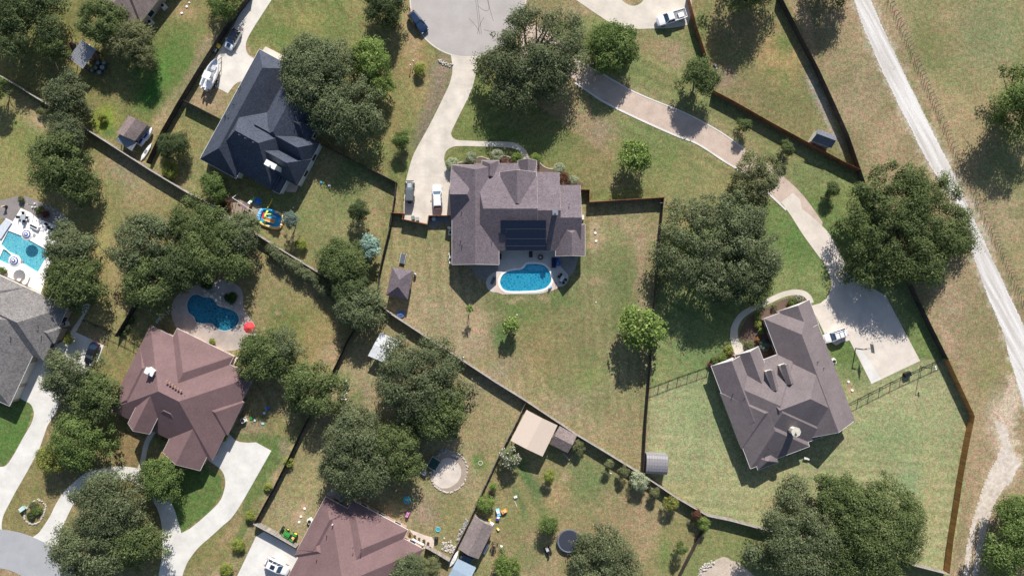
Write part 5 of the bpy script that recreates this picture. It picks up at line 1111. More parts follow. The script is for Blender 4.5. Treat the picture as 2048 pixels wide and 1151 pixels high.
# ================================================================ VEHICLES
def hd(dx, dy): return math.atan2(-dy, dx)
def loft(b, st):
    """st: (x, halfwidth, zlow, ztop, crown) -> rounded body sections joined nose to tail"""
    vs = []; n = 12
    for x, hw, zl, zt, cr_ in st:
        pr = [(-hw*.86, zl), (-hw*.97, zl+.10), (-hw, zl+(zt-zl)*.45), (-hw*.985, zl+(zt-zl)*.72), (-hw*.90, zt-.03), (-hw*.5, zt+cr_*.8), (hw*.5, zt+cr_*.8), (hw*.90, zt-.03), (hw*.985, zl+(zt-zl)*.72), (hw, zl+(zt-zl)*.45), (hw*.97, zl+.10), (hw*.86, zl)]
        vs += [(x, y, z) for y, z in pr]
    fs = []
    for k in range(len(st)-1):
        for i in range(n): fs.append((k*n+i, k*n+(i+1) % n, (k+1)*n+(i+1) % n, (k+1)*n+i))
    fs += [tuple(range(n)), tuple(range(len(st)*n-1, (len(st)-1)*n-1, -1))]
    b.add(vs, fs)
def wheels(t_, L_, Wd, xs_, r=.36, wd=.24, rim='steel'):
    first = None
    for x in xs_:
        for s_ in (-1, 1):
            if first is None:
                b = MB(); b.lathe((0, 0, 0), [(r*.62, -wd/2), (r*.94, -wd/2), (r, -wd*.3), (r, wd*.3), (r*.94, wd/2), (r*.62, wd/2)], 20)
                b.v = [(v[0], v[2], v[1]) for v in b.v]
                ty = b.build('wheel', M['rubber'], t_); b = MB(); b.lathe((0, 0, 0), [(.02, wd*.42), (r*.3, wd*.44), (r*.6, wd*.36), (r*.66, wd*.5), (r*.66, -wd*.5), (.02, -wd*.4)], 16); b.v = [(v[0], v[2], v[1]) for v in b.v]
                b.build('rim', M[rim], ty); first = ty; o = ty
            else: o = copy_tree(first, t_)
            o.location = (x, s_*(Wd/2-wd/2-.02), r); o.rotation_euler.z = 0 if s_ > 0 else math.pi
def car(name, label, px, py, dx, dy, L_, Wd, Hh, paint, style='suv', roofm=None, rack=False, sunroof=False, cat='car', hoodm=None, glassm=None):
    q = P(px, py, .9); t_ = thing(name, label, cat, (q.x, q.y, .03), hd(dx, dy)); h = L_/2; w_ = Wd/2
    belt = {'suv': .98, 'sedan': .88, 'pickup': 1.12, 'jeep': 1.15}[style]; b = MB()
    if style == 'pickup':
        st = [(-h, w_*.92, .50, 1.02, 0), (-h+.15, w_*.98, .42, belt, 0), (h*.35, w_, .36, belt, .0), (h*.55, w_, .36, belt+.02, .03), (h*.9, w_*.95, .38, belt-.06, .03), (h, w_*.80, .46, .86, 0)]
    elif style == 'jeep':
        st = [(-h, w_*.86, .5, belt, 0), (h*.1, w_*.86, .5, belt, 0), (h*.25, w_*.80, .5, belt+.02, .02), (h*.88, w_*.62, .5, belt-.03, .03), (h*.92, w_*.60, .5, 1.0, 0)]
    else:
        st = [(-h, w_*.74, .44, .78, 0), (-h+.12, w_*.90, .34, belt-.06, .0), (-h+.5, w_*.98, .28, belt, 0), (-h*.3, w_, .24, belt, 0), (h*.35, w_, .24, belt, 0), (h*.62, w_*.98, .26, belt-.05, .04), (h*.86, w_*.90, .30, belt-.17, .05), (h*.97, w_*.72, .36, .62, .02), (h, w_*.55, .42, .54, 0)]
    loft(b, st); b.build('body', paint, t_, smooth=False, bevel=.02)
    # cabin
    x0, x1, r0, r1 = {'suv': (-h*.93, h*.44, -h*.76, h*.12), 'sedan': (-h*.80, h*.42, -h*.50, h*.08), 'pickup': (-h*.13, h*.52, -h*.08, h*.28), 'jeep': (-h*.94, h*.28, -h*.90, h*.16)}[style]
    wb, wr = w_*.90, w_*(.70 if style != 'jeep' else .76); zt = Hh-.05
    g_ = MB().add([(x0, -wb, belt), (x1, -wb, belt), (x1, wb, belt), (x0, wb, belt), (r0, -wr, zt), (r1, -wr, zt), (r1, wr, zt), (r0, wr, zt)], [(0, 1, 5, 4), (2, 3, 7, 6), (3, 0, 4, 7), (4, 5, 6, 7)])
    g_.build('side_glass' if style != 'jeep' else 'soft_top_side', glassm or (M['glass'] if style != 'jeep' else M['tarp']), t_)
    MB().add([(x1-.02, -wb*.98, belt+.02), (x1-.02, wb*.98, belt+.02), (r1+.03, wr*.96, zt-.03), (r1+.03, -wr*.96, zt-.03), (x1-.3, -wb*.9, belt), (x1-.3, wb*.9, belt)], [(0, 1, 2, 3), (0, 3, 4), (1, 5, 2)]).build('windscreen', M['shieldglass'], t_)
    rb = MB(); e = .05
    rb.add([(r0-e, -wr-.03, zt), (r1+e, -wr-.03, zt), (r1+e, wr+.03, zt), (r0-e, wr+.03, zt), (r0+.12, -wr*.82, Hh), (r1-.10, -wr*.82, Hh), (r1-.10, wr*.82, Hh), (r0+.12, wr*.82, Hh)], [(0, 1, 5, 4), (1, 2, 6, 5), (2, 3, 7, 6), (3, 0, 4, 7), (4, 5, 6, 7), (3, 2, 1, 0)])
    rb.build('roof', roofm or paint, t_, bevel=.02)
    if style != 'jeep':
        pm = MB()
        for s_ in (-1, 1):
            pm.tube((x1, s_*wb, belt), (r1, s_*wr, zt), .045, n=5); pm.tube((x0, s_*wb, belt), (r0, s_*wr, zt), .05, n=5)
            for f in ((.36, .68) if style == 'suv' else (.5,)): pm.tube((x0+(x1-x0)*f, s_*wb, belt), (r0+(r1-r0)*f, s_*wr, zt), .035, n=5)
        pm.build('pillar', paint, t_)
    if style == 'pickup':
        bb = MB(); bx0, bx1 = -h+.12, -h*.15; cx = (bx0+bx1)/2
        bb.box((cx, 0, belt+.006), (bx1-bx0, Wd*.78, .01)); bb.build('truck_bed', M['grey'], t_)
        rl = MB(); 
        for s_ in (-1, 1): rl.box((cx, s_*w_*.87, belt+.07), (bx1-bx0+.1, .16, .14))
        rl.box((bx0-.03, 0, belt+.07), (.09, Wd*.86, .14)); rl.build('bed_rail', paint, t_)
        MB().box((bx0+(bx1-bx0)*.45, w_*.22, belt+.16), (1.1, .9, .28)).build('cargo_box', M['white'], t_)
    if style == 'jeep':
        fm = MB()
        for x in (-h*.62, h*.62):
            for s_ in (-1, 1): fm.box((x, s_*w_*.88, .86), (1.0, w_*.26, .07))
        fm.build('fender', M['black'], t_, bevel=.02)
        MB().cyl((-h-.15, 0, .95), .01, .01, 6).build('hinge', M['black'], t_)
        sp_ = MB().lathe((0, 0, 0), [(.02, -.12), (.36, -.12), (.38, 0), (.36, .12), (.02, .12)], 18); sp_.v = [(v[2]-h-.13, v[0], v[1]+.95) for v in sp_.v]; sp_.build('spare_wheel', M['rubber'], t_)
        MB().box((h*.55, 0, belt+.03), (.9, .8, .03), top=.8).build('hood_panel', mat('jeep_hood', (.40, .44, .46), .4), t_)
        MB().box((h+.03, 0, .62), (.18, Wd*.8, .2)).build('bumper', M['black'], t_, bevel=.02)
    if hoodm: MB().box((h*.66, 0, belt+.002), (.75, .75, .05), ry=R(6)).build('hood_stripe', hoodm, t_)
    if sunroof: MB().box((r0+(r1-r0)*.55, 0, Hh+.012), ((r1-r0)*.42, wr*1.25, .015)).build('sunroof', M['glass'], t_)
    if rack:
        rk = MB()
        for s_ in (-1, 1): rk.box(((r0+r1)/2, s_*wr*.92, Hh+.06), ((r1-r0)*.9, .04, .05))
        for f in (.2, .62): rk.box((r0+(r1-r0)*f, 0, Hh+.09), (.06, wr*1.9, .03))
        rk.build('roof_rack', M['black'], t_)
    lt = MB().box((0, 0, 0), (.16, .34, .14)); l0 = lt.build('headlight', mat('lamp_glass', (.7, .72, .75), .15), t_); l0.location = (h*.90, w_*.66, .66 if style not in ('pickup', 'jeep') else .85); l1 = l0.copy(); link(l1); l1.parent = t_; l1.location = (h*.90, -w_*.66, l0.location.z)
    rt = MB().box((0, 0, 0), (.10, .22, .24)).build('tail_light', M['red'], t_); rt.location = (-h+.03, w_*.72, .82); r2_ = rt.copy(); link(r2_); r2_.parent = t_; r2_.location = (-h+.03, -w_*.72, .82)
    mr = MB().box((0, 0, 0), (.12, .22, .14)).build('mirror', paint, t_, bevel=.02); mr.location = (x1-.35, w_+.10, belt+.06); m2 = mr.copy(); link(m2); m2.parent = t_; m2.location = (x1-.35, -w_-.10, belt+.06)
    wheels(t_, L_, Wd, (h*.62, -h*.60), .36 if style in ('suv', 'sedan') else .42)
    return t_
car('parked_car', 'white hatchback with black roof and dark hood stripe above the boat', 464.5, 78, -13, 24, 4.4, 1.95, 1.55, M['car_white'], roofm=M['car_black'], hoodm=M['car_navy'])
car('parked_car', 'dark navy car parked on the edge of the round turning area', 836, 44, 22, 27, 4.9, 1.95, 1.6, M['car_navy'])
car('pickup_truck', 'white pickup truck at the end of the top right driveway', 1343, 35, -60, 19, 6.0, 2.1, 1.9, M['car_white'], 'pickup', cat='truck')
car('off_road_car', 'grey off-road car with soft top at the left side of the main driveway', 819.5, 383, 0, -1, 4.2, 1.85, 1.85, M['car_grey'], 'jeep', roofm=M['tarp'])
car('parked_car', 'white station wagon in the middle of the main driveway', 874.5, 393, -2, -40, 4.9, 1.95, 1.6, M['car_white'], rack=False)
car('parked_car', 'white car with black roof rack bars beside the taupe roofed house', 1671, 671, -38, 13, 4.9, 1.95, 1.7, M['car_white'], rack=True)
car('parked_car', 'dark navy-black car on the pale drive below the black metal fence', 182, 707, -9, 22, 4.7, 1.9, 1.45, M['car_black'], 'sedan')
car('parked_car', 'white car with a dark sunroof on the drive at the bottom edge', 554, 1133, 30, 14, 5.0, 2.0, 1.75, M['car_white'], sunroof=True)
# boat on trailer
q = P(423.5, 148, 1.2); t_ = thing('motor_boat', 'white open motor boat on a trailer on the upper left drive', 'boat', (q.x, q.y, 0), hd(16, -34)); b = MB(); vs = []
st = [(-3.0, 1.15, .75, 1.55), (-2.0, 1.22, .62, 1.60), (-.5, 1.25, .58, 1.68), (.9, 1.12, .62, 1.78), (2.0, .80, .78, 1.88), (2.8, .36, 1.10, 1.96), (3.15, .05, 1.45, 2.0)]
for x, hw, zl, zt in st: vs += [(x, -hw, zt), (x, -hw*.92, zl+.35), (x, 0, zl), (x, hw*.92, zl+.35), (x, hw, zt), (x, hw*.80, zt), (x, hw*.74, zt-.55), (x, 0, zt-.62), (x, -hw*.74, zt-.55), (x, -hw*.80, zt)]
fs = []; n_ = 10
for k_ in range(len(st)-1):
    for i in range(n_): fs.append((k_*n_+i, k_*n_+(i+1) % n_, (k_+1)*n_+(i+1) % n_, (k_+1)*n_+i))
fs += [tuple(range(n_)), tuple(range(len(st)*n_-1, (len(st)-1)*n_-1, -1))]; b.add(vs, fs); b.build('hull', M['car_white'], t_)
MB().box((-.1, 0, 1.65), (.9, .75, 1.0), top=.8).build('console', M['white'], t_, bevel=.03)
MB().box((.32, 0, 2.0), (.08, .7, .45), ry=R(-20)).build('windscreen', M['glass'], t_)
b = MB().box((-1.15, 0, 1.5), (.6, 1.0, .5)); b.box((1.25, 0, 1.4), (.9, .9, .3)); b.build('seat', mat('boat_seat', (.55, .55, .58), .6), t_, bevel=.03)
MB().box((-.75, 0, 2.75), (1.5, 1.5, .05)).build('sun_top', M['car_white'], t_, bevel=.02)
b = MB()
for x in (-1.35, -.1):
    for s_ in (-.65, .65): b.tube((x, s_, 1.4), (x, s_, 2.73), .03)
b.build('top_frame', M['steel'], t_)
for s_ in (-.4, .4): MB().box((-3.3, s_, 1.5), (.6, .36, .7), top=.7).box((-3.3, s_, .9), (.25, .15, .8)).build('outboard_motor', M['car_white'], t_, bevel=.03)
tr_ = thing('boat_trailer', 'dark steel boat trailer under the white motor boat', 'trailer', (q.x, q.y, 0), hd(16, -34))
b = MB()
for s_ in (-.95, .95): b.box((-.6, s_, .5), (4.2, .1, .12)); b.tube((1.5, s_, .5), (3.9, 0, .5), .05)
b.box((-1.6, 0, .5), (.1, 1.9, .1)); b.box((1.0, 0, .5), (.1, 1.9, .1)); b.build('frame', M['iron'], tr_); wheels(tr_, 4, 2.7, (-.9, -1.75), .34)
# tractor
q = P(581, 1071, .9); t_ = thing('tractor', 'green compact tractor with a front loader beside the rust-red roof', 'tractor', (q.x, q.y, 0), hd(-26, -14))
MB().box((.75, 0, 1.0), (1.5, .72, .55), top=.86).build('hood', M['tractor'], t_, bevel=.05)
MB().box((-.35, 0, .85), (1.0, .6, .4)).build('chassis', M['black'], t_)
b = MB()
for s_ in (-1, 1): b.box((-.6, s_*.62, 1.15), (1.0, .34, .08)); b.box((-.2, s_*.62, .95), (.1, .34, .35), ry=R(20))
b.build('fender', M['tractor'], t_, bevel=.02)
MB().box((-.62, 0, 1.2), (.5, .5, .12)).box((-.9, 0, 1.45), (.12, .5, .5)).build('seat', mat('tan_seat', (.72, .48, .18), .6), t_, bevel=.04)
b = MB(); b.path([(-1.1, -.5, .9), (-1.1, -.5, 2.2), (-1.1, .5, 2.2), (-1.1, .5, .9)], .04); b.build('roll_bar', M['black'], t_)
b = MB()
for s_ in (-1, 1): b.path([(.1, s_*.5, 1.25), (1.3, s_*.55, 1.15), (2.0, s_*.55, .5)], .06)
b.build('loader_arm', M['tractor'], t_); MB().box((2.15, 0, .35), (.5, 1.5, .5), top=.8).build('bucket', M['black'], t_)
b = MB().torus((-.1, 0, 1.5), .18, .02, 14, 5); b.build('steering_wheel', M['black'], t_)
wheels(t_, 3, 1.6, (-.65,), .55, .32, 'yellow'); wheels(t_, 3, 1.4, (1.1,), .34, .22, 'yellow')
# ride-on mower and barrow on the bottom lawn
q = P(988, 1093, .5); t_ = thing('go_kart', 'small black buggy frame on the lawn right of the long brown shed', 'buggy', (q.x, q.y, 0), hd(5, -17))
b = MB(); b.path([(-.9, -.45, .35), (.9, -.3, .35), (.9, .3, .35), (-.9, .45, .35), (-.9, -.45, .35)], .035); b.path([(-.3, -.4, .35), (-.3, -.35, 1.1), (-.3, .35, 1.1), (-.3, .4, .35)], .035); b.build('frame', M['iron'], t_)
MB().box((-.1, 0, .45), (.5, .5, .12)).box((-.36, 0, .75), (.1, .5, .5)).build('seat', M['black'], t_); wheels(t_, 2, 1.3, (.7, -.75), .2, .16)
q = P(1096, 1101, .5); t_ = thing('riding_mower', 'dark riding mower with a pale ribbed deck beside the trampoline', 'mower', (q.x, q.y, 0), hd(-6, -14))
MB().box((.45, 0, .62), (.9, .6, .4), top=.85).build('hood', M['grey'], t_, bevel=.05)
b = MB()
for i in range(6): b.box((.1+i*.14, 0, .86), (.07, .5, .04))
b.build('grille', M['white'], t_); MB().box((-.15, 0, .3), (1.0, 1.2, .18)).build('mower_deck', M['black'], t_, bevel=.04)
MB().box((-.4, 0, .65), (.45, .5, .12)).box((-.65, 0, .85), (.1, .48, .4)).build('seat', M['black'], t_, bevel=.03); b = MB().torus((.02, 0, 1.0), .16, .02, 14, 5); b.build('steering_wheel', M['black'], t_); wheels(t_, 2, 1.15, (.7, -.55), .26, .2)
# ================================================================ THINGS IN THE YARDS
def lid(label, px, py, r=.25, m=None, name='septic_lid', cat='lid', group=None):
    q = P(px, py); o = MB().cyl((0, 0, 0), r, .12, 18).cyl((0, 0, .12), r*.8, .04, 18).cyl((0, 0, .16), r*.15, .03, 8).build(name, m or M['white']); o.location = (q.x, q.y, 0); tag(o, label, cat, group); return o
for x, y, l_ in ((1190.5, 466, 'white round lid right of the mauve-brown house, upper of the two'), (1192, 482, 'white round lid right of the mauve-brown house, lower of the two'), (1696.5, 763, 'white round lid on the lawn left of the court apron, upper'), (1704, 780, 'white round lid on the lawn left of the court apron, lower'), (609.5, 1016, 'uppermost white round lid on the dry lawn above the tractor'), (602, 1032, 'middle white round lid on the dry lawn above the tractor'), (374, 14, 'white round lid near the brown roof at the top, upper right'), (364, 27, 'white round lid near the brown roof at the top, lower left'), (659, 371, 'white round lid in the patch of grass right of the charcoal-blue house')):
    lid(l_, x, y)
lid('smallest white lid on the dry lawn above the tractor', 598.5, 1043, .24); lid('tiny white lid at the top near the brown roof', 379, 6, .18); lid('tiny dark lid above the two white lids right of the mauve-brown house', 1190, 457, .16, M['grey'])
lid('green round lid on the lawn right of the rust-red roof', 502, 836, .3, M['green']); lid('pale round lid between two others right of the rust-red roof', 510, 840, .28, mat('pale_lid', (.5, .65, .62), .6)); lid('pale teal round lid furthest from the rust-red roof', 526, 846, .3, mat('pale_teal_lid', (.35, .60, .58), .6))
lid('teal round lid beside the charcoal-blue house corner lawn', 643, 365, .3, M['teal'])
for x, y, l_ in ((1034, 629, 'tiny white yard marker above the small yellow-green tree, right'), (1019.5, 634, 'tiny white yard marker above the small yellow-green tree, left'), (1192, 604, 'tiny white yard marker on the open lawn right of the pool'), (927, 713.5, 'tiny white yard marker near the middle of the long fence'), (1221.5, 945.5, 'tiny white yard marker below the thin twiggy tree'), (587, 415, 'tiny white marker on the lawn above the inflatable pool')):
    lid(l_, x, y, .13, M['white'], 'yard_marker', 'marker')
def ac(label, px, py, rz=0, rd=True):
    q = P(px, py, .4); t_ = thing('air_conditioner', label, 'air conditioner', (q.x, q.y, 0), rz)
    MB().box((0, 0, .42), (.85, .85, .8)).build('housing', M['cream'], t_, bevel=.05); MB().cyl((0, 0, .82), .34, .02, 18).build('fan_grille', M['black'], t_); MB().torus((0, 0, .83), .34, .03, 20, 5).build('rim', M['steel'], t_); MB().box((0, 0, .03), (1.1, 1.1, .06)).build('pad', M['conc_w'], t_)
for l_, x, y, a_ in (('square air conditioner right of the brown roof at the top', 327, 13, .7), ('air conditioner below the brown roof corner at the top', 301, 45, .7), ('air conditioner half under the rust-red eave above the tractor', 620, 1041, .6), ('air conditioner beside the grey roof above the lime tree', 131, 647, .5), ('air conditioner at the left wall of the mauve-brown house', 902, 465, 0), ('air conditioner on the lawn side of the taupe roofed house', 1666.5, 722, .3), ('air conditioner right of the rust-red roof', 487, 840, .5)): ac(l_, x, y, a_)
# bins
for l_, x, y, m_ in (('greenish wheeled bin at the foot of the main driveway, left one', 826.5, 436, 'grey'), ('pale grey wheeled bin at the foot of the main driveway, right one', 835, 438, 'steel')):
    q = P(x, y, .5); t_ = thing('wheeled_bin', l_, 'bin', (q.x, q.y, .03), .1); mm = mat('bin_'+m_, (.17, .22, .20) if m_ == 'grey' else (.33, .36, .35), .5); MB().box((0, 0, .5), (.55, .62, .95), top=1.15).build('body', mm, t_, bevel=.03); MB().box((0, .02, 1.02), (.66, .76, .07)).build('lid', mm, t_, bevel=.03)
q = P(867.5, 437, .4); t_ = thing('water_tank', 'pale blue round tank behind the red cedar fence by the driveway', 'tank', (q.x, q.y, .02)); MB().lathe((0, 0, 0), [(.44, 0), (.46, .1), (.46, .7), (.38, .85), (.02, .92)], 20).build('body', mat('pale_tank', (.42, .55, .62), .5), t_, smooth=True); MB().cyl((0, 0, .9), .14, .06, 12).build('cap', M['steel'], t_)
# white things along the west wall of the main house
q = P(899, 455, .6); t_ = thing('satellite_dish', 'white dish on the left wall of the mauve-brown house', 'satellite dish', (q.x, q.y, 0)); MB().tube((0, 0, 0), (0, 0, 1.0), .03).build('mast', M['steel'], t_); d_ = MB().lathe((0, 0, 0), [(.02, 0), (.2, .03), (.36, .10), (.36, .12), (.02, .03)], 16).build('dish', M['white'], t_); d_.location = (0, 0, 1.0); d_.rotation_euler = (R(40), R(-20), 0)
for l_, y in (('white pool pump unit left of the mauve-brown house, upper', 514), ('white pool filter left of the mauve-brown house, lower', 525)):
    q = P(901, y, .4); t_ = thing('pool_pump', l_, 'pump', (q.x, q.y, 0)); MB().cyl((0, 0, 0), .24, .8, 14).build('tank', M['white'], t_); MB().path([(0, 0, .5), (-.3, .5, .3), (-.3, .9, .1)], .05).build('pipe', M['white'], t_)
# mailboxes and posts
for l_, x, y in (('mailbox on a post left of the lime bush near the turning area, upper', 827, 123), ('mailbox on a post left of the lime bush near the turning area, lower', 821, 131)):
    q = P(x, y, 1); t_ = thing('lamp_post', l_.replace('mailbox on a post', 'small round topped post'), 'post', (q.x, q.y, 0)); MB().tube((0, 0, 0), (0, 0, 1.2), .05).build('pole', M['wood_dark'], t_); MB().ball((0, 0, 1.3), .14).build('globe', M['white'], t_, smooth=True)
q = P(833, 132, .4); o = MB().box((0, 0, .3), (.8, .9, .6), top=.8).build('utility_box', mat('utility_box', (.42, .52, .50), .6), None, bevel=.04); o.location = (q.x, q.y, 0); tag(o, 'pale green utility box touching the lime bush by the turning area', 'utility box')
q = P(44, 1017, .6); t_ = thing('mailbox', 'pale green box beside the ring of white stones, lower left', 'mailbox', (q.x, q.y, 0), .6); MB().box((0, 0, .35), (1.0, .7, .7)).build('body', mat('mint_box', (.30, .50, .46), .6), t_, bevel=.05); MB().box((0, 0, .73), (1.08, .78, .06)).build('lid', mat('mint_lid', (.50, .66, .62), .6), t_)
# rocks: each loose pile is stuff; ring stones are too small to count
def rocks(name, label, pts, m, n, r0, r1, spread, seed=1, z=0.0):
    rg_ = random.Random(seed); b = MB()
    for i in range(n):
        f = rg_.uniform(0, len(pts)-1); a_, b2 = pts[int(f)], pts[min(int(f)+1, len(pts)-1)]; t0 = f-int(f)
        x = a_[0]+(b2[0]-a_[0])*t0+rg_.gauss(0, spread); y = a_[1]+(b2[1]-a_[1])*t0+rg_.gauss(0, spread); q = P(x, y); r_ = rg_.uniform(r0, r1)
        vs = []; s0 = len(b.v); b.ball((q.x, q.y, r_*.3+z), r_, 6, 4, .7)
        for k_ in range(s0, len(b.v)): v = b.v[k_]; b.v[k_] = (v[0]+rg_.uniform(-.25, .25)*r_, v[1]+rg_.uniform(-.25, .25)*r_, max(0, v[2]+rg_.uniform(-.15, .15)*r_))
    o = b.build(name, m); tag(o, label, 'rocks'); o['kind'] = 'stuff'; return o
ringp = cr([(52, 1040), (50, 1028), (54, 1016), (62, 1006), (76, 998), (86, 1003), (92, 1013), (89, 1024), (84, 1034), (78, 1044), (64, 1047)], 4)
rocks('stone_ring', 'ring of white stones round the planted bed at the lower left', ringp+[ringp[0]], M['stone'], 110, .12, .22, .6, 2)
rocks('pool_rocks', 'pile of pale boulders along the top edge of the teal pool', [(412, 585), (424, 588), (434, 596), (440, 603), (450, 608), (463, 613)], M['stone'], 90, .2, .55, 2.6, 3)
rocks('stone_border', 'stone border round the sand pit', cr([(862, 950), (868, 920), (884, 905), (905, 903), (924, 912), (934, 932), (932, 956), (920, 974), (900, 984), (882, 980), (868, 968)], 4), M['stone'], 150, .12, .2, .5, 4)
rocks('loose_stones', 'scattered pale stones beside the long brown shed', [(884, 1085), (896, 1090), (908, 1094), (900, 1100), (886, 1094)], M['stone'], 60, .12, .3, 4, 5)
rocks('stone_wall_row', 'row of grey stones between the low fence and the long brown shed', [(934, 1040), (926, 1056), (914, 1082)], M['stone_d'], 60, .12, .28, 1.6, 6)
rocks('loose_stones', 'white stones beside the head of the main driveway', [(879, 122), (886, 126), (896, 130), (903, 132)], M['stone'], 40, .1, .25, 1.6, 7)
rocks('loose_stones', 'pale stones at the edge of the dirt patch at the bottom', [(1398, 1140), (1412, 1130), (1424, 1126), (1396, 1150)], M['stone'], 50, .1, .3, 3, 8)
rocks('loose_stones', 'pale stones near the white metal carport and the round oak', [(690, 765), (695, 770), (686, 800), (706, 812)], M['stone'], 30, .12, .3, 2.5, 9)
rocks('pool_rocks', 'line of pale stones in the bed at the top of the white terrace', [(112, 424), (92, 412), (124, 436)], M['stone'], 24, .1, .2, 3, 10)
rocks('stepping_stones', 'stepping stones from the lower left lawn to the teal pool patio', [(312, 645), (325, 632), (338, 622)], M['stone'], 9, .3, .45, 1.2, 11)
rocks('stone_row', 'low stone row above the sand pit in shade', [(870, 918), (880, 903), (900, 898)], M['stone_d'], 40, .12, .25, 1.6, 12)
# umbrellas
def umbrella(label, px, py, r, h, cols, n=8, name='patio_umbrella', rot=.2, tilt=0):
    q = P(px, py, h); t_ = thing(name, label, 'umbrella', (q.x, q.y, .03), rot)
    MB().tube((0, 0, 0), (0, 0, h+.05), .03).build('pole', M['steel'], t_); MB().cyl((0, 0, 0), .3, .1, 16).build('base', M['stone_d'], t_)
    K = len(cols)
    for k_, m_ in enumerate(cols):
        ra, rb = r*k_/K, r*(k_+1)/K; za, zb = h-.5*(k_/K), h-.5*((k_+1)/K); b = MB()
        ring_ = lambda rr, z: [(rr*math.cos(2*math.pi*i/n), rr*math.sin(2*math.pi*i/n), z) for i in range(n)]
        b.add(ring_(max(ra, .02), za)+ring_(rb, zb), [(i, (i+1) % n, n+(i+1) % n, n+i) for i in range(n)])
        b.build('canopy', m_, t_)
    b = MB()
    for i in range(n): a_ = 2*math.pi*i/n; b.tube((0, 0, h-.03), (r*.97*math.cos(a_), r*.97*math.sin(a_), h-.53), .015, n=4)
    b.build('rib', M['steel'], t_)
    return t_
umbrella('red patio umbrella at the right side of the teal pool', 497, 655, 1.2, 2.4, [M['red']], 8)
for l_, x, y in (('blue and white striped umbrella standing in the rectangular pool', 51, 468), ('blue and white striped umbrella beside the hot tub', 26, 521)):
    umbrella(l_, x, y, 1.28, 2.5, [M['white'], M['navy'], M['white'], M['navy'], M['white'], M['white']], 10)
# loungers, tables, chairs
def lounger(label, px, py, a_, m_=None, group=None):
    q = P(px, py, .4); t_ = thing('sun_lounger', label, 'sun lounger', (q.x, q.y, .03), a_, group)
    MB().box((-.25, 0, .32), (1.25, .6, .08)).build('seat', m_ or M['white'], t_, bevel=.02); MB().box((.62, 0, .5), (.75, .6, .07), ry=R(-32)).build('backrest', m_ or M['white'], t_, bevel=.02)
    for x, y in ((-.8, -.25), (-.8, .25), (.3, -.25), (.3, .25)): MB().box((x, y, .15), (.06, .06, .3)).build('leg', M['steel'], t_)
lounger('white sun lounger on the white terrace, left of the pair', 42, 552, hd(-5, 13)); lounger('white sun lounger on the white terrace, right of the pair', 54, 558, hd(-5, 13))
def chair(label, px, py, a_, m_=None, group=None):
    q = P(px, py, .5); t_ = thing('patio_chair', label, 'chair', (q.x, q.y, .03), a_, group); m_ = m_ or M['black']
    MB().box((0, 0, .42), (.52, .52, .07)).build('seat', m_, t_); MB().box((-.26, 0, .68), (.06, .52, .5)).build('backrest', m_, t_)
    for x in (-.22, .22):
        for y in (-.22, .22): MB().box((x, y, .2), (.045, .045, .4)).build('leg', m_, t_)
def table(label, px, py, r, m_, name='patio_table', h=.74, sq=None, rz=0):
    q = P(px, py, h); t_ = thing(name, label, 'table', (q.x, q.y, .03), rz)
    (MB().box((0, 0, h), (sq[0], sq[1], .05)) if sq else MB().cyl((0, 0, h-.02), r, .05, 20)).build('table_top', m_, t_)
    MB().cyl((0, 0, 0), .05, h-.02, 8).cyl((0, 0, 0), min(.3, (r or .4)*.6), .04, 12).build('pedestal', M['iron'], t_)
table('round glass table on the upper corner of the white terrace', 46, 434, .55, mat('pale_glass_top', (.40, .45, .48), .2))
for i, (dx, dy) in enumerate(((-8, 0), (8, 1), (0, -8), (1, 8))): chair('dark chair at the round glass table on the white terrace', 46+dx, 434+dy, hd(-dx, -dy), group='chairs at the round glass table')
for x, y, l_ in ((93, 449, 'dark lounge chair on the white terrace, left of three'), (98, 456, 'dark lounge chair on the white terrace, middle of three'), (105, 460, 'dark lounge chair on the white terrace, nearest the oak')): chair(l_, x, y, R(-60))
table('small round side table between the dark lounge chairs and the bed', 81, 438, .22, M['grey'], 'side_table', .5)
q = P(68, 453, .4); t_ = thing('fire_table', 'white fire table with a dark burner above the pool shelf', 'fire table', (q.x, q.y, .03), R(-26)); MB().box((0, 0, .25), (2.0, .7, .5)).build('base', M['white'], t_, bevel=.02); MB().box((0, 0, .51), (1.5, .35, .03)).build('burner', M['black'], t_)
q = P(78, 428, .4); t_ = thing('planter_bowl', 'pale terracotta bowl in the bed at the top of the white terrace', 'planter', (q.x, q.y, 0)); MB().lathe((0, 0, 0), [(.2, 0), (.34, .3), (.34, .36), (.28, .34), (.02, .25)], 16).build('bowl', mat('pale_terracotta', (.55, .42, .34), .8), t_)
for i, (x, y) in enumerate(((71, 407), (66, 414), (72, 414), (114, 434), (120, 435), (115, 441), (109, 444))):
    q = P(x, y); o = MB().cyl((0, 0, 0), .13, .25, 10).cyl((0, 0, .25), .16, .04, 10).build('garden_light', M['white']); o.location = (q.x, q.y, 0); tag(o, 'small white garden light in the grey rock bed '+('above' if i < 3 else 'right of')+' the white terrace', 'garden light', 'garden lights '+('above' if i < 3 else 'right of')+' the white terrace')
q = P(64, 410, 1); t_ = thing('flag_pole', 'thin dark post in the rock bed above the white terrace', 'post', (q.x, q.y, 0)); MB().tube((0, 0, 0), (0, 0, 2.2), .05).build('pole', M['iron'], t_); MB().ball((0, 0, 2.25), .09).build('finial', M['cream'], t_)
q = P(6, 412, 1); t_ = thing('garden_statue', 'tan topped dark garden ornament at the left edge above the terrace', 'ornament', (q.x, q.y, 0)); MB().lathe((0, 0, 0), [(.3, 0), (.25, .3), (.15, .5), (.28, .8), (.02, 1.0)], 12).build('body', M['iron'], t_); MB().box((0, 0, 1.02), (.7, .25, .08), .3).build('top', mat('tan_top', (.6, .45, .3), .7), t_)
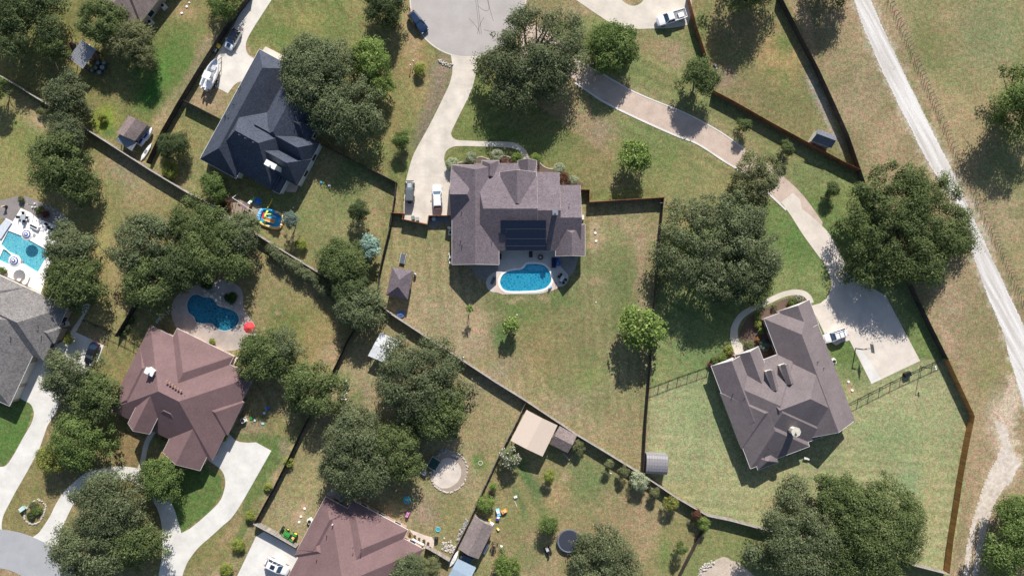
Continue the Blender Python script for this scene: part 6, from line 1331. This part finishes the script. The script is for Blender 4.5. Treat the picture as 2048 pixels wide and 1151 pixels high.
sheet('water_feature', [(14, 438), (26, 444), (4, 478), (-14, 470)], mat('pale_blue_stone', (.55, .60, .66), .5), .3)
o = bpy.data.objects['water_feature']; del o['kind']; o.name = 'raised_ledge'; tag(o, 'pale stone ledge at the left edge beside the rectangular pool', 'ledge')
# main house terrace
table('dark square table under the rear eave of the mauve-brown house', 1061.5, 508, None, M['black'], sq=(.75, 1.3))
q = P(1081, 514, .4); t_ = thing('fire_pit', 'small brown round fire pit on the pool terrace', 'fire pit', (q.x, q.y, .03)); MB().lathe((0, 0, 0), [(.5, 0), (.6, .35), (.6, .42), (.42, .42), (.3, .2), (.02, .2)], 14).build('bowl', mat('rust_bowl', (.20, .13, .11), .7), t_); MB().ball((0, 0, .3), .2).build('fire_stone', M['cream'], t_)
q = P(1107.5, 525, .4); t_ = thing('outdoor_sofa', 'dark navy outdoor sofa at the right side of the pool terrace', 'sofa', (q.x, q.y, .03)); MB().box((0, 0, .22), (.85, 2.0, .36)).build('seat', M['navy'] if 0 else mat('navy_cushion', (.012, .02, .07), .8), t_, bevel=.04); MB().box((.34, 0, .52), (.16, 2.0, .4)).build('backrest', mat('navy_cushion', (.012, .02, .07), .8), t_, bevel=.04)
for l_, x, y, r in (('blue round inflatable float right of the navy sofa', 1116.5, 527, .42), ('blue crumpled float above the round one', 1114, 518, .3)):
    q = P(x, y, .3); o = MB().torus((0, 0, .14), r, .14, 22, 8, 1, 1.1 if r < .4 else .85).build('pool_float', M['blue'], None, smooth=True); o.location = (q.x, q.y, .05); tag(o, l_, 'pool float')
table('pale glass table at the right lobe of the pool terrace', 1124, 557, None, mat('pale_glass_top', (.55, .58, .58), .2), sq=(.6, 1.3), rz=R(-30))
for i, (x, y) in enumerate(((1118, 553), (1121, 562), (1131, 559), (1127, 565), (1122, 549))): chair('black chair round the pale glass table on the right pool lobe', x, y, hd(1124-x, 557-y), group='chairs round the pale glass table')
q = P(986, 561, .4); t_ = thing('canvas_chair', 'dark folding lounger on the left lobe of the pool terrace', 'sun lounger', (q.x, q.y, .03), hd(-4, 9)); MB().box((0, 0, .3), (1.5, .6, .06), ry=R(8)).build('seat', mat('slate_canvas', (.10, .11, .13), .8), t_); MB().box((-.85, 0, .55), (.06, .6, .5)).build('backrest', mat('slate_canvas', (.10, .11, .13), .8), t_)
q = P(1100.5, 574, .3); t_ = thing('pool_cleaner', 'pale blue pool reel on the lower right coping of the kidney pool', 'pool cleaner', (q.x, q.y, .08), hd(5, -5)); MB().box((0, 0, .3), (.8, .35, .3), top=.8).build('body', mat('pale_blue_plastic', (.25, .5, .72), .5), t_, bevel=.03); MB().path([(-.4, 0, .2), (-.9, -.3, .2), (-1.3, -.8, .3)], .04).build('handle', M['iron'], t_)
q = P(1112, 566, .5); t_ = thing('lamp_stand', 'thin dark stand on the flagstones right of the kidney pool', 'stand', (q.x, q.y, .05)); MB().tube((0, 0, 0), (0, 0, 1.3), .03).box((0, 0, .02), (.5, .06, .04)).box((0, 0, .02), (.06, .5, .04)).build('frame', M['iron'], t_)
q = P(1000.5, 513, .4); t_ = thing('bicycle_rack', 'black curved grill under the eave left of the pool terrace', 'grill', (q.x, q.y, .03)); t_.name = 'barbecue_grill'; MB().box((0, 0, .55), (.5, 1.1, .5)).build('body', M['black'], t_, bevel=.06); MB().box((0, 0, .9), (.45, 1.0, .2), top=.7).build('lid', M['black'], t_, bevel=.04)
# leaning solar panel, barrels, pavilion bits
q = P(805.5, 516, .5); t_ = thing('ping_pong_table', 'dark folding table top lying above the pavilion', 'table', (q.x, q.y, 0), hd(-4, 17)); MB().box((-.45, 0, .45), (.78, 1.0, .05)).build('table_top', mat('slate_top', (.10, .115, .14), .5), t_).__setitem__('label', 'shorter upper half'); MB().box((.52, 0, .45), (1.1, 1.0, .05)).build('table_top', mat('slate_top', (.10, .115, .14), .5), t_)
b = MB(); b.box((0, 0, .44), (2.1, .04, .05)); b.box((.01, .52, .45), (2.1, .04, .06)); b.box((.01, -.52, .45), (2.1, .04, .06)); b.build('frame', M['white'], t_)
for x in (-.8, .95):
    for y in (-.42, .42): MB().box((x, y, .21), (.05, .05, .42)).build('leg', M['steel'], t_)
q = P(830, 549, .5); t_ = thing('propane_tank', 'white topped black smoker at the right side of the pavilion', 'smoker', (q.x, q.y, 0)); MB().lathe((0, 0, .1), [(.2, 0), (.28, .3), (.28, .6), (.2, .8)], 14).build('body', M['white'], t_); MB().cyl((0, 0, .9), .13, .06, 12).build('lid', M['black'], t_); t_.name = 'smoker'
q = P(801.5, 628, .3); o = MB().torus((0, 0, .15), .55, .18, 20, 6, 1.2, 1).build('tarp_bundle', mat('blue_tarp', (.07, .13, .30), .6)); o.location = (q.x, q.y, 0); tag(o, 'crumpled blue tarp in the shadow below the pavilion', 'tarp')
b = MB(); b.add([(-.7, -.5, .3), (.7, -.45, .25), (.6, .5, .35), (-.6, .5, .22), (0, 0, .5)], [(0, 1, 4), (1, 2, 4), (2, 3, 4), (3, 0, 4)]); o2 = b.build('fold', mat('blue_tarp', (.07, .13, .30), .6)); o2.parent = o
bm_ = mat('barrel_plastic', (.06, .075, .085), .6); bl_ = mat('barrel_lid', (.20, .24, .26), .6)
for i, (x, y, r, l_) in enumerate(((205, 135, .5, 'barrel with a pale lid beside the ribbed metal shelter, rightmost large one'), (184, 141, .36, 'leftmost barrel beside the ribbed metal shelter'), (192, 136, .36, 'dark barrel in the middle behind the ribbed metal shelter'), (199, 145, .42, 'lowest barrel beside the ribbed metal shelter'), (209, 126, .36, 'uppermost right barrel beside the ribbed metal shelter'), (196, 126, .38, 'dark barrel touching the shelter roof shadow'), (176, 139, .3, 'small barrel directly under the lower edge of the ribbed shelter'))):
    q = P(x, y, .8); t_ = thing('barrel', l_, 'barrel', (q.x, q.y, 0)); MB().lathe((0, 0, 0), [(r*.9, 0), (r, .3), (r, .6), (r*.9, .9)], 16).build('body', bm_, t_); MB().cyl((0, 0, .9), r*.92, .03, 16).build('lid', bl_, t_)
b = MB(); rg_ = random.Random(3)
for i in range(26): q = P(186+rg_.gauss(0, 6), 116+rg_.gauss(0, 6), .4); b.box((q.x, q.y, rg_.uniform(.1, .7)), (rg_.uniform(.2, 1.2), rg_.uniform(.1, .3), .1), rg_.uniform(0, 3), rg_.uniform(-.4, .4))
o = b.build('scrap_wood', mat('scrap_wood', (.28, .18, .14), .9)); tag(o, 'heap of reddish scrap wood beside the ribbed metal shelter', 'wood pile'); o['kind'] = 'stuff'
q = P(186, 97, .6); o = MB().box((0, 0, .5), (1.5, .35, .9)).box((0, 0, 1.0), (1.6, .5, .08)).build('storage_bench', M['white']); o.location = (q.x, q.y, 0); o.rotation_euler.z = R(-35); tag(o, 'white bench at the upper right side of the ribbed metal shelter', 'bench')
q = P(145, 90, .4); o = MB().add([(-.5, .8, .05), (.5, -.8, .05), (.3, -1.3, .1), (0, .2, 1.1), (-.8, .4, .1), (.5, .3, .1)], [(0, 3, 4), (0, 5, 3), (1, 2, 3), (2, 4, 3), (5, 1, 3)]).build('tarp', M['black']); o.location = (q.x, q.y, 0); tag(o, 'black crumpled tarp left of the ribbed metal shelter', 'tarp')
q = P(124, 95, .3); o = MB().box((0, 0, .3), (.6, .8, .6), top=.6).build('bucket', M['cream']); o.location = (q.x, q.y, 0); tag(o, 'small pale bucket on the grass left of the ribbed metal shelter', 'bucket')
# jet skis on trailer by the brown shed
for l_, x, y in (('white and blue water scooter right of the dark brown shed, upper', 296, 268), ('white water scooter right of the dark brown shed, lower', 286, 279)):
    q = P(x, y, .8); t_ = thing('water_scooter', l_, 'water scooter', (q.x, q.y, .35), hd(10, -15)); b = MB(); loft(b, [(-1.4, .45, .1, .5, 0), (-.5, .55, .05, .6, .05), (.5, .5, .08, .7, .08), (1.1, .3, .2, .65, .05), (1.5, .06, .4, .55, 0)]); b.build('hull', M['car_white'], t_)
    MB().box((-.5, 0, .8), (1.1, .34, .2)).build('seat', M['navy'], t_, bevel=.05); MB().box((.4, 0, .95), (.08, .7, .06)).build('handlebar', M['black'], t_)
q = P(291, 303, .5); t_ = thing('kayak', 'long white kayak lying along the dark fence below the water scooters', 'kayak', (q.x, q.y, .02), hd(16, -26)); b = MB(); loft(b, [(-2.0, .06, .1, .25, 0), (-1.2, .34, .02, .34, .02), (0, .40, 0, .36, .03), (1.2, .34, .02, .34, .02), (2.0, .06, .1, .25, 0)]); b.build('hull', M['white'], t_); MB().box((0, 0, .40), (.8, .4, .03)).build('cockpit', M['grey'], t_)
q = P(908, 1117, .5); t_ = thing('kayak', 'white kayak standing between the pale board fence and the pale blue canopy', 'kayak', (q.x, q.y, .02), hd(9, -17)); b = MB(); loft(b, [(-1.8, .06, .1, .35, 0), (-.9, .40, .02, .5, .02), (0, .46, 0, .55, .03), (.9, .34, .02, .45, .02), (1.7, .06, .1, .3, 0)]); b.build('hull', M['white'], t_); MB().box((0, 0, .58), (.8, .4, .03)).build('cockpit', M['cream'], t_)
q = P(935, 1117, .8); t_ = thing('covered_trailer', 'dark blue covered trailer between the long brown shed and the pale blue canopy', 'trailer', (q.x, q.y, .0), hd(18, 9)); MB().box((0, 0, .75), (2.4, 1.2, .7), top=.85).build('cover', mat('slate_blue_cover', (.08, .13, .20), .6), t_, bevel=.06); wheels(t_, 2, 1.5, (0,), .28, .2)
q = P(923, 1112, .6); o = MB().lathe((0, 0, 0), [(.2, 0), (.25, .4), (.25, .9), (.02, 1.0)], 14).build('gas_bottle', M['steel']); o.location = (q.x, q.y, 0); tag(o, 'small pale gas bottle beside the dark blue covered trailer', 'gas bottle')
q = P(972, 1097, .6); o = MB().box((0, 0, .55), (2.2, .5, .06), ry=0, rx=R(10)).box((0, .1, .27), (2.1, .06, .54)).build('work_bench', M['steel']); o.location = (q.x, q.y, 0); o.rotation_euler.z = hd(11, -22); tag(o, 'long grey bench against the right side of the long brown shed', 'bench')
# red plastic-yellow drive item
q = P(434.5, 91, .5); t_ = thing('storage_bin', 'yellow lidded bin on the dark strip beside the white hatchback', 'bin', (q.x, q.y, .02), hd(8, 5)); MB().box((0, 0, .4), (.95, .75, .8)).build('body', M['yellow'], t_, bevel=.04); MB().box((0, 0, .83), (1.02, .82, .07)).build('lid', mat('yellow_lid', (.85, .60, .08), .5), t_, bevel=.03)
q = P(429.5, 100, .5); t_ = thing('storage_bin', 'dark grey bin just below the yellow lidded bin', 'bin', (q.x, q.y, .02), hd(8, 5)); MB().box((0, 0, .4), (1.0, .7, .8)).build('body', M['black'], t_, bevel=.04); MB().box((0, 0, .83), (1.05, .76, .07)).build('lid', M['grey'], t_, bevel=.03)
# swing set
q = P(488, 410, 1.8); t_ = thing('swing_set', 'white framed swing set with a green slide above the hedge', 'swing set', (q.x, q.y, 0), hd(40, 26))
b = MB(); b.tube((-2.6, 0, 2.1), (2.2, 0, 2.1), .06)
for x in (-2.6, 2.2):
    for s_ in (-1, 1): b.tube((x, 0, 2.1), (x+(-.3 if x < 0 else .3), s_*1.1, 0), .05)
b.build('frame', mat('pale_frame', (.62, .56, .52), .5), t_)
for x in (-1.8, 1.6): MB().box((x, 0, .55), (.5, .25, .05)).tube((x-.2, 0, .55), (x-.2, 0, 2.1), .012, n=4).tube((x+.2, 0, .55), (x+.2, 0, 2.1), .012, n=4).build('swing', M['green'] if x > 0 else M['grey'], t_)
MB().box((-.2, -.1, 1.1), (1.1, 1.1, .08)).box((-.7, -.6, .55), (.08, .08, 1.1)).box((.3, -.6, .55), (.08, .08, 1.1)).box((-.7, .4, .55), (.08, .08, 1.1)).box((.3, .4, .55), (.08, .08, 1.1)).build('platform', mat('dark_platform', (.20, .14, .16), .8), t_)
q2 = Matrix.Rotation(-t_.rotation_euler.z, 4, 'Z'); 
b = MB(); b.box((.3, 1.15, .75), (.5, 1.1, .05), rx=R(-28)); b.build('slide', mat('pale_green_plastic', (.42, .62, .36), .4), t_); MB().box((.3, 1.95, .33), (.5, .7, .05), rx=R(-20)).build('slide_end', M['green'], t_)
q = P(516, 402, .2); t_ = thing('round_paddling_pool', 'small round blue paddling pool beside the swing set', 'paddling pool', (q.x, q.y, 0)); MB().lathe((0, 0, 0), [(.02, .03), (.6, .03), (.64, .28), (.70, .28), (.68, 0)], 26).build('basin', M['blue'], t_, smooth=True); MB().torus((0, 0, .28), .66, .04, 26, 6).build('rim', mat('light_blue_rim', (.06, .30, .62), .4), t_)
# inflatable pool with slide
q = P(541, 437, .5); t_ = thing('inflatable_pool', 'large inflatable pool with orange rim and blue basin on the lawn below the charcoal-blue house', 'inflatable pool', (q.x, q.y, 0), R(-18))
MB().prism([(2.25*math.copysign(abs(math.cos(a_))**.6, math.cos(a_)), 1.45*math.copysign(abs(math.sin(a_))**.6, math.sin(a_))) for a_ in np.linspace(0, 2*math.pi, 40, endpoint=False)], .02, .14).build('basin', M['cyan'], t_)
def seg(a0, a1, m_, nm, r=.26, z=.3, k_=1.0):
    pts = [(2.4*k_*math.copysign(abs(math.cos(a_))**.6, math.cos(a_)), 1.6*k_*math.copysign(abs(math.sin(a_))**.6, math.sin(a_)), z) for a_ in np.linspace(a0, a1, 14)]; MB().path(pts, r, 10).build(nm, m_, t_, smooth=True)
pe = mat('pale_orange_vinyl', (.85, .62, .30), .45)
seg(-1.9, 1.5, pe, 'rim'); seg(1.5, 2.5, M['cyan'], 'rim'); seg(2.5, 3.7, M['skyblue'], 'rim', .4, .45); seg(3.7, 4.4, M['yellow'], 'rim'); seg(-2.0, .2, M['orange'], 'rim_base', .2, .12, 1.06)
seg(1.2, 3.1, M['blue'], 'rim_base', .2, .12, 1.06)
lim = mat('lime_vinyl', (.58, .68, .12), .45)
MB().path([(-1.0, 1.3, .5), (-.95, .6, 1.1), (-.9, -.4, 1.1), (-.8, -1.2, .5)], .2, 10).build('arch', lim, t_, smooth=True); MB().path([(-.9, .5, 1.1), (-.2, .8, .9), (.2, .8, .5)], .16, 8).build('arch', lim, t_, smooth=True)
MB().box((-1.35, .1, 1.0), (.35, 1.3, .12)).build('wall_panel', M['red'], t_, bevel=.04); MB().box((.1, -.35, .62), (1.8, .5, .14), ry=R(16)).build('slide', M['orange'], t_, bevel=.04); MB().box((.1, .0, .68), (1.8, .14, .26), ry=R(16)).box((.1, -.7, .68), (1.8, .14, .26), ry=R(16)).build('slide_rail', mat('cream_vinyl', (.85, .72, .40), .45), t_, bevel=.05)
MB().box((.15, .62, .60), (1.6, .4, .14), ry=R(16)).build('slide', M['skyblue'], t_, bevel=.04); MB().box((.9, 1.05, .5), (1.3, .3, .3)).build('bench', M['blue'], t_, bevel=.08)
hz = [P(x, y, z) for x, y, z in ((544.5, 397, .15), (544, 401, .15), (540, 408, .3), (535, 416, .8))]
o = MB().path([tuple(v) for v in hz], .12, 8).build('inflatable_tube', M['yellow'], None, smooth=True); tag(o, 'long yellow inflatable tube leading to the inflatable pool', 'tube')
# bottom middle yard: play pool frame, toys
q = P(868, 926, .4); t_ = thing('stock_tank', 'dark green rectangular water tank half under the oak by the sand pit', 'tank', (q.x, q.y, 0), hd(10, 6)); MB().box((0, 0, .35), (1.8, 2.1, .7)).build('basin', mat('dark_green_water', (.012, .055, .04), .15), t_)
b = MB(); b.box((0, 1.1, .4), (2.1, .14, .8)); b.box((0, -1.1, .4), (2.1, .14, .8)); b.box((-.98, 0, .4), (.14, 2.06, .8)); b.box((.98, 0, .4), (.14, 2.06, .8)); b.build('frame', M['stone_d'], t_)
q = P(848, 944, .4); o = MB().box((0, 0, .3), (1.0, .8, .5)).box((0, 0, .58), (1.1, .9, .05)).build('wooden_step', mat('grey_board', (.38, .38, .40), .7)); o.location = (q.x, q.y, 0); o.rotation_euler.z = hd(10, 6); tag(o, 'grey boxed step left of the sand pit', 'box')
q = P(861, 944, .3); o = MB().box((0, 0, .2), (.5, .4, .4), top=.8).build('toy_box', M['cream']); o.location = (q.x, q.y, 0); tag(o, 'small pale box on the rim of the sand pit', 'box')
q = P(910, 911, .3); o = MB().box((0, 0, .2), (1.3, .6, .06)).box((-.5, 0, .1), (.1, .5, .2)).box((.5, 0, .1), (.1, .5, .2)).build('low_bench', M['stone']); o.location = (q.x, q.y, 0); o.rotation_euler.z = R(-28); tag(o, 'pale stone bench on the upper rim of the sand pit', 'bench')
q = P(814, 999, .2); t_ = thing('paddling_pool', 'small teal paddling pool with a yellow bottom beside the oak', 'paddling pool', (q.x, q.y, 0)); MB().cyl((0, 0, .02), .66, .06, 24).build('basin', mat('teal_water', (.05, .34, .44), .2), t_); MB().torus((0, 0, .15), .68, .1, 26, 8).build('rim', M['teal'], t_, smooth=True); MB().lathe((0, 0, .09), [(.02, .01), (.2, .01), (.3, 0)], 9).build('printed_bottom', mat('yellow_print', (.55, .60, .20), .5), t_)
q = P(815, 1028, .4); t_ = thing('toy_kitchen', 'pink plastic toy unit above the bottom rust-red roof', 'toy', (q.x, q.y, 0), hd(4, -9)); MB().box((0, 0, .4), (.9, .55, .8)).build('body', M['pink'], t_, bevel=.05); MB().box((.15, 0, .82), (.25, .3, .04)).build('basin', M['grey'], t_)
q = P(876, 1058, .2); t_ = thing('small_paddling_pool', 'smallest pale teal paddling pool on the lawn above the black barbecue', 'paddling pool', (q.x, q.y, 0)); MB().cyl((0, 0, .02), .42, .06, 20).build('basin', mat('teal_water', (.05, .34, .44), .2), t_); MB().torus((0, 0, .1), .44, .06, 22, 6).build('rim', mat('pale_teal_rim', (.20, .52, .55), .5), t_, smooth=True)
q = P(873, 1076, .5); t_ = thing('barbecue_grill', 'black barbecue at the end of the row of clay pots', 'grill', (q.x, q.y, 0)); MB().box((0, 0, .55), (.75, .6, .5)).build('body', M['black'], t_, bevel=.05); MB().lathe((0, 0, .8), [(.34, 0), (.28, .15), (.02, .22)], 12).build('lid', M['black'], t_)
for i, (x, y) in enumerate(((820, 1066), (829.5, 1071), (838.5, 1076), (848, 1080), (856.5, 1085), (860, 1094))):
    q = P(x, y, .4); t_ = thing('flower_pot', ('clay pot nearest the rust-red roof in the row', 'second clay pot from the rust-red roof in the row', 'third clay pot from the rust-red roof in the row', 'clay pot with a leafy green plant, fourth in the row', 'fifth clay pot from the rust-red roof in the row', 'last clay pot of the row, nearest the pale board fence')[i], 'flower pot', (q.x, q.y, .05)); MB().lathe((0, 0, 0), [(.16, 0), (.27, .38), (.30, .38), (.30, .46), (.24, .46), (.23, .38), (.02, .38)], 16).build('pot', M['terra'], t_); MB().cyl((0, 0, .38), .22, .03, 14).build('soil', M['mulch'], t_)
    rg2 = np.random.RandomState(50+i); qq, c = leaves([(0, 0, .55, .2 if i != 3 else .34)], .09, 1.0, rg2, (.04, .06, .02), (.16, .18, .08)); me = npmesh('plant', qq, np.arange(len(qq)).reshape(-1, 4), c); me.materials.append(M['leaf']); oo = link(bpy.data.objects.new('plant', me)); oo.parent = t_
for l_, x, y in (('white bench wall strip above the bottom roof, left piece', 826, 1078),):
    q = P(836, 1083, 1.0); o = MB().box((0, 0, .9), (2.6, .35, .1)).box((-1.1, 0, .42), (.1, .3, .84)).box((1.1, 0, .42), (.1, .3, .84)).build('white_shelf', M['white']); o.location = (q.x, q.y, 0); o.rotation_euler.z = hd(19, 10); tag(o, 'white shelf between the clay pots and the bottom rust-red roof', 'shelf')
# toys on the lawn right of the brown shed
def toy(name, label, cat, px, py, m1, m2, d, rz=0):
    q = P(px, py, .3); t_ = thing(name, label, cat, (q.x, q.y, 0), rz); MB().box((0, 0, d[2]/2), d, top=.85).build('body', m1, t_, bevel=.05); MB().box((d[0]*.15, 0, d[2]+.06), (d[0]*.45, d[1]*.8, .14), top=.8).build('top', m2, t_, bevel=.03)
toy('toy_slide', 'pale blue and white plastic play slide on the lawn right of the long brown shed', 'toy', 996.5, 1024, M['skyblue'], M['white'], (1.5, .8, .7), hd(-3, -11))
toy('toy_car', 'orange plastic toy beside the pale blue play slide', 'toy', 1008, 1022, M['orange'], mat('tan_plastic', (.75, .50, .28), .5), (1.2, .7, .6), hd(9, -5))
toy('toy_table', 'dark blue and white toy just below the pale blue play slide', 'toy', 996, 1035, M['navy'], M['white'], (1.1, .8, .5), hd(2, -9))
toy('toy_truck', 'small yellow and white toy on the lawn', 'toy', 996, 1058, M['yellow'], M['white'], (.7, .4, .3), hd(5, 5))
toy('storage_crate', 'white crate with a dark rim beside the buggy frame', 'crate', 1002.5, 1094, M['white'], M['white'], (.7, .5, .4), hd(1, -7))
toy('white_box', 'white box on the lawn above the toys', 'box', 1031, 994, M['white'], M['cream'], (.7, .5, .25), R(30))
toy('garden_bench', 'pale box at the upper end of the long brown shed, right side', 'box', 983, 1047, M['cream'], M['white'], (1.0, .7, .6), R(-28))
q = P(979, 1039, .2); o = MB().torus((0, 0, .1), .18, .09, 14, 6).build('toy_ring', M['yellow']); o.location = (q.x, q.y, 0); tag(o, 'tiny yellow toy ring by the corner of the long brown shed', 'toy')
o = MB().tube(P(1029, 1001, .06), P(1034, 1012, .06), .05).build('wooden_pole', M['cream']); tag(o, 'pale wooden pole lying below the white box on the lawn', 'pole')
q = P(961, 925, .05); o = MB().torus((0, 0, .05), .42, .05, 22, 6).build('plastic_hoop', M['cream']); o.location = (q.x, q.y, 0); tag(o, 'thin pale hoop in the bright green patch of grass', 'hoop')
# trampoline
q = P(1138, 1081, .9); t_ = thing('trampoline', 'large round dark trampoline on the bottom lawn', 'trampoline', (q.x, q.y, 0)); MB().cyl((0, 0, .86), 2.05, .02, 40).build('jumping_mat', M['trampoline'], t_); MB().torus((0, 0, .89), 2.22, .045, 44, 6).build('frame', M['steel'], t_)
b = MB(); b.lathe((0, 0, 0), [(2.05, .87), (2.2, .9), (2.35, .87)], 44); b.build('spring_cover', mat('slate_pad', (.12, .14, .17), .6), t_); MB().torus((0, 0, .885), .2, .02, 16, 5).build('centre_mark', M['grey'], t_)
for i in range(6): a_ = i*math.pi/3+.3; MB().tube((2.25*math.cos(a_), 2.25*math.sin(a_), 0), (2.25*math.cos(a_), 2.25*math.sin(a_), .88), .04).build('leg', M['steel'], t_)
for i in range(3): a_ = i*2*math.pi/3+.6; MB().tube((2.36*math.cos(a_), 2.36*math.sin(a_), 0), (2.36*math.cos(a_), 2.36*math.sin(a_), 2.4), .025).build('net_pole', M['grey'], t_)
# basketball hoop and yard light by the court
q = P(1711, 696); t_ = thing('basketball_hoop', 'black pole basketball hoop at the corner of the court', 'basketball hoop', (q.x, q.y, 0), hd(25, -4)); MB().box((0, 0, 1.35), (.18, .18, 2.7)).box((.3, 0, 2.8), (.9, .14, .14), ry=R(-14)).build('pole', M['iron'], t_)
b = MB()
for s_ in (-.12, .12): b.tube((.5, s_, 2.85), (1.55, s_, 3.1), .03)
b.build('arm', M['iron'], t_); MB().box((1.6, 0, 3.35), (.04, 1.8, 1.05)).build('backboard', mat('smoked_board', (.35, .36, .36), .2), t_); b = MB(); b.box((1.6, 0, 2.82), (.07, 1.84, .06)); b.box((1.6, 0, 3.88), (.07, 1.84, .06)); b.build('board_frame', M['iron'], t_); MB().torus((1.9, 0, 3.05), .23, .018, 20, 5).build('rim', M['orange'], t_)
q = P(1840.5, 732); t_ = thing('yard_light', 'tall black yard light beside the black metal fence', 'lamp post', (q.x, q.y, 0), hd(21, -4)); MB().tube((0, 0, 0), (0, 0, 3.9), .075, .06).path([(0, 0, 3.9), (.5, 0, 3.92)], .04).build('pole', M['iron'], t_); 
for s_ in (-.22, .22): MB().box((.65, s_, 3.9), (.32, .24, .18), ry=R(25)).build('lamp_head', M['white'], t_, bevel=.02)
q = P(1815, 748, .5); t_ = thing('storage_box', 'dark slatted box against the black metal fence', 'box', (q.x, q.y, 0), hd(12, -5)); MB().box((0, 0, .4), (1.2, .9, .8)).build('body', M['iron'], t_, bevel=.03)
b = MB()
for i in range(5): b.box((0, -.36+i*.18, .83), (1.25, .12, .04))
b.build('lid', M['iron'], t_)
q = P(1613, 916, .4); t_ = thing('garden_bench', 'small pale table on the lawn below the chimney of the taupe roofed house', 'bench', (q.x, q.y, 0), R(-14)); MB().box((0, 0, .5), (1.1, .4, .06)).build('table_top', M['cream'], t_)
for x in (-.45, .45): MB().box((x, 0, .25), (.08, .35, .5)).build('leg', M['iron'], t_)
q = P(1431, 131, .2); o = MB().box((0, 0, .15), (.5, .9, .3), R(40), top=.6).box((.2, -.5, .1), (.25, .5, .15), R(20)).build('junk_pile', M['stone_d']); o.location = (q.x, q.y, 0); tag(o, 'small pile of pale odds and ends right of the oak in the cedar fence gap', 'pile')
q = P(1325, 406, .8); o = MB().box((0, 0, 1.0), (.6, .05, .5)).box((0, .02, .4), (.06, .04, .8)).build('fence_sign', mat('pale_violet_board', (.36, .33, .45), .7)); o.location = (q.x-.3, q.y, 0); tag(o, 'pale board leaning inside the corner of the red cedar fence', 'board')
q = P(460, 722, .8); t_ = thing('porch_bench', 'white wooden rack in the notch of the rust-red roof', 'bench', (q.x+.9, q.y, .03), hd(8, -14))
MB().box((0, 0, .45), (1.6, .5, .06)).box((0, -.24, .75), (1.6, .06, .5)).build('seat', M['cream'], t_); 
for x in (-.7, .7): MB().box((x, 0, .22), (.07, .45, .44)).build('leg', M['cream'], t_)
q = P(536, 815, .4); t_ = thing('garden_chair', 'blue folding chair on the shaded lawn right of the rust-red roof', 'chair', (q.x, q.y, 0), .5); MB().box((0, 0, .42), (.6, .6, .07)).build('seat', M['blue'], t_); MB().box((-.3, 0, .7), (.06, .6, .55)).build('backrest', mat('pale_blue_canvas', (.3, .4, .6), .8), t_)
for x in (-.25, .25): MB().box((x, 0, .2), (.05, .55, .4)).build('leg', M['steel'], t_)
q = P(529, 825, .3); o = MB().box((0, 0, .25), (.5, .4, .5)).build('cooler_box', mat('pale_cooler', (.5, .6, .72), .5), None, bevel=.04); o.location = (q.x, q.y, 0); tag(o, 'pale cooler box below the blue folding chair', 'cooler')
q = P(683, 998, .4); t_ = thing('patio_table', 'pale small table on the stamped patio above the bottom rust-red roof', 'table', (q.x, q.y, .03), .4); MB().box((0, 0, .7), (.8, .7, .05)).build('table_top', mat('pale_glass_top', (.40, .45, .48), .2), t_); MB().cyl((0, 0, 0), .06, .7, 8).cyl((0, 0, 0), .25, .04, 12).build('pedestal', M['iron'], t_)
